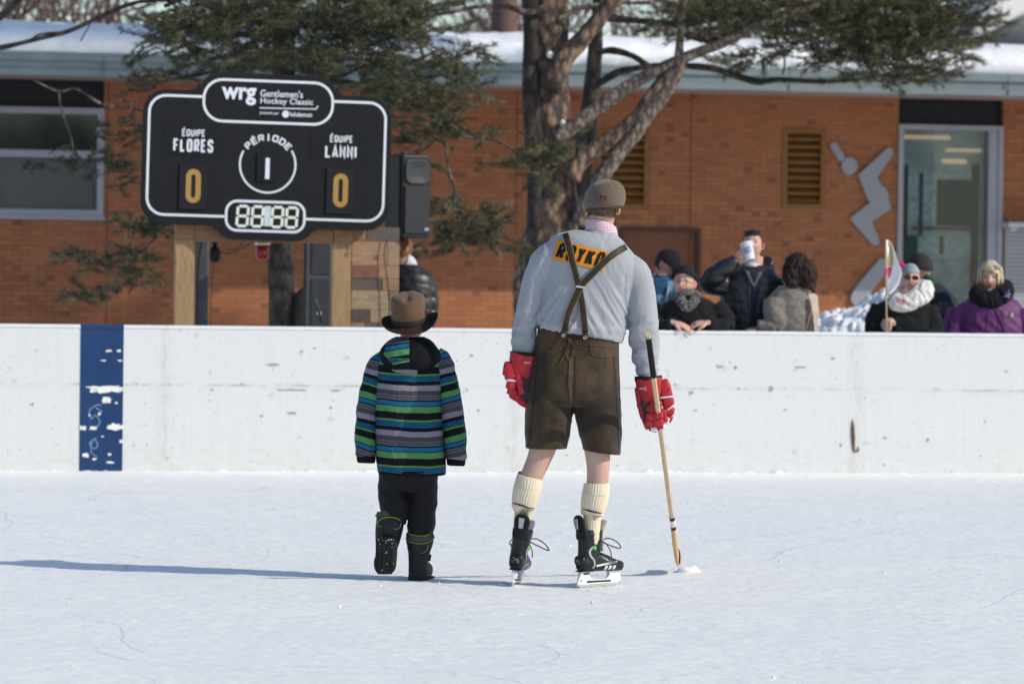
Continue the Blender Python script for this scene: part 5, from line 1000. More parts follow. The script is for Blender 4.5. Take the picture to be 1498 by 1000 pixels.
# leather
def leather_mat():
    m, nt, b = newmat('worn_leather'); co = objco(nt); n1 = nzt(nt, co, 5, 5, .65); n2 = nzt(nt, co, 60, 4, .7); v = nd(nt, 'ShaderNodeTexVoronoi'); v.inputs['Scale'].default_value = 90; nt.links.new(co, v.inputs['Vector'])
    c = ramp(nt, n1, [(.33, (.010, .006, .0034)), (.48, (.021, .0125, .0065)), (.64, (.075, .044, .021))]); c = mixc(nt, mth(nt, 'MULTIPLY', n2, .45), c, (.035, .022, .012))
    sz = nd(nt, 'ShaderNodeSeparateColor'); nt.links.new(v.outputs['Color'], sz.inputs[0]); sp_ = mth(nt, 'MULTIPLY', mth(nt, 'LESS_THAN', v.outputs['Distance'], .10), mth(nt, 'GREATER_THAN', sz.outputs[0], .72)); c = mixc(nt, mth(nt, 'MULTIPLY', sp_, mth(nt, 'MULTIPLY', ramp(nt, n1, [(.50, 0.), (.60, 1.)]), .7)), c, (.45, .42, .38))
    nt.links.new(c, b.inputs['Base Color']); b.inputs['Roughness'].default_value = .72; b.inputs['Specular IOR Level'].default_value = .3; b.inputs['Sheen Weight'].default_value = .15; bump(nt, b, mth(nt, 'ADD', n1, mth(nt, 'MULTIPLY', n2, .3)), .4, .006); return m
M_lea = leather_mat(); M_seam = mk('seam_thread', (.10, .056, .028), .8, .2, 80); M_strap = mk('strap_leather', (.030, .019, .011), .55, .4, 40, .4, 120); M_edge = mk('strap_edge', (.32, .22, .13), .7)
mb = MB()
mb.add(*lf([(846, 486, 0, 58, 40), (845.5, 488, 0, 60, 42), (845, 498, 0, 60.5, 42), (843, 515, 0, 63, 43), (840, 540, -.0, 66.5, 46), (838.5, 565, -.0, 69, 48), (838, 584, .0, 68, 46), (838, 594, .0, 62, 38)], n=6, seg=72, ex=2.5))
mb.add(*lf([(806, 545, 0, 30, 36), (804, 575, 0, 34, 42), (803.5, 598, .0, 34.5, 41), (801.5, 625, .0, 33, 38), (800, 645, .0, 31, 36), (799, 654, .0, 30.5, 35), (799, 655.5, 0, 30, 34.6)], n=6, seg=56, ex=2.3, vert=1e-6))
mb.add(*lf([(871, 545, 0, 30, 36), (873, 575, 0, 34.5, 42), (874, 598, .0, 35, 41), (877, 628, .0, 32.5, 38), (879.5, 650, .0, 29, 36), (880.3, 660, .0, 28, 35), (880.4, 661.5, 0, 27.5, 34.6)], n=6, seg=56, ex=2.3, vert=-.12))
shorts = remesh(obj('leather_shorts', mb, M_lea, man.root), .0055, 4, .5)
def shortf(P):
    out = np.zeros(len(P))
    for i, v in enumerate(P):
        px = 749+v[0]/k; py = 397+(1.5-v[2])/k; f = 0.
        f += .004*(1-2*abs(nz((px-838)*.02*(1 if px > 838 else -1)+(py-590)*.04, 2+(px > 838), v[1]*3)))*min(1, max(.2, (py-560)/50))+.0028*nz(px*.03, v[1]*9, py*.03)
        if v[1] < DM: f -= .006*gs(px-838, 3)*(520 < py < 610)
        out[i] = f*min(1, max(0, (652-py)/18)+.1)
    return out
P = coords(shorts.data)+np.array(man.root.location); Nn = normals(shorts.data); setco(shorts.data, coords(shorts.data)+Nn*shortf(P)[:, None]); bo = bvh(shorts)
# the legs of the shorts are open at the hem: a darker hem line and inside
def line(name, b, pts, wd, m, parent, off=.003, n=5, closed=False, raise_=0.): 
    Q = cr(pts, n)[:, :2] if len(pts) > 2 else np.array([np.array(pts[0])+(np.array(pts[1])-np.array(pts[0]))*t for t in np.linspace(0, 1, 10)])
    P = [proj(b, x, y, off) for x, y in Q]; P = [p for p in P if p is not None]
    mb = MB(); mb.add(*tube(P, wd*k/2, 6)); return obj(name, mb, m, parent)
def band(name, b, pts, wd, m, parent, off=.004, n=8, edge=None, th_=.003, d_off=None):
    Q = cr(pts, n)[:, :2]; dirs = np.gradient(Q, axis=0); dirs /= np.linalg.norm(dirs, axis=1)[:, None]; nn_ = np.stack([-dirs[:, 1], dirs[:, 0]], 1); rings = []; C = []
    for i, q in enumerate(Q):
        p = proj(b, q[0], q[1], off)
        if p is None: continue
        C.append((p, nn_[i]))
    D_ = np.array([c[0] for c in C]); 
    for _ in range(3): D_[1:-1] = (D_[:-2]+D_[1:-1]*2+D_[2:])/4
    for (p, n2), q in zip(C, D_):
        sd = rt*n2[0]-up*n2[1]; sd = sd*wd*k/2; o_ = -fw*th_; rings.append(np.array([q-sd-o_*.6, q-sd*.96+o_, q-sd*.5+o_*1.25, q+sd*.5+o_*1.25, q+sd*.96+o_, q+sd-o_*.6]))
    mb = MB(); mb.add(*ringmesh(rings, True)); ob = obj(name, mb, m, parent)
    if edge:
        mb = MB()
        for s_ in (1, 4): mb.add(*tube([r[s_] for r in rings], .0011, 5))
        obj('strap_edge', mb, edge, ob)
    return ob
band('strap', bs_, [(826.6, 341), (832, 360), (838, 385), (844, 408), (848, 425), (851.5, 445), (854, 465), (856.5, 492)], 9.6, M_strap, man.root, .006, edge=M_edge)
band('strap', bs_, [(918, 360), (905, 367), (891, 377), (876, 391), (862, 405), (850, 418), (841, 436), (833, 455), (828, 472), (824.5, 491)], 9.6, M_strap, man.root, .0105, edge=M_edge)
mb = MB(); q = proj(bs_, 849, 419.5, .017); mb.add(*box(q, (.021, .004, .0055), rotm('Y', R(8)))); obj('strap_ring', mb, M_chr, man.root, smooth=False, bevel=.002)
for x, y in ((824, 491.5), (856, 494.5)):
    q = W(x, y-1, min(proj(bo, x, y+4, .013)[1], proj(bs_, x, y-7, .013)[1])); mb = MB(); mb.add(*blob(q+np.array([0, .003, 0]), (.0165, .005, .022), None, 2.6, 20, 10)); bt = obj('strap_tab', mb, M_strap, man.root)
    mb = MB(); mb.add(*blob(q+np.array([0, -.003, 0]), (.010, .003, .010), None, 2, 18, 8)); b1 = obj('button', mb, mk('button_dark', (.07, .06, .055), .35, metal=.6), bt)
    mb = MB(); mb.add(*tube([q+np.array([.0085*math.cos(t), -.0055, .0085*math.sin(t)]) for t in np.linspace(0, 6.29, 20)], .0012, 5)); mb.add(*blob(q+np.array([0, -.0065, 0]), (.003, .002, .003), None, 2, 8, 6)); obj('button_rim', mb, M_chr, bt)
line('waist_seam', bo, [(785, 500.5), (815, 501.5), (845, 503), (875, 506), (904, 510)], 1.1, M_seam, shorts, .0015)
line('centre_seam', bo, [(833.5, 526), (832.5, 545), (832, 562), (834, 578), (837, 592)], 2.2, M_seam, shorts, .002)
line('pocket_seam', bo, [(864, 502), (864, 512), (866, 518), (872, 521), (885, 522.5), (898, 523)], 1.4, M_seam, shorts, .002); line('pocket_seam', bo, [(886, 524), (886, 537)], 1.1, M_seam, shorts, .002)
line('side_seam', bo, [(898, 553), (899, 562), (902, 568), (902, 578), (905, 584)], 1.5, M_seam, shorts, .003); line('side_seam', bo, [(787, 505), (784, 540), (781, 580), (777, 620), (774, 652)], 1.0, mk('dark_seam', (.02, .013, .008), .8), shorts, .001); line('side_seam', bo, [(897, 520), (901, 560), (903, 600), (905, 655)], 1.2, mk('dark_seam2', (.018, .012, .008), .8), shorts, .001)
M_lace = mk('lace_leather', (.13, .07, .035), .7)
mb = MB()
for pts in ([(820, 491), (818, 500), (812, 508), (801, 516)], [(833, 497), (831, 508), (826, 520), (819, 531)], [(832, 493), (838, 500), (845, 500)], [(830, 494), (835, 503), (832, 512), (830, 520), (834, 526), (838, 518), (839, 508), (836, 500)]):
    Q = cr(pts, 5)[:, :2]; mb = MB(); mb.add(*tube([proj(bo, x, y, .006) if proj(bo, x, y, .006) is not None else W(x, y, DM-.14) for x, y in Q], .0021, 6)); obj('lace', mb, M_lace, shorts)
# socks
def ribbed(t, th): return 1+.022*np.cos(th*34)
M_sock = cloth_mat('cream_wool', (.70, .60, .45), .95, 120, .4, .08, fold=.03); M_blue = mk('navy_line', (.012, .025, .08), .9); M_pale = mk('pale_blue_line', (.48, .55, .56), .9)
for rows, cuff, ln, l2 in (([(771.5, 712, -.01, 17.5, 19.5), (768, 735, .02, 15, 17), (765, 752, .035, 12.4, 14), (762, 772, .05, 11, 11), (760, 790, .06, 10, 10)], [(775.5, 697, -.005, 18, 19.5), (775, 699, -.005, 19.2, 21), (773, 710, -.008, 20.4, 22), (769, 725, -.005, 19.5, 21.5), (766.5, 737, -.0, 17.6, 19.5), (765.5, 742, -.0, 16.8, 18.5), (765.5, 742.6, 0, 13, 15)], [(748.5, 737), (757, 739), (765, 741.5), (773, 744.5), (782, 745)], 713),
                          ([(871, 722, -.01, 17.5, 19.5), (867.5, 745, -.0, 14.5, 17), (866, 765, .0, 12.3, 13.5), (865, 785, .0, 12, 12), (863, 800, 0, 10, 10)], [(873, 706.5, -.005, 16.8, 19), (873, 708.5, -.005, 18.2, 20.5), (871.8, 720, -.008, 19.6, 22), (869, 735, -.005, 19.0, 21.5), (867, 746, -.0, 17.3, 19.5), (866, 751.5, -.0, 16.5, 18.5), (866, 752, 0, 13, 15)], [(853, 746), (862, 748.5), (870, 750.5), (881, 752.5)], 722)):
    mb = MB(); mb.add(*lf(rows, n=5, seg=136, mod=ribbed)); sk_ = obj('sock', mb, M_sock, man.root)
    mb = MB(); mb.add(*lf(cuff, n=6, seg=136, mod=ribbed)); cf = obj('folded_cuff', mb, M_sock, sk_); b_ = bvh(cf); bk_ = bvh(sk_)
    x0 = cuff[3][0]; w_ = cuff[3][3]-1.5
    line('woven_line', b_, [(cuff[2][0]-w_+1, l2-1), (cuff[2][0], l2+2), (cuff[2][0]+w_-1, l2+2.5)], .9, M_pale, cf, .0008)
    ln2 = [(x, y-2) for x, y in ln]; Q = cr(ln2, 4)[:, :2]; Pq = [proj(b_, x, y, .0012) for x, y in Q]; Pq = [q for q in Pq if q is not None]
    mb = MB(); mb.add(*tube(Pq, [.001+.0035*math.sin(math.pi*min(1, .15+.85*i/len(Pq))) for i in range(len(Pq))], 6)); obj('navy_line', mb, M_blue, cf)
# ================================================================ SKATES, GLOVES, STICK
M_sblk = mk('skate_black', (.008, .008, .009), .38, .3, 30, .35, 60, .35, coat=.06); M_spad = mk('skate_padding', (.010, .010, .011), .7, .3, 60, .6, 250); M_swh = mk('skate_white', (.72, .73, .74), .4, .05, 20, .1); M_ssil = mk('skate_silver', (.42, .44, .47), .32, .1, 20, .1, metal=.7); M_tpu = mk('blade_holder', (.70, .72, .73), .35, .06, 30, .15); M_steel = mk('blade_steel', (.5, .52, .54), .22, .1, metal=1.); M_gren = mk('green_valve', (.10, .50, .06), .35)
M_lcs = mk('skate_lace', (.02, .02, .022), .8, .3, 100)
def make_skate(P0, fwd, tilt, lean, mirror=1):
    """local x toe, y left, z up; origin under the middle of the blade"""
    f = np.array([math.cos(fwd), math.sin(fwd), 0]); l = np.array([-math.sin(fwd), math.cos(fwd), 0]); B = np.stack([f, l, [0, 0, 1]], 1)@rotm('X', lean)@rotm('Y', tilt)
    T = lambda v: P0+B@(np.asarray(v, float)*np.array([1, mirror, 1]))
    A = lambda VF: (np.array([T(v) for v in VF[0]]), VF[1])
    r = man.root
    # boot shell
    mb = MB(); Q = cr([(-.060, 0, .105, .048, .038), (-.056, 0, .14, .050, .040), (-.050, 0, .18, .054, .041), (-.045, 0, .215, .060, .045), (-.043, 0, .245, .066, .049), (-.044, 0, .258, .066, .049)], 5); mb.add(*A(loft(Q[:, :3], Q[:, 4], Q[:, 3], 40, 2.3, ref=(1, 0, 0))))
    Q = cr([(-.108, 0, .108, .022, .026), (-.098, 0, .106, .034, .038), (-.06, 0, .108, .038, .042), (-.01, 0, .112, .038, .047), (.035, 0, .106, .041, .042), (.08, 0, .096, .044, .032), (.12, 0, .090, .041, .026), (.148, 0, .087, .030, .021), (.160, 0, .086, .012, .010)], 5)
    C = Q[:, :3]; mb.add(*A(loft(C, Q[:, 3], Q[:, 4], 40, 2.5, ref=(0, 0, 1))))
    mb2 = MB(); V, F = loft(C, Q[:, 4], Q[:, 3], 40, 2.5, ref=(0, 1, 0)); 
    boot = remesh(obj('skate_boot', mb, M_sblk, r), .004, 6, .5); bb = bvh(boot)
    def surf(x, z, y0=-.2, off=.0015):       # shoot from the outer side (-y) at local (x, z)
        o = T((x, y0, z)); d = T((x, 0, z))-o; d /= np.linalg.norm(d); h = bb.ray_cast(Vector(o), Vector(d)); return None if h[0] is None else np.array(h[0])-d*off
    def deco(name, poly, m, off=.0015, y0=-.2, n=3):
        V, F = sub2(([tuple(p) for p in poly], [tuple(range(len(poly)))]) if not isinstance(poly, tuple) else poly, n); P = []
        for a, b in V:
            q = surf(a, b, y0, off); P.append(q if q is not None else T((a, -.035, b)))
        mb = MB(); mb.add(P, F); return obj(name, mb, m, boot, flat=True)
    for y0 in (-.2, .2):
        deco('silver_sweep', ribbon(cr([(-.055, .185), (-.075, .165), (-.07, .14), (-.05, .12), (-.045, .095), (-.055, .082)], 5)[:, :2], .010), M_ssil, .0015, y0, 1)
        deco('white_flash', [(-.02, .150), (.03, .118), (.048, .112), (.0, .138)], M_swh, .0018, y0, 2); deco('white_flash', [(-.035, .096), (.035, .106), (.105, .113), (.09, .106), (.035, .096), (-.03, .088)], M_swh, .0018, y0, 2)
        for x in (.022, .046, .070): deco('white_flash', [(x, .091), (x+.016, .091), (x+.012, .072), (x-.002, .072)], M_swh, .0018, y0, 2)
        q = surf(-.048, .178, y0, -.002)
        if q is not None: mb = MB(); mb.add(*blob(q, (.0115, .0115, .0115), None, 2, 16, 10)); obj('valve_button', mb, M_gren, boot)
    # heel emblem plate and tendon guard
    mb = MB(); Q = cr([(-.106, 0, .255, .030, .006), (-.112, 0, .275, .036, .007), (-.118, 0, .300, .039, .007), (-.121, 0, .318, .036, .007), (-.122, 0, .332, .022, .006), (-.122, 0, .336, .006, .004)], 5)
    Q[:, 0] += .010; V, F = loft(Q[:, :3], Q[:, 3], Q[:, 4], 26, 2.4, ref=(1, 0, 0)); mb.add(*A((V, F))); Q = cr([(-.085, 0, .22, .040, .022), (-.088, 0, .245, .040, .020), (-.096, 0, .270, .034, .012)], 4); mb.add(*A(loft(Q[:, :3], Q[:, 3], Q[:, 4], 26, 2.3, ref=(1, 0, 0)))); tg = remesh(obj('tendon_guard', mb, M_spad, r), .003, 3, .5)
    mb = MB(); mb.add(*A(prism([(-.010, .268), (.010, .268), (.014, .318), (-.014, .318)], lambda a, b, h: (-.1165-(b-.268)*.20-h, a, b), .004, .008))); obj('guard_plate', mb, M_ssil, tg, smooth=False, bevel=.001)
    mb = MB(); mb.add(*A(blob((-.104, 0, .118), (.018, .034, .026), None, 2.6, 24, 14))); hc = obj('heel_cap', mb, M_sblk, boot)
    for L_ in ([(-.016, .112), (.004, .122), (.016, .126)], [(-.012, .124), (.0, .118), (.014, .108)], [(-.018, .106), (-.006, .110)]):
        mb = MB(); mb.add(*A(tube([(-.1225+abs(y)*.09, y, z) for y, z in cr(L_+[L_[-1]] if len(L_) < 3 else L_, 3)[:, :2]], .0011, 5))); obj('heel_emblem', mb, M_ssil, boot)
    # tongue, felt rim
    mb = MB(); Q = cr([(.020, 0, .16, .030, .010), (.016, 0, .21, .034, .011), (.018, 0, .25, .036, .011), (.034, 0, .285, .040, .010), (.046, 0, .302, .036, .008), (.050, 0, .308, .012, .003)], 5); mb.add(*A(loft(Q[:, :3], Q[:, 3], Q[:, 4], 26, 2.6, ref=(1, 0, 0)))); obj('tongue', mb, mk('tongue_grey', (.50, .50, .50), .85, .1, 60, .5), r)
    mb = MB(); mb.add(*A(tube([(-.044+.060*math.cos(t), .044*math.sin(t), .258) for t in np.linspace(0, 2*math.pi, 28)], .0055, 8))); obj('boot_rim', mb, M_spad, boot)
    # laces: crossing rows and a hanging loop
    mb = MB()
    for i in range(7):
        x = .012+.016*i; z = .152-.0095*i-(.00 if i else -.006); mb.add(*A(tube([(x-.012, -.026, z-.012), (x-.004, -.014, z), (x, 0, z+.004), (x+.004, .014, z), (x+.008, .026, z-.012)], .0026, 6)))
    for i in range(4): mb.add(*A(tube([(.008, -.032, .17+.02*i), (.018, 0, .176+.02*i), (.008, .032, .17+.02*i)], .0026, 6)))
    mb.add(*A(tube(cr([(.015, -.02, .215), (.03, -.06, .222), (.045, -.10, .205), (.045, -.125, .182), (.03, -.12, .178), (.015, -.08, .19), (.01, -.03, .205)], 5), .0028, 7))); mb.add(*A(tube(cr([(.015, -.02, .215), (.04, -.03, .19), (.05, -.045, .16), (.052, -.05, .13)], 5), .0024, 6))); mb.add(*A(tube(cr([(.015, .02, .215), (.04, .05, .21), (.05, .07, .18), (.04, .05, .165)], 5), .0026, 6)))
    obj('laces', mb, M_lcs, r)
    # holder: two towers joined along the runner
    side = [(-.125, .008), (-.120, .020), (-.105, .068), (-.045, .070), (-.050, .045), (-.030, .027), (.055, .027), (.075, .045), (.070, .066), (.135, .066), (.142, .050), (.150, .030), (.146, .012), (.13, .006), (-.11, .004)]
    mb = MB(); V = []; n_ = len(side)
    for a, b in side: V.append((a, -(.0045+.010*min(1, max(0, (b-.02)/.05))), b))
    for a, b in side: V.append((a, (.0045+.010*min(1, max(0, (b-.02)/.05))), b))
    F = [tuple(range(n_)), tuple(range(2*n_-1, n_-1, -1))]+[(i, (i+1) % n_, n_+(i+1) % n_, n_+i) for i in range(n_)]; mb.add(*A((V, F))); ho = obj('blade_holder', mb, M_tpu, r, smooth=False, bevel=.0015)
    mb = MB(); mb.add(*A(prism([(-.125, .012), (-.128, .004), (-.11, -.008), (.12, -.008), (.148, .002), (.152, .014)], lambda a, b, h: (a, h, b), -.0016, .0016))); obj('steel_blade', mb, M_steel, ho, smooth=False)
    for y0 in (-1, 1):
        mb = MB(); mb.add(*A(box((.01, y0*.0052, .0165), (.075, .0006, .0045)))); obj('holder_slot', mb, M_blk, ho, smooth=False)
        V, F, _ = ftext('E-PRO' if False else 'TUUK' if False else 'ICE', .01) if False else (None, None, None)
        mb = MB()
        for q in range(4): mb.add(*A(box((-.088+q*.0095, y0*.0128, .056), (.0034, .0006, .0042))))
        obj('holder_print', mb, M_blk, ho, smooth=False); mb = MB(); mb.add(*A(blob((-.102, y0*.0060, .024), (.004, .001, .004), None, 2, 12, 6))); obj('rivet', mb, M_blk, ho)
    mb = MB(); 
    for (cx_, hl) in ((-.075, .038), (.10, .042)): mb.add(*A(box((cx_, 0, .0685), (hl, .026, .0035))))
    obj('outsole', mb, M_blk, boot, smooth=False, bevel=.001)
p_ = man.p(873, 850, .03); p_[2] = 0; make_skate(p_+np.array([0, 0, .009]), R(40), R(0), R(-2))
p_ = man.p(755, 850, .075); p_[2] = 0; make_skate(p_+np.array([0, 0, .009]), R(80), R(2), R(8))
# --- hockey gloves
M_gr = cloth_mat('glove_red', (.42, .012, .022), .5, 220, .3, .15, .4, .1, fold=.08); M_gb = mk('glove_palm', (.045, .045, .048), .8, .3, 60); M_gw = mk('glove_white', (.68, .68, .70), .6, .05); M_ggr = mk('glove_lining', (.05, .16, .03), .9); M_gk = mk('glove_trim', (.006, .006, .007), .8)
def gl_block(mb, x, y, dd, rx, ry, rz, a=0., ex=3.2): V, F = blob(man.p(x, y, dd), (rx*k*1.04, rz*k, ry*k*1.12), rotm('Y', R(a)), ex+1.3, 22, 14); mb.add(V, F)
def glove(name_rows, cuff, lining, rolls, whites, palm, fingers, thumb, logo, lab):
    mb = MB(); mb.add(*lf(cuff, n=5, seg=40, ex=2.6)); g = obj('glove', mb, M_gr, man.root, label=lab)
    mb = MB(); mb.add(*lf(lining[0], n=3, seg=36)); obj('cuff_trim', mb, M_gk, g)
    mb = MB(); mb.add(*lf(lining[1], n=3, seg=36)); obj('lining', mb, M_ggr, g)
    for q in rolls: mb = MB(); gl_block(mb, *q); obj('padded_roll', mb, M_gr, g)
    for q in whites: mb = MB(); gl_block(mb, *q); obj('white_band', mb, M_gw, g)
    mb = MB(); [gl_block(mb, *q) for q in palm]; obj('palm', mb, M_gb, g)
    for F_ in fingers:
        mb = MB(); [gl_block(mb, *q) for q in F_]; obj('finger', mb, M_gr, g)
    mb = MB(); [gl_block(mb, *q) for q in thumb]; obj('thumb', mb, M_gr, g)
    b_ = bvh(g)
    for L_ in ([(-5, 1.2), (0, -1), (5.5, -1.8)], [(-4, -1.6), (0, .2), (5, 2)], [(-6, -.6), (-2, .6)]):
        Q = cr([(logo[0]+a, logo[1]+b) for a, b in (L_ if len(L_) > 2 else L_+[L_[-1]])], 3)[:, :2]; P = [proj(b_, x, y, .0012) for x, y in Q]; P = [p for p in P if p is not None]
        if len(P) > 2: mb = MB(); mb.add(*tube(P, .0012, 5)); obj('white_mark', mb, M_gw, g)
    return g
glove(None, [(767, 518, -.02, 21, 21), (765, 528, -.02, 20, 20), (764, 542, -.02, 19, 18), (763, 552, -.02, 18, 15)],
      [[(767.5, 515, -.02, 21.5, 21.5), (767.3, 518, -.02, 22, 22), (767, 520, -.02, 21, 21)], [(767.5, 514.6, -.02, 17, 17), (767.3, 516.5, -.02, 20, 20), (767, 518, -.02, 20, 20)]],
      [(745, 540, -.03, 9, 10, 13, 8), (747, 551, -.03, 8.5, 5, 13, 10), (748.5, 563, -.03, 8, 6.5, 13, 12), (750, 573, -.03, 8, 5, 12.5, 18), (754, 580.5, -.03, 9, 5, 12, 30)], [(748, 556, -.031, 8.2, 1.8, 13.2, 4)],
      [(768, 562, -.03, 11, 17, 11, 10), (766, 576, -.03, 10, 10, 10, 10)],
      [[(757, 579, -.045, 5, 6, 6, -20), (763, 588, -.045, 6, 4.5, 6, 35), (771, 593, -.04, 6, 3.6, 6, 15)], [(759, 582, -.02, 5, 6, 6, -20), (766, 590, -.02, 6, 4, 6, 30), (773, 594, -.02, 5, 3.4, 6, 10)], [(757, 579, .005, 5, 6, 6, -20), (764, 588, .005, 6, 4, 6, 30), (772, 592, .01, 5, 3.4, 6, 10)], [(755, 576, .03, 5, 6, 6, -20), (762, 585, .03, 5.5, 4, 6, 30), (770, 589, .03, 4.5, 3.2, 6, 10)]],
      [(760, 556, -.06, 4.5, 8, 6, -14), (762, 569, -.065, 4.2, 7, 5.5, -18)], (772.5, 530.5), 'red hockey glove on his left hand, palm dark, hanging beside the shorts')
rg = glove(None, [(949, 553, -.03, 20, 21), (950, 565, -.03, 19.5, 20), (952, 577, -.03, 18, 18), (953, 588, -.03, 17, 15)],
      [[(948.5, 550.5, -.03, 19.5, 21), (948.5, 553, -.03, 20.3, 21.6), (949, 555, -.03, 19.5, 21)], [(948.3, 550, -.03, 15, 16), (948.5, 552, -.03, 18.5, 19.5), (949, 554, -.03, 18.5, 19.5)]],
      [(971, 565, -.03, 9.5, 9, 14, -20), (974, 576, -.035, 9.5, 5, 14, -10), (977, 588, -.035, 9, 6.5, 14, 0), (978, 600, -.035, 8.5, 5.5, 13, 12), (975.5, 610, -.03, 8.5, 5.5, 12, 28), (935, 580, -.03, 5, 13, 10, -10), (939, 600, -.03, 5, 12, 10, -14), (945, 618, -.03, 4.5, 9, 9, -22)], [(973, 580.5, -.037, 10, 1.6, 14.3, -8), (980, 596, -.036, 7.5, 1.4, 13.4, -40)],
      [(948, 590, -.035, 11, 12, 12, -8), (950, 605, -.03, 11, 12, 11, -8)],
      [[(952, 598, -.085, 6.5, 4.5, 6, 22), (962, 596, -.088, 6, 5, 6, -6), (969, 603, -.07, 5, 5, 7, 20)], [(952, 609, -.082, 7.5, 5, 6, 12), (963, 607, -.088, 7, 5, 6, -8), (971, 606, -.07, 4, 5, 7, 10)], [(951, 619, -.075, 7.5, 4.8, 6, 14), (963, 618, -.08, 7.5, 5, 6, -10), (972, 613, -.065, 4.5, 4.5, 7, -20)], [(956, 627, -.06, 6.5, 4.2, 6, 14), (966, 624, -.066, 6, 4.5, 6, -14)]],
      [(955, 592, -.095, 4, 4, 4, 0), (961, 590, -.098, 6, 3.6, 5, -8)], (940, 568.5), 'red hockey glove on his right hand, fingers closed round the stick')
for q in ((957, 627.5, -.062, 6, 3.4, 6.4, 6), (968, 624.5, -.064, 5.5, 4.2, 6.4, -22), (975, 615, -.05, 4, 5, 7, 20)): mb = MB(); gl_block(mb, *q); obj('white_band', mb, M_gw, rg)
# sleeve eyelets: dark scallops down the outside of the right forearm
mb = MB()
for i in range(5): V, F = blob(man.p(960.5-i*.2+.3, 497+i*11.5, -.01), (.006, .004, .006), None, 2, 8, 6); mb.add(V, F)
obj('sleeve_trim', mb, M_blk, shirt)
# --- hockey stick
def wood2(): return wood('stick_wood', (.66, .50, .33), (.50, .35, .20), (9, 9, .5), False)
st_top, st_mid, st_bot = W(948, 489, 17.84), W(985, 772, 18.90), W(991, 824, 19.08)
stk = thing('hockey_stick', st_top*.0+W(955, 550, DM-.14), 'wooden hockey stick with black taped grip held in the right red glove', 'hockey stick')
def shaft(a, b, w1, w2):
    a, b = np.array(a), np.array(b); t = (b-a)/np.linalg.norm(b-a); s1 = np.cross(t, [0, 1, 0]); s1 /= np.linalg.norm(s1); s2 = np.cross(t, s1); V = []
    for p in (a, b):
        for c1, c2 in ((-1, -.55), (-.55, -1), (.55, -1), (1, -.55), (1, .55), (.55, 1), (-.55, 1), (-1, .55)): V.append(p+s1*w1*c1+s2*w2*c2)
    return V, [tuple(range(8)), tuple(range(15, 7, -1))]+[(i, (i+1) % 8, 8+(i+1) % 8, 8+i) for i in range(8)]
tl = (st_mid-st_top); at_ = lambda f: st_top+tl*f; M_sw = wood2()
mb = MB(); mb.add(*shaft(at_(.0), at_(1.), .0115, .015)); obj('shaft', mb, M_sw, stk, smooth=False, bevel=.001)
mb = MB(); mb.add(*shaft(at_(.012), at_(.205), .0135, .017)); obj('grip_tape', mb, mk('grip_tape', (.012, .012, .013), .85, .3, 100, .6, 200), stk, smooth=False, bevel=.001)
mb = MB(); mb.add(*shaft(at_(.935), at_(.95), .0128, .0164)); mb.add(*shaft(at_(.985), at_(1.0), .0128, .0164)); obj('black_ring', mb, M_blk, stk, smooth=False)
mb = MB(); mb.add(*shaft(at_(.951), at_(.984), .0124, .016)); obj('white_ring', mb, M_swh, stk, smooth=False)
s1 = np.cross(tl/np.linalg.norm(tl), [0, 1, 0]); s1 /= np.linalg.norm(s1)
mb = MB()
for i in range(22): q = at_(.30+.027*i); mb.add(*shaft(q+s1*.0118, q+tl*.009+s1*.0118, .0006, .006))
obj('shaft_print', mb, mk('print_brown', (.16, .09, .05), .8), stk, smooth=False)
Q = cr([list(st_mid)+[.012, .016], list(W(987.5, 795, 18.98))+[.012, .022], list(W(990, 812, 19.08))+[.0105, .032], list(W(992, 818, 19.2))+[.007, .034], list(W(994.5, 815, 19.32))+[.005, .034], list(W(996, 810, 19.38))+[.004, .022]], 5)
mb = MB(); C = Q[:, :3].copy(); C[:, 2] = np.maximum(C[:, 2], .03); mb.add(*loft(C, Q[:, 3], Q[:, 4], 18, 3, ref=(0, .2, 1))); obj('blade', mb, wood('blade_wood', (.60, .37, .18), (.45, .25, .11), (9, 2, .6), False), stk)
mb = MB(); mb.add(*tube([W(992.5, 803, 19.07), W(994.5, 812, 19.10), W(994.2, 824, 19.08)], .004, 6)); obj('blade_tape', mb, M_blk, stk)
# ================================================================ THE BOY
DB = 18.6; boy = Fig('person', 600, 845, DB, 'small boy seen from behind in a striped winter jacket and brown felt hat'); lf = boy.lf; k = boy.k
hb = Head(boy.p(601, 466, .02), yaw=R(180), pitch=R(-14), k=.90)
boy.body([lf([(600, 480, .02, 14, 15), (600, 500, .02, 16, 17), (600, 512, .02, 30, 22), (600, 535, 0, 40, 26), (600, 600, 0, 36, 25), (600, 660, 0, 38, 26), (600, 700, 0, 36, 24)]), lf([(562, 530, 0, 12, 12), (545, 575, 0, 11, 11), (537, 620, 0, 10, 10), (535, 660, -.01, 8, 8)]), lf([(638, 530, 0, 12, 12), (652, 570, 0, 11, 11), (661, 620, 0, 10, 10), (666, 660, -.01, 8, 8)]),
          lf([(578, 690, 0, 18, 20), (576, 730, -.02, 15, 17), (574, 760, -.02, 12, 14), (567, 790, .0, 11, 12), (563, 815, .04, 9, 11)]), lf([(617, 690, 0, 18, 20), (616, 735, 0, 14, 17), (614, 780, 0, 11, 13), (613, 820, 0, 10, 12), (615, 838, .03, 12, 16)])],
         hb, (.5, .28, .21), .006, hands=[((boy.p(535, 640, -.01), (.05, 0, -1), (-1, -.2, 0)), dict(side=1, curl=1.1, k=.72)), ((boy.p(665, 642, -.01), (.0, 0, -1), (1, -.2, 0)), dict(side=-1, curl=1.1, k=.72))])
mb = MB(); V = ICO[0].copy()*np.array([.078, .10, .117])
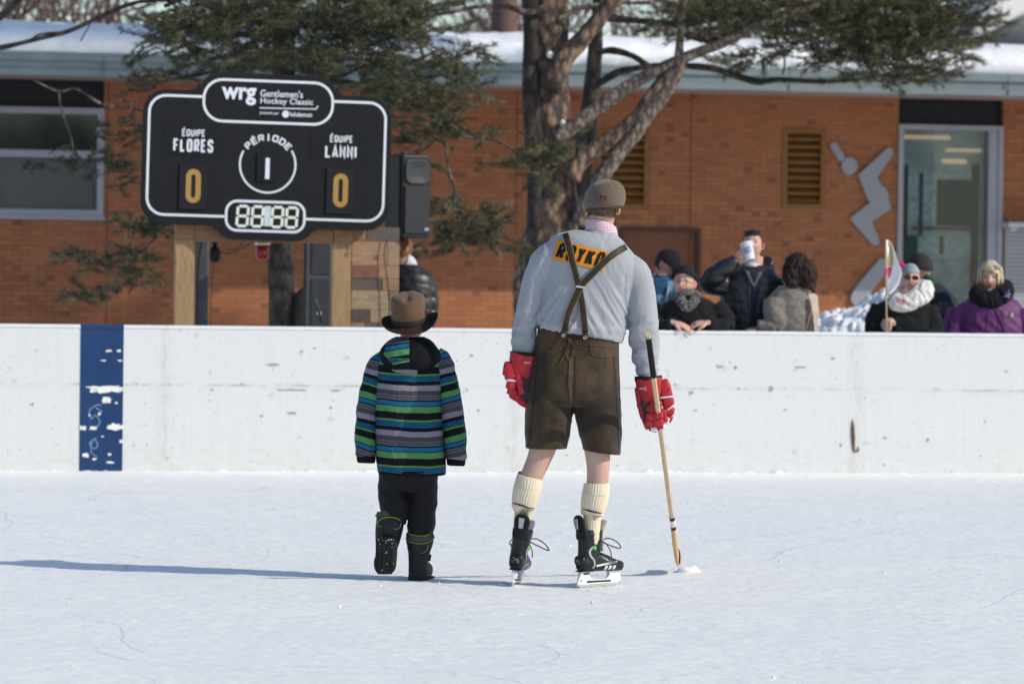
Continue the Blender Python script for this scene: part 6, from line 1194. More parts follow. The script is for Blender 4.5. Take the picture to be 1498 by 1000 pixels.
for i, v in enumerate(V):
    if v[2] < 0: V[i, 0] *= 1-.14*min(1, -v[2]/.11)**1.5; V[i, 1] *= (1-.25*min(1, -v[2]/.11))
F = [f for f in ICO[1] if V[list(f)].mean(0)[1] > -.01 and V[list(f)].mean(0)[2] > -.085]; V = np.array([v*(1.03+.02*abs(nz(v[0]*90, v[1]*90, v[2]*20))) for v in V]); mb.add(V@(hb.R.T*hb.k)+hb.c, F); obj('hair', mb, mk('boy_hair', (.14, .07, .04), .7, .4, 60, .6, 200, sc=(1, 1, .3)), boy.root)
# hat: crown with a pinched dent, curled brim
M_felt = cloth_mat('brown_felt', (.135, .085, .052), .95, 120, .5, .25, .1, .1, fold=.05, fs=10); M_feltd = cloth_mat('shaded_brim', (.045, .030, .021), .95, 120, .5, .2, .05, .0, fold=.05); M_hb = mk('hat_ribbon', (.022, .016, .014), .7)  # brim felt darker than the crown, its shadow side put in the colour
hc_ = boy.p(600, 471, .0); HR = rotm('X', R(17))@rotm('Y', R(-6)); Hw = lambda v: hc_+HR@np.asarray(v)
n1, n2 = 72, 26; rings = []
for j in range(n2+1):
    t = j/n2; z = .135*math.sin(min(1, t*1.12)*math.pi/2) if t < .9 else .135; rr0 = 1-.20*t+.06*math.sin(t*3.1)-.80*max(0, (t-.58)/.42)**2.4
    ring = []
    for i in range(n1):
        a = 2*math.pi*i/n1; x, y = .088*rr0*math.cos(a), .100*rr0*math.sin(a)
        dz = -.016*math.exp(-(x/.020)**2)*min(1, max(0, (t-.55)/.35))*(1-.4*(y/.1)); dz -= .006*(gs(x-.052, .02)+gs(x+.052, .02))*gs(y-.06, .04)*min(1, t*1.3); zz = z+.018*max(0, t-.4)*(1-(x/.09)**2)+dz
        ring.append(Hw((x, y, zz)))
    rings.append(np.array(ring))
mb = MB(); mb.add(*ringmesh(rings, True)); hat = obj('hat', mb, M_felt, boy.root); hat['label'] = 'brown felt hat with pinched crown'
def brimz(r, a): s_ = math.sin(a); c_2 = math.cos(a); q = max(0, (r-.09)/.05); return q*(.023*abs(c_2)**3*q-.018*max(0, -s_)-.010*max(0, s_))+.004*math.sin(3*a+1)*q
rings = []
for rr0 in (0, .2, .4, .6, .8, .93, 1.0):
    rings.append(np.array([Hw(((.088+(.050*rr0))*math.cos(a), (.100+.052*rr0)*math.sin(a), .004+brimz(.09+.05*rr0, a))) for a in np.linspace(0, 2*math.pi, 90, endpoint=False)]))
low = [r-HR@np.array([0, 0, .004]) for r in rings[::-1]]; mb = MB(); mb.add(*ringmesh(rings+low+[rings[0]], False)); obj('brim', mb, M_feltd, hat)
mb = MB(); mb.add(*ringmesh([np.array([Hw((.0905*s_*math.cos(a), .1025*s_*math.sin(a), z)) for a in np.linspace(0, 2*math.pi, 72, endpoint=False)]) for z, s_ in ((.004, 1.0), (.008, 1.012), (.030, 1.004), (.034, .985))], False)); obj('hat_band', mb, M_hb, hat)
mb = MB(); mb.add(*blob(boy.p(626.5, 457, -.06), (.006, .004, .006), None, 2, 10, 8)); mb.add(*blob(boy.p(629, 455, -.055), (.004, .003, .005), None, 2, 10, 8)); obj('red_pin', mb, mk('red_pin', (.4, .01, .02), .5), hat)
# jacket with its stripes
def stripe_mat():
    m, nt, b = newmat('striped_nylon'); a = nd(nt, 'ShaderNodeAttribute', attribute_name='s'); fr = mth(nt, 'FRACT', a.outputs['Fac'])
    K, B_, Gn, Lt, Dk, Gy = (.004, .0045, .006), (.010, .125, .27), (.085, .25, .085), (.23, .215, .255), (.06, .055, .07), (.20, .195, .22)
    st = [(0, Gn), (.04, K), (.055, B_), (.08, K), (.095, B_), (.12, K), (.135, B_), (.16, K), (.25, Lt), (.365, Dk), (.475, Gy), (.49, K), (.515, Gy), (.53, K), (.55, Gy), (.565, K), (.60, B_), (.69, K), (.71, Gn), (.84, K)]
    nt.links.new(ramp(nt, fr, st, 'CONSTANT'), b.inputs['Base Color']); b.inputs['Roughness'].default_value = .7; b.inputs['Specular IOR Level'].default_value = .15
    co = objco(nt); h = mth(nt, 'ADD', mth(nt, 'MULTIPLY', nzt(nt, co, 300, 2), .1), mth(nt, 'MULTIPLY', nzt(nt, objco(nt, (1, 1, .5)), 18, 3, .5, 1.5), 1.)); bump(nt, b, h, .65, .014); return m
M_str = stripe_mat(); M_jb = cloth_mat('black_nylon', (.007, .007, .009), .8, 200, .25, .2, .12, .0, fold=.2)
def pxy(v): return 749+v[0]/k, 397+(1.5-v[2])/k
PER = 66.7
def sattr(o, fn): P = coords(o.data)+np.array(boy.root.location); fattr(o, 's', [fn(*pxy(v), v) for v in P])
mb = MB(); mb.add(*lf([(600, 503, .02, 20, 22), (600, 508, .015, 33, 26), (600, 518, .0, 45, 32), (599, 534, -.0, 50, 36), (598.5, 560, 0, 50, 39), (598, 600, 0, 49.5, 40), (599, 640, 0, 50, 41), (601, 670, 0, 50.5, 42), (602.5, 688, 0, 49.5, 41), (603, 693, 0, 48.5, 40)], n=8, seg=110, ex=2.4, vert=True))
jk = obj('jacket', mb, M_str, boy.root); sattr(jk, lambda x, y, v: (y-547.8-2.0*((x-600)/48)**2*(-1)-.02*(x-600)+1.2*nz(x*.05, y*.02, 1))/PER+4)
folds(jk, .0036, (7, 7, 9), 2., lambda v: .3+.7*min(1, max(0, ((397+(1.5-v[2])/k)-520)/60))); bj = bvh(jk)
for i, (rows, s0_, ax) in enumerate((([(566, 527, 0, 17, 20), (556, 535, 0, 17.5, 21), (548, 555, 0, 17, 20), (542, 580, 0, 17, 19), (538, 605, 0, 16.5, 18.5), (536, 630, -.005, 16, 17.5), (535.5, 650, -.01, 15.5, 16.5), (535.5, 664, -.01, 14.5, 15.5), (535.5, 667, -.01, 12, 13)], 610, -.22),
                       ([(634, 523, 0, 18, 21), (644, 532, 0, 18.5, 22), (651, 555, 0, 17.5, 21), (656, 580, 0, 17.5, 20), (660, 605, 0, 17.5, 19), (664, 630, -.005, 17, 18), (666, 652, -.01, 16.5, 17), (667, 668, -.01, 15.5, 16), (667, 671, -.01, 13, 14)], 607, .22))):
    mb = MB(); mb.add(*lf(rows, n=7, seg=64, ex=2.3)); sl_ = obj('sleeve', mb, M_str, boy.root); xc = 537 if i == 0 else 661
    sattr(sl_, lambda x, y, v: (-(y-s0_+(x-xc)*(ax*1.25)*(1))/PER+.315+(1.5*nz(x*.06, y*.03, 3)/PER))+4); folds(sl_, .0045, (10, 10, 17), 5.+i)
    mb = MB(); q = rows[-1]; mb.add(*lf([(q[0], q[1]-4, q[2], 13.5, 14), (q[0], q[1]+1, q[2], 14, 14.5), (q[0]+.5, q[1]+8, q[2], 13.2, 13.5), (q[0]+.5, q[1]+10, q[2], 11, 11)], n=3, seg=36)); obj('cuff', mb, M_jb, sl_)
mb = MB(); mb.add(*tube([boy.p(603+47.5*math.cos(t), 691+1.2*math.sin(t*2), 41*k*math.sin(t)) for t in np.linspace(0, 2*math.pi, 60)], .005, 8)); obj('hem', mb, M_jb, jk)
# hood lying on the shoulders: striped left half, black right half and rim
mb = MB(); mb.add(*lf([(600, 493, .0, 21, 27), (600, 497, -.0, 29, 33), (600, 505, -.02, 38, 38), (600, 515, -.035, 44, 40), (600, 526, -.045, 44, 40), (599.5, 536, -.055, 37, 36), (600, 543, -.06, 26, 28), (601, 547.5, -.06, 12, 20)], n=8, seg=96, ex=2.3, vert=True)); hdv = mb.verts()
M_2 = [M_str, M_jb]; mi = []
for f in mb.F:
    c = hdv[list(f)].mean(0); x, y = pxy(c); edge_ = 599+(y-497)*.05
    lf_edge = 563+max(0, (y-520))*1.0-(max(0, 515-y))*-.35; mi.append(0 if (lf_edge < x < edge_ and y < 541-.0*(x) and c[1] < DB) or (541 < y and c[1] < DB and 575 < x < 612) else 1)
mb.M = mi; hood = obj('hood', mb, M_2, boy.root); P = coords(hood.data)+np.array(boy.root.location); fattr(hood, 's', [((y-517.5-(x-580)*(-.18))/PER+.77 if y < 526 else (-(y-531.-(x-580)*(-.20))/PER*1.0+.04+.0 if y < 541 else .3)) for x, y in map(pxy, P)]); folds(hood, .003, (12, 12, 16), 9.)
b_ = bvh(hood); M_piping = mk('hood_piping', (.16, .16, .18), .7)
def lineb(name, b, pts, wd, m, parent, off=.003, n=5):
    Q = cr(pts, n)[:, :2]; P = [proj(b, x, y, off) for x, y in Q]; P = [p for p in P if p is not None]; mb = MB(); mb.add(*tube(P, wd*k/2, 6)); return obj(name, mb, m, parent)
lineb('hood_seam', b_, [(601, 498), (601.5, 510), (602, 522), (606, 532), (610, 541)], 1., M_jb, hood, .001)
# trousers
mb = MB(); mb.add(*lf([(600, 660, 0, 40, 32), (598, 690, 0, 42.5, 34), (597, 705, 0, 42, 33), (597, 718, 0, 38, 28)], n=5, seg=48, ex=2.5))
mb.add(*lf([(577, 690, 0, 22, 26), (575.5, 715, -.01, 21.5, 25), (576, 735, -.02, 20.5, 24), (578, 752, -.02, 18, 21), (577, 765, -.02, 15, 17)], n=5, seg=40)); mb.add(*lf([(618, 690, 0, 22, 26), (618, 720, .0, 21, 25), (617, 750, .0, 19.5, 23), (615.5, 775, 0, 18.5, 21), (615, 788, 0, 15, 17)], n=5, seg=40))
tr = remesh(obj('snow_trousers', mb, cloth_mat('black_trouser', (.009, .009, .010), .7, 200, .25, .5, .2, .15, fold=.4), boy.root), .006, 4); folds(tr, .007, (9, 9, 12), 1.)
# boots
M_bt = mk('boot_black', (.014, .015, .017), .6, .35, 30, .5, 120); M_btg = mk('boot_grey', (.055, .058, .07), .75, .15, 60); M_lime = mk('lime_piping', (.20, .33, .03), .7); M_tread = mk('boot_tread', (.018, .018, .020), .85, .4, 50, .8, 90)
# raised left boot, its sole turned to the camera
mb = MB(); mb.add(*lf([(571, 748, -.02, 20, 19), (571, 760, -.02, 20.5, 20), (569, 775, -.02, 20, 19), (567, 790, -.01, 18, 17), (566, 800, .0, 16, 15)], n=5, seg=40, ex=2.4)); mb.add(*lf([(567, 786, -.0, 13, 15), (566, 797, -.03, 15.5, 16), (565, 812, -.045, 16, 17), (563.5, 826, -.045, 15.5, 15), (563, 836, -.035, 12, 11)], n=5, seg=36, ex=2.6))
lb = remesh(obj('boot', mb, M_bt, boy.root), .005, 3); b1 = bvh(lb)
mb = MB(); Q = cr([(566.5, 784, 0, 11.5, 4), (566, 790, 0, 15, 6), (565.5, 800, 0, 16, 7), (565, 812, 0, 15, 7), (563.5, 822, 0, 16.5, 7), (563, 832, 0, 15, 6), (563, 839, 0, 10, 4)], 5); C = np.array([boy.p(q[0], q[1], -.09-.012*math.sin(i_/len(Q)*3.1)) for i_, q in enumerate(Q)]); mb.add(*loft(C, Q[:, 3]*k, Q[:, 4]*k*.5, 40, 3)); so_ = obj('sole', mb, M_tread, lb)
bs2 = bvh(so_)
mb = MB()
for y in np.arange(792, 837, 4.2):
    for x in (-10, -3.5, 3.5, 10):
        q = proj(bs2, 564.5+x*.9, y+abs(x)*.1, .002)
        if q is not None: mb.add(*blob(q, (.0075, .004, .0048), None, 4, 8, 6))
obj('tread_lug', mb, M_tread, so_, smooth=False)
mb = MB()
for i in range(26): 
    q = proj(bs2, 563+nr.uniform(-11, 13), (790+nr.normal(0, 2.5)) if i < 16 else nr.uniform(795, 835), .003)
    if q is not None: r_ = nr.uniform(.001, .0028); mb.add(*blob(q, (r_*1.6, r_, r_), None, 2, 6, 5))
tag(obj('stuck_snow', mb, M_snow, so_), kind='stuff')
def bandline(b, pts, w_, m, parent, nm): return band(nm, b, pts, w_, m, parent, .004, 6, th_=.0035)
bandline(b1, [(551, 757), (560, 751), (571, 749.5), (582, 752), (590, 758)], 9, M_btg, lb, 'cuff_band'); lineb('piping', b1, [(551.5, 763.5), (560, 757.5), (571, 756), (582, 758.5), (590, 765)], 1.5, M_lime, lb, .009); lineb('piping', b1, [(586, 764), (586, 769), (582, 773), (577, 773)], 1.3, M_lime, lb, .003); lineb('piping', b1, [(553, 764), (553, 768), (558, 770)], 1.3, M_lime, lb, .003); lineb('piping', b1, [(552, 752), (561, 748.2), (571, 747.3), (582, 749.5), (589, 754)], .9, M_lime, lb, .004)
# planted right boot
mb = MB(); mb.add(*lf([(614.5, 779, 0, 20.5, 20), (614, 792, 0, 20, 20), (613, 806, 0, 16.5, 18), (612, 820, 0, 14.5, 17), (612, 832, 0, 14.5, 18), (612, 843, 0, 14.5, 18), (612, 846.5, 0, 13, 16)], n=5, seg=40, ex=2.5)); mb.add(*lf([(612, 833, -.02, 14, 13), (616, 833, .05, 15, 14), (619, 833, .11, 14.5, 12), (621, 834, .15, 12, 10), (622, 835, .17, 8, 7)], n=5, seg=30, ex=2.6, ref=(0, 0, 1)))
rb_ = remesh(obj('boot', mb, M_bt, boy.root), .005, 3); b2 = bvh(rb_)
bandline(b2, [(594.5, 784), (604, 787.5), (615, 788.5), (626, 787), (634.5, 782)], 8, M_btg, rb_, 'cuff_band'); lineb('piping', b2, [(594.5, 778.5), (604, 782), (615, 783.5), (626, 782), (634.5, 777)], 1.4, M_lime, rb_, .007); lineb('piping', b2, [(594.5, 790), (604, 793.5), (615, 794.5), (626, 793), (634, 788)], 1.5, M_lime, rb_, .007); lineb('piping', b2, [(626, 796), (625, 803), (621, 807), (617, 809)], 1.2, M_lime, rb_, .003); lineb('piping', b2, [(596, 796), (597, 804), (600, 809)], 1.2, M_lime, rb_, .003)
mb = MB(); mb.add(*box(boy.p(627, 815, 0), (.012, .02, .016), rotm('Y', R(10)))); obj('buckle', mb, M_blk, rb_, smooth=False, bevel=.004)
mb = MB(); mb.add(*lf([(612, 842, 0, 15, 19), (612, 847.5, 0, 15, 19)], n=2, seg=36, ex=2.8)); q = boy.p(619, 845.5, .09); mb.add(*blob(q, (.045, .12, .010), rotm('Z', R(-14)), 3, 24, 8)); obj('sole', mb, M_tread, rb_)
# ================================================================ THE SPECTATORS BEHIND THE BOARDS
def torso(f, x, ysh, wsh, dep=30, hip=None, lean=0., yb=690, dd=0.):
    """closed body trunk and legs in photo units at the figure's depth"""
    h = hip or wsh*.8
    return [f.lf([(x+lean, ysh-14, dd, 11, 12), (x+lean*.8, ysh-4, dd, 18, 16), (x+lean*.6, ysh+8, dd, wsh*.82, dep*.7), (x+lean*.4, ysh+30, dd, wsh*.8, dep*.8), (x, ysh+70, dd, h*.8, dep*.75), (x, ysh+110, dd, h*.85, dep*.8), (x, ysh+130, dd, h*.8, dep*.7)]),
            f.lf([(x-h*.45, ysh+110, dd, h*.4, dep*.6), (x-h*.42, ysh+200, dd, h*.26, dep*.4), (x-h*.42, yb+2, dd, h*.2, dep*.3)], seg=20), f.lf([(x+h*.45, ysh+110, dd, h*.4, dep*.6), (x+h*.42, ysh+200, dd, h*.26, dep*.4), (x+h*.42, yb+2, dd, h*.2, dep*.3)], seg=20),
            f.lf([(x-h*.42, yb, dd+.05, h*.2, 6), (x-h*.42, yb+2, dd-.08, h*.22, 5)], seg=16, ref=(0, 0, 1)), f.lf([(x+h*.42, yb, dd+.05, h*.2, 6), (x+h*.42, yb+2, dd-.08, h*.22, 5)], seg=16, ref=(0, 0, 1))]
def legs(f, x, y0, h, m, dep=26, yb=686, dd=.1):
    mb = MB()
    for s_ in (-1, 1): mb.add(*f.lf([(x+s_*h*.4, y0, dd, h*.55, dep*.8), (x+s_*h*.43, (y0+yb)/2, dd, h*.4, dep*.6), (x+s_*h*.43, yb-8, dd, h*.34, dep*.5)], seg=24))
    o = obj('trousers', mb, m, f.root)
    for s_ in (-1, 1): mb = MB(); V, F = blob(f.p(x+s_*h*.43, yb-3, dd), (h*.36*f.k, .15, .05), None, 3, 20, 10); mb.add(V, F); obj('boot', mb, M_bt, f.root)
    return o
def jacket(f, trunk, arms, m, vox=.009, amp=.005, name='coat', fr=(8, 8, 12), it=4):
    mb = MB(); mb.add(*f.lf(trunk, n=5, seg=44, vert=True))
    for a in arms: mb.add(*f.lf(a, n=5, seg=28))
    o = remesh(obj(name, mb, m, f.root), vox, it, .5); folds(o, amp, fr, f.d*7.1 % 5); return o
def hairshell(h, grow=1.06, cut=None, rough=.02, fr=60, low=.0):
    V = ICO[0].copy()*np.array([.078*h.fat, .099, .116])
    for i, v in enumerate(V):
        if v[2] < 0: j = min(1, -v[2]/.116); V[i, 0] *= 1-.16*j; V[i, 1] *= 1-.25*j
    F = [f for f in ICO[1] if cut(V[list(f)].mean(0))]; V = np.array([v*(grow+rough*nz(v[0]*fr, v[1]*fr, v[2]*fr*.3)) for v in V]); mb = MB(); mb.add(V@(h.R.T*h.k)+h.c, F); return mb
def strands(h, m, parent, n, spawn, L, curl=.0, wd=.0022, seed=1, name='hair_strands'):
    """many thin locks; spawn() -> start point, direction in head space"""
    r_ = random.Random(seed); mb = MB()
    for i in range(n):
        p, d = spawn(r_); p = np.array(p); d = np.array(d, float); pts = []; l = L*r_.uniform(.7, 1.1); ph = r_.uniform(0, 6.28); st_ = 7
        for j in range(st_): pts.append(h.w(p+np.array([curl*math.cos(ph+j*1.7), curl*math.sin(ph+j*1.7), 0])*min(1, j/2))); p = p+d*l/st_; d = d*.75+np.array([0, 0, -.35])+np.array([p[0]*.6, p[1]*.4, 0])*.3
        mb.add(*tube(pts, np.linspace(wd, wd*.4, st_), 4))
    return obj(name, mb, m, parent)
def goggles(h, m, fig, r=.021, thick=False, nm='glasses'):
    mb = MB()
    for s_ in (-1, 1):
        if thick: V, F = blob(h.w((s_*.032, -.105, .010)), (.027*h.k, .006, .019*h.k), h.R@rotm('Z', s_*R(-12)), 2.8, 22, 10); mb.add(V, F)
        else: mb.add(*tube([h.w((s_*.032+r*1.25*math.cos(t), -.106+abs(math.cos(t)-0)*.003, .006+r*.85*math.sin(t))) for t in np.linspace(0, 2*math.pi, 26)], .0016, 5))
        mb.add(*tube([h.w((s_*.055, -.098, .014)), h.w((s_*.078, -.06, .012)), h.w((s_*.083, .01, .008))], .002, 5))
    mb.add(*tube([h.w((-.010, -.113, .012)), h.w((0, -.116, .015)), h.w((.010, -.113, .012))], .002, 5)); return obj(nm, mb, m, fig.root)
def beanie(f, h, m, low=.03, grow=1.12, top=.0, band=True, tilt=0., nm='beanie'):
    V = ICO[0].copy()*np.array([.080*h.fat, .100, .118]); lowf = lambda v: low+tilt*v[1]; F = [q for q in ICO[1] if V[list(q)].mean(0)[2] > lowf(V[list(q)].mean(0))]
    W_ = np.array([v*(grow+.015*nz(v[0]*40, v[1]*40, v[2]*25))+np.array([0, .01*max(0, v[2]/.1), top*max(0, v[2]/.118)**2]) for v in V]); mb = MB(); mb.add(W_@(h.R.T*h.k)+h.c, F); o = obj(nm, mb, m, f.root)
    if band:
        Rg = [np.array([h.w((.080*h.fat*g*math.cos(t)*c_, .100*g*math.sin(t)*c_, low+tilt*.1*math.sin(t)+dz)) for t in np.linspace(0, 2*math.pi, 48, endpoint=False)]) for g, dz, c_ in ((grow*.98, -.012, .97), (grow*1.03, -.008, .97), (grow*1.04, .016, .965), (grow*.99, .022, .96))]
        mb = MB(); mb.add(*ringmesh(Rg, False)); obj('fold', mb, m, o)
    return o
def bd(px): return (BP.o[1]*math.cos(YAW))/(math.cos(YAW)-math.sin(YAW)*(px-749)/FPX)
M_bcoat = cloth_mat('black_wool', (.013, .013, .015), .9, 150, .6, .3, .15, .15, fold=.3); M_puff = mk('black_puffer', (.016, .016, .019), .42, .3, 20, .5, 30, .5); M_btrs = cloth_mat('dark_trouser', (.02, .02, .026), .85)
M_knit = mk('black_knit', (.014, .014, .016), .95, .3, 80, .8, 220)
# 1 -- man in a black cap and denim-blue jacket, head bowed
d1 = bd(980)+.75; f = Fig('person', 972, 640, d1, 'man in black cap and two-tone blue jacket with bowed head, behind the black-beanie woman'); h = Head(f.p(975, 387), yaw=R(68), pitch=R(42), k=1.0)
f.body(torso(f, 962, 415, 36)+[f.lf([(972, 398, 0, 12, 12), (964, 412, 0, 14, 14)])], h, (.36, .19, .14), .006, hands=[((f.p(985, 500, -.15), (.8, 0, -.3), (0, -.3, 1)), dict(side=1, curl=.5)), ((f.p(950, 505, -.15), (.8, 0, -.3), (0, -.3, 1)), dict(side=-1, curl=.5))])
M_bl1 = cloth_mat('denim_blue', (.018, .075, .15), .8, 120, .3, .15); M_bl2 = cloth_mat('pale_blue', (.12, .26, .38), .8, 120, .3, .1)
o = jacket(f, [(968, 402, .02, 14, 16), (965, 410, .0, 26, 22), (964, 424, 0, 34, 26), (962, 450, 0, 38, 28), (960, 500, 0, 40, 28), (960, 530, 0, 40, 28)], [[(940, 425, 0, 15, 15), (930, 455, 0, 14, 14), (932, 485, -.05, 12, 12), (948, 503, -.13, 9, 9)], [(986, 425, 0, 15, 15), (994, 455, 0, 13, 13), (992, 480, -.06, 12, 12), (986, 497, -.13, 9, 9)]], M_bl1)
o.data.materials.append(M_bl2)
for p in o.data.polygons:
    c = p.center; yy_ = 397+(1.5-c.z)/f.k; xx_ = 749+(c.x+f.root.location.x)/f.k
    if yy_ > 428+.12*(xx_-960) or (xx_ > 974 and yy_ > 408): p.material_index = 1
mb = MB(); mb.add(*f.tb([(960, 402, -.07, 3), (972, 412, -.10, 3.2), (976, 420, -.11, 3)], n=4, seg=8)); obj('collar', mb, mk('collar_brown', (.05, .035, .03), .8), o)
mb = MB(); mb.add(*f.tb([(978, 418, -.14, 1.5), (975, 440, -.16, 1.5), (974, 480, -.16, 1.5)], n=4, seg=6)); obj('zip', mb, mk('zip_pale', (.4, .42, .42), .5), o)
V = ICO[0].copy()*np.array([.081, .102, .118]); F = [q for q in ICO[1] if V[list(q)].mean(0)[2] > .022-.12*0*V[list(q)].mean(0)[1]]; mb = MB(); W_ = V*1.10; mb.add(W_@h.R.T+h.c, F); cp = obj('baseball_cap', mb, M_knit, f.root)
mb = MB(); mb.add(*blob(h.w((0, -.145, .030)), (.072, .070, .008), h.R@rotm('X', R(12)), 2.4, 30, 10)); obj('peak', mb, M_knit, cp); mb = MB(); mb.add(*blob(h.w((0, 0, .132)), (.008, .008, .004), h.R, 2, 10, 6)); obj('cap_button', mb, M_knit, cp)
obj('hair', hairshell(h, 1.03, lambda v: v[1] > .0 and -.055 < v[2] < .04), mk('dark_hair', (.03, .022, .018), .8, .4, 60, .6, 200), f.root); legs(f, 961, 520, 30, M_btrs)
# 2 -- woman in a black beanie leaning on the boards
d2 = bd(1010)+.22; f = Fig('person', 1008, 640, d2, 'woman in black beanie, glasses and grey scarf leaning on the boards with clasped hands'); h = Head(f.p(1001, 414), yaw=R(-16), pitch=R(-2), roll=R(5), k=1.0, fat=1.06)
f.body(torso(f, 1008, 446, 44, hip=40)+[f.lf([(1004, 430, 0, 12, 12), (1007, 444, 0, 15, 14)])], h, (.60, .36, .28), .0045, hands=[((f.p(986, 472, -.20), (.75, -.12, -.22), (.2, -.5, .9)), dict(side=1, curl=.32, k=.95)), ((f.p(1034, 472, -.18), (-.8, -.10, -.08), (-.2, -.5, .9)), dict(side=-1, curl=.45, k=.95))], brow=(.25, .18, .14))
o = jacket(f, [(1006, 432, .02, 16, 16), (1008, 438, .0, 28, 22), (1008, 450, 0, 42, 28), (1008, 475, 0, 48, 30), (1008, 520, 0, 48, 30), (1008, 560, 0, 50, 30)], [[(970, 450, 0, 16, 17), (962, 468, -.02, 15, 16), (966, 479, -.12, 12, 13), (985, 474, -.19, 9, 10)], [(1044, 450, 0, 18, 18), (1060, 468, -.02, 15, 16), (1058, 478, -.10, 12, 13), (1036, 474, -.17, 9, 10)]], M_bcoat, amp=.006)
legs(f, 1008, 550, 34, M_btrs); M_gls = mk('glasses_frame', (.12, .06, .05), .4); goggles(h, M_gls, f, r=.0185)
beanie(f, h, M_knit, low=.045, grow=1.13, tilt=-.35, top=.01)
m, nt, b = newmat('flecked_scarf'); nt.links.new(ramp(nt, nzt(nt, objco(nt), 95, 3, .8), [(.42, (.02, .02, .02)), (.55, (.10, .10, .09)), (.62, (.42, .41, .38))]), b.inputs['Base Color']); b.inputs['Roughness'].default_value = .95; M_scf = m
mb = MB(); mb.add(*tube(cr([f.p(1004+22*math.cos(t), 436+5*math.sin(t*2+1)+4*math.sin(t), .0+.085*math.sin(t)) for t in np.linspace(0, 2*math.pi, 12)], 4), .026, 14)); mb.add(*f.tb([(994, 438, -.09, 8), (1000, 447, -.12, 8), (1006, 455, -.13, 5)], n=4)); mb.add(*f.tb([(1018, 436, -.09, 8), (1011, 446, -.12, 8), (1004, 456, -.13, 6)], n=4)); sc_ = remesh(obj('scarf', mb, M_scf, f.root), .006, 3); folds(sc_, .005, (20, 20, 20), 3.)
# 3 -- man drinking from a paper cup
d3 = bd(1095)+.55; f = Fig('person', 1097, 640, d3, 'dark-haired man in black puffer jacket drinking from a paper cup'); h = Head(f.p(1101, 359), yaw=R(-10), pitch=R(-9), roll=R(-3), k=1.0); k3 = f.k
f.body(torso(f, 1096, 405, 42)+[f.lf([(1104, 375, .02, 13, 13), (1102, 390, .01, 13.5, 13), (1100, 402, 0, 17, 15)])], h, (.55, .33, .25), .0045, hands=[((f.p(1077, 384, -.19), (.45, -.22, .85), (-.62, -.75, .1)), dict(side=1, curl=.62, k=1.0)), ((f.p(1133, 498, -.06), (-.2, -.2, -1), (1, -.2, 0)), dict(side=-1, curl=.5))], brow=(.03, .02, .015))
o = jacket(f, [(1104, 389, .03, 19, 20), (1102, 396, .0, 30, 24), (1098, 408, 0, 42, 30), (1097, 430, 0, 43, 32), (1096, 470, 0, 42, 32), (1096, 530, 0, 44, 32)], [[(1068, 412, 0, 18, 18), (1050, 416, -.06, 17, 17), (1037, 413, -.12, 14, 15), (1048, 401, -.16, 14, 14), (1066, 389, -.17, 12, 12), (1077, 380, -.17, 9, 9)], [(1128, 412, 0, 18, 19), (1137, 440, 0, 16, 17), (1138, 470, -.02, 14, 15), (1134, 492, -.05, 10, 11)]], M_puff, amp=.004, name='puffer_jacket')
displace(o, lambda v: .009*abs(math.sin((v[2]+.12*v[0]+.015*nz(v[0]*6, v[1]*6, v[2]*3))*math.pi/.085))**.5-.005)
mb = MB(); mb.add(*f.lf([(1120, 382, .01, 10, 10), (1122, 388, .04, 12, 14), (1118, 396, .05, 14, 14), (1104, 398, .10, 14, 12), (1086, 396, .05, 10, 12)], seg=24)); hd_ = remesh(obj('hood', mb, M_puff, o), .008, 5)
mb = MB(); mb.add(*tube(cr([f.p(1088, 393, -.10), f.p(1092, 405, -.145), f.p(1096, 420, -.165), f.p(1096, 470, -.17), f.p(1095, 500, -.17)], 5), .014, 10)); obj('zip_edge', mb, M_puff, o)
M_gsw = cloth_mat('grey_sweater', (.10, .095, .105), .9); M_navy = cloth_mat('navy_sweater', (.018, .024, .038), .9); M_tee = mk('white_tee', (.6, .6, .66), .85)
mb = MB(); b0 = bvh(o)
def strip(name, pts, wd_, m, off, parent=None):
    Q = cr(pts, 6)[:, :2]; rings = []
    for i, q in enumerate(Q):
        p = proj(b0, q[0], q[1], off)
        if p is None: p = W(q[0], q[1], f.d-.12)
        t = i/(len(Q)-1); w_ = (wd_[0]+(wd_[1]-wd_[0])*t)*f.k; rings.append(np.array([p-rt*w_+fw*.01, p-rt*w_*.6-fw*.004, p+rt*w_*.6-fw*.004, p+rt*w_+fw*.01]))
    mb = MB(); V, F = ringmesh(rings, False, False); mb.add(V, F); return obj(name, mb, m, parent or o)
strip('sweater', [(1103, 400), (1104, 415), (1103, 440), (1100, 478)], (9, 6), M_navy, .004); strip('inner_collar', [(1092, 396), (1097, 407), (1102, 418)], (3.4, 2), M_gsw, .012); strip('inner_collar', [(1112, 398), (1107, 409), (1102, 418)], (3.4, 2), M_gsw, .012); strip('tee_shirt', [(1102, 391), (1102, 399)], (6, 2.5), M_tee, .014) if False else None
mb = MB(); mb.add(*f.lf([(1102, 389, -.0, 12, 15), (1101, 395, -.01, 13.5, 17)], n=2, seg=28)); obj('tee_shirt', mb, M_tee, f.root)
obj('hair', hairshell(h, 1.065, lambda v: (v[2] > .055+.015*abs(nz(v[0]*30, 0, 0)) if v[1] < -.02 else v[2] > -.025-.3*v[1]+.0) or (v[1] > .0 and v[2] > -.06), .03, 50), mk('black_hair', (.014, .010, .009), .6, .4, 60, .7, 200, sc=(1, 1, .4)), f.root)
strands(h, bpy.data.materials['black_hair'], bpy.data.objects[f.root.name].children[-1], 260, lambda r_: ((r_.uniform(-.06, .06), r_.uniform(-.08, .03), .100+.008*r_.random()), (r_.uniform(-.4, .4), r_.uniform(-.5, .5), .3)), .02, 0, .0012)
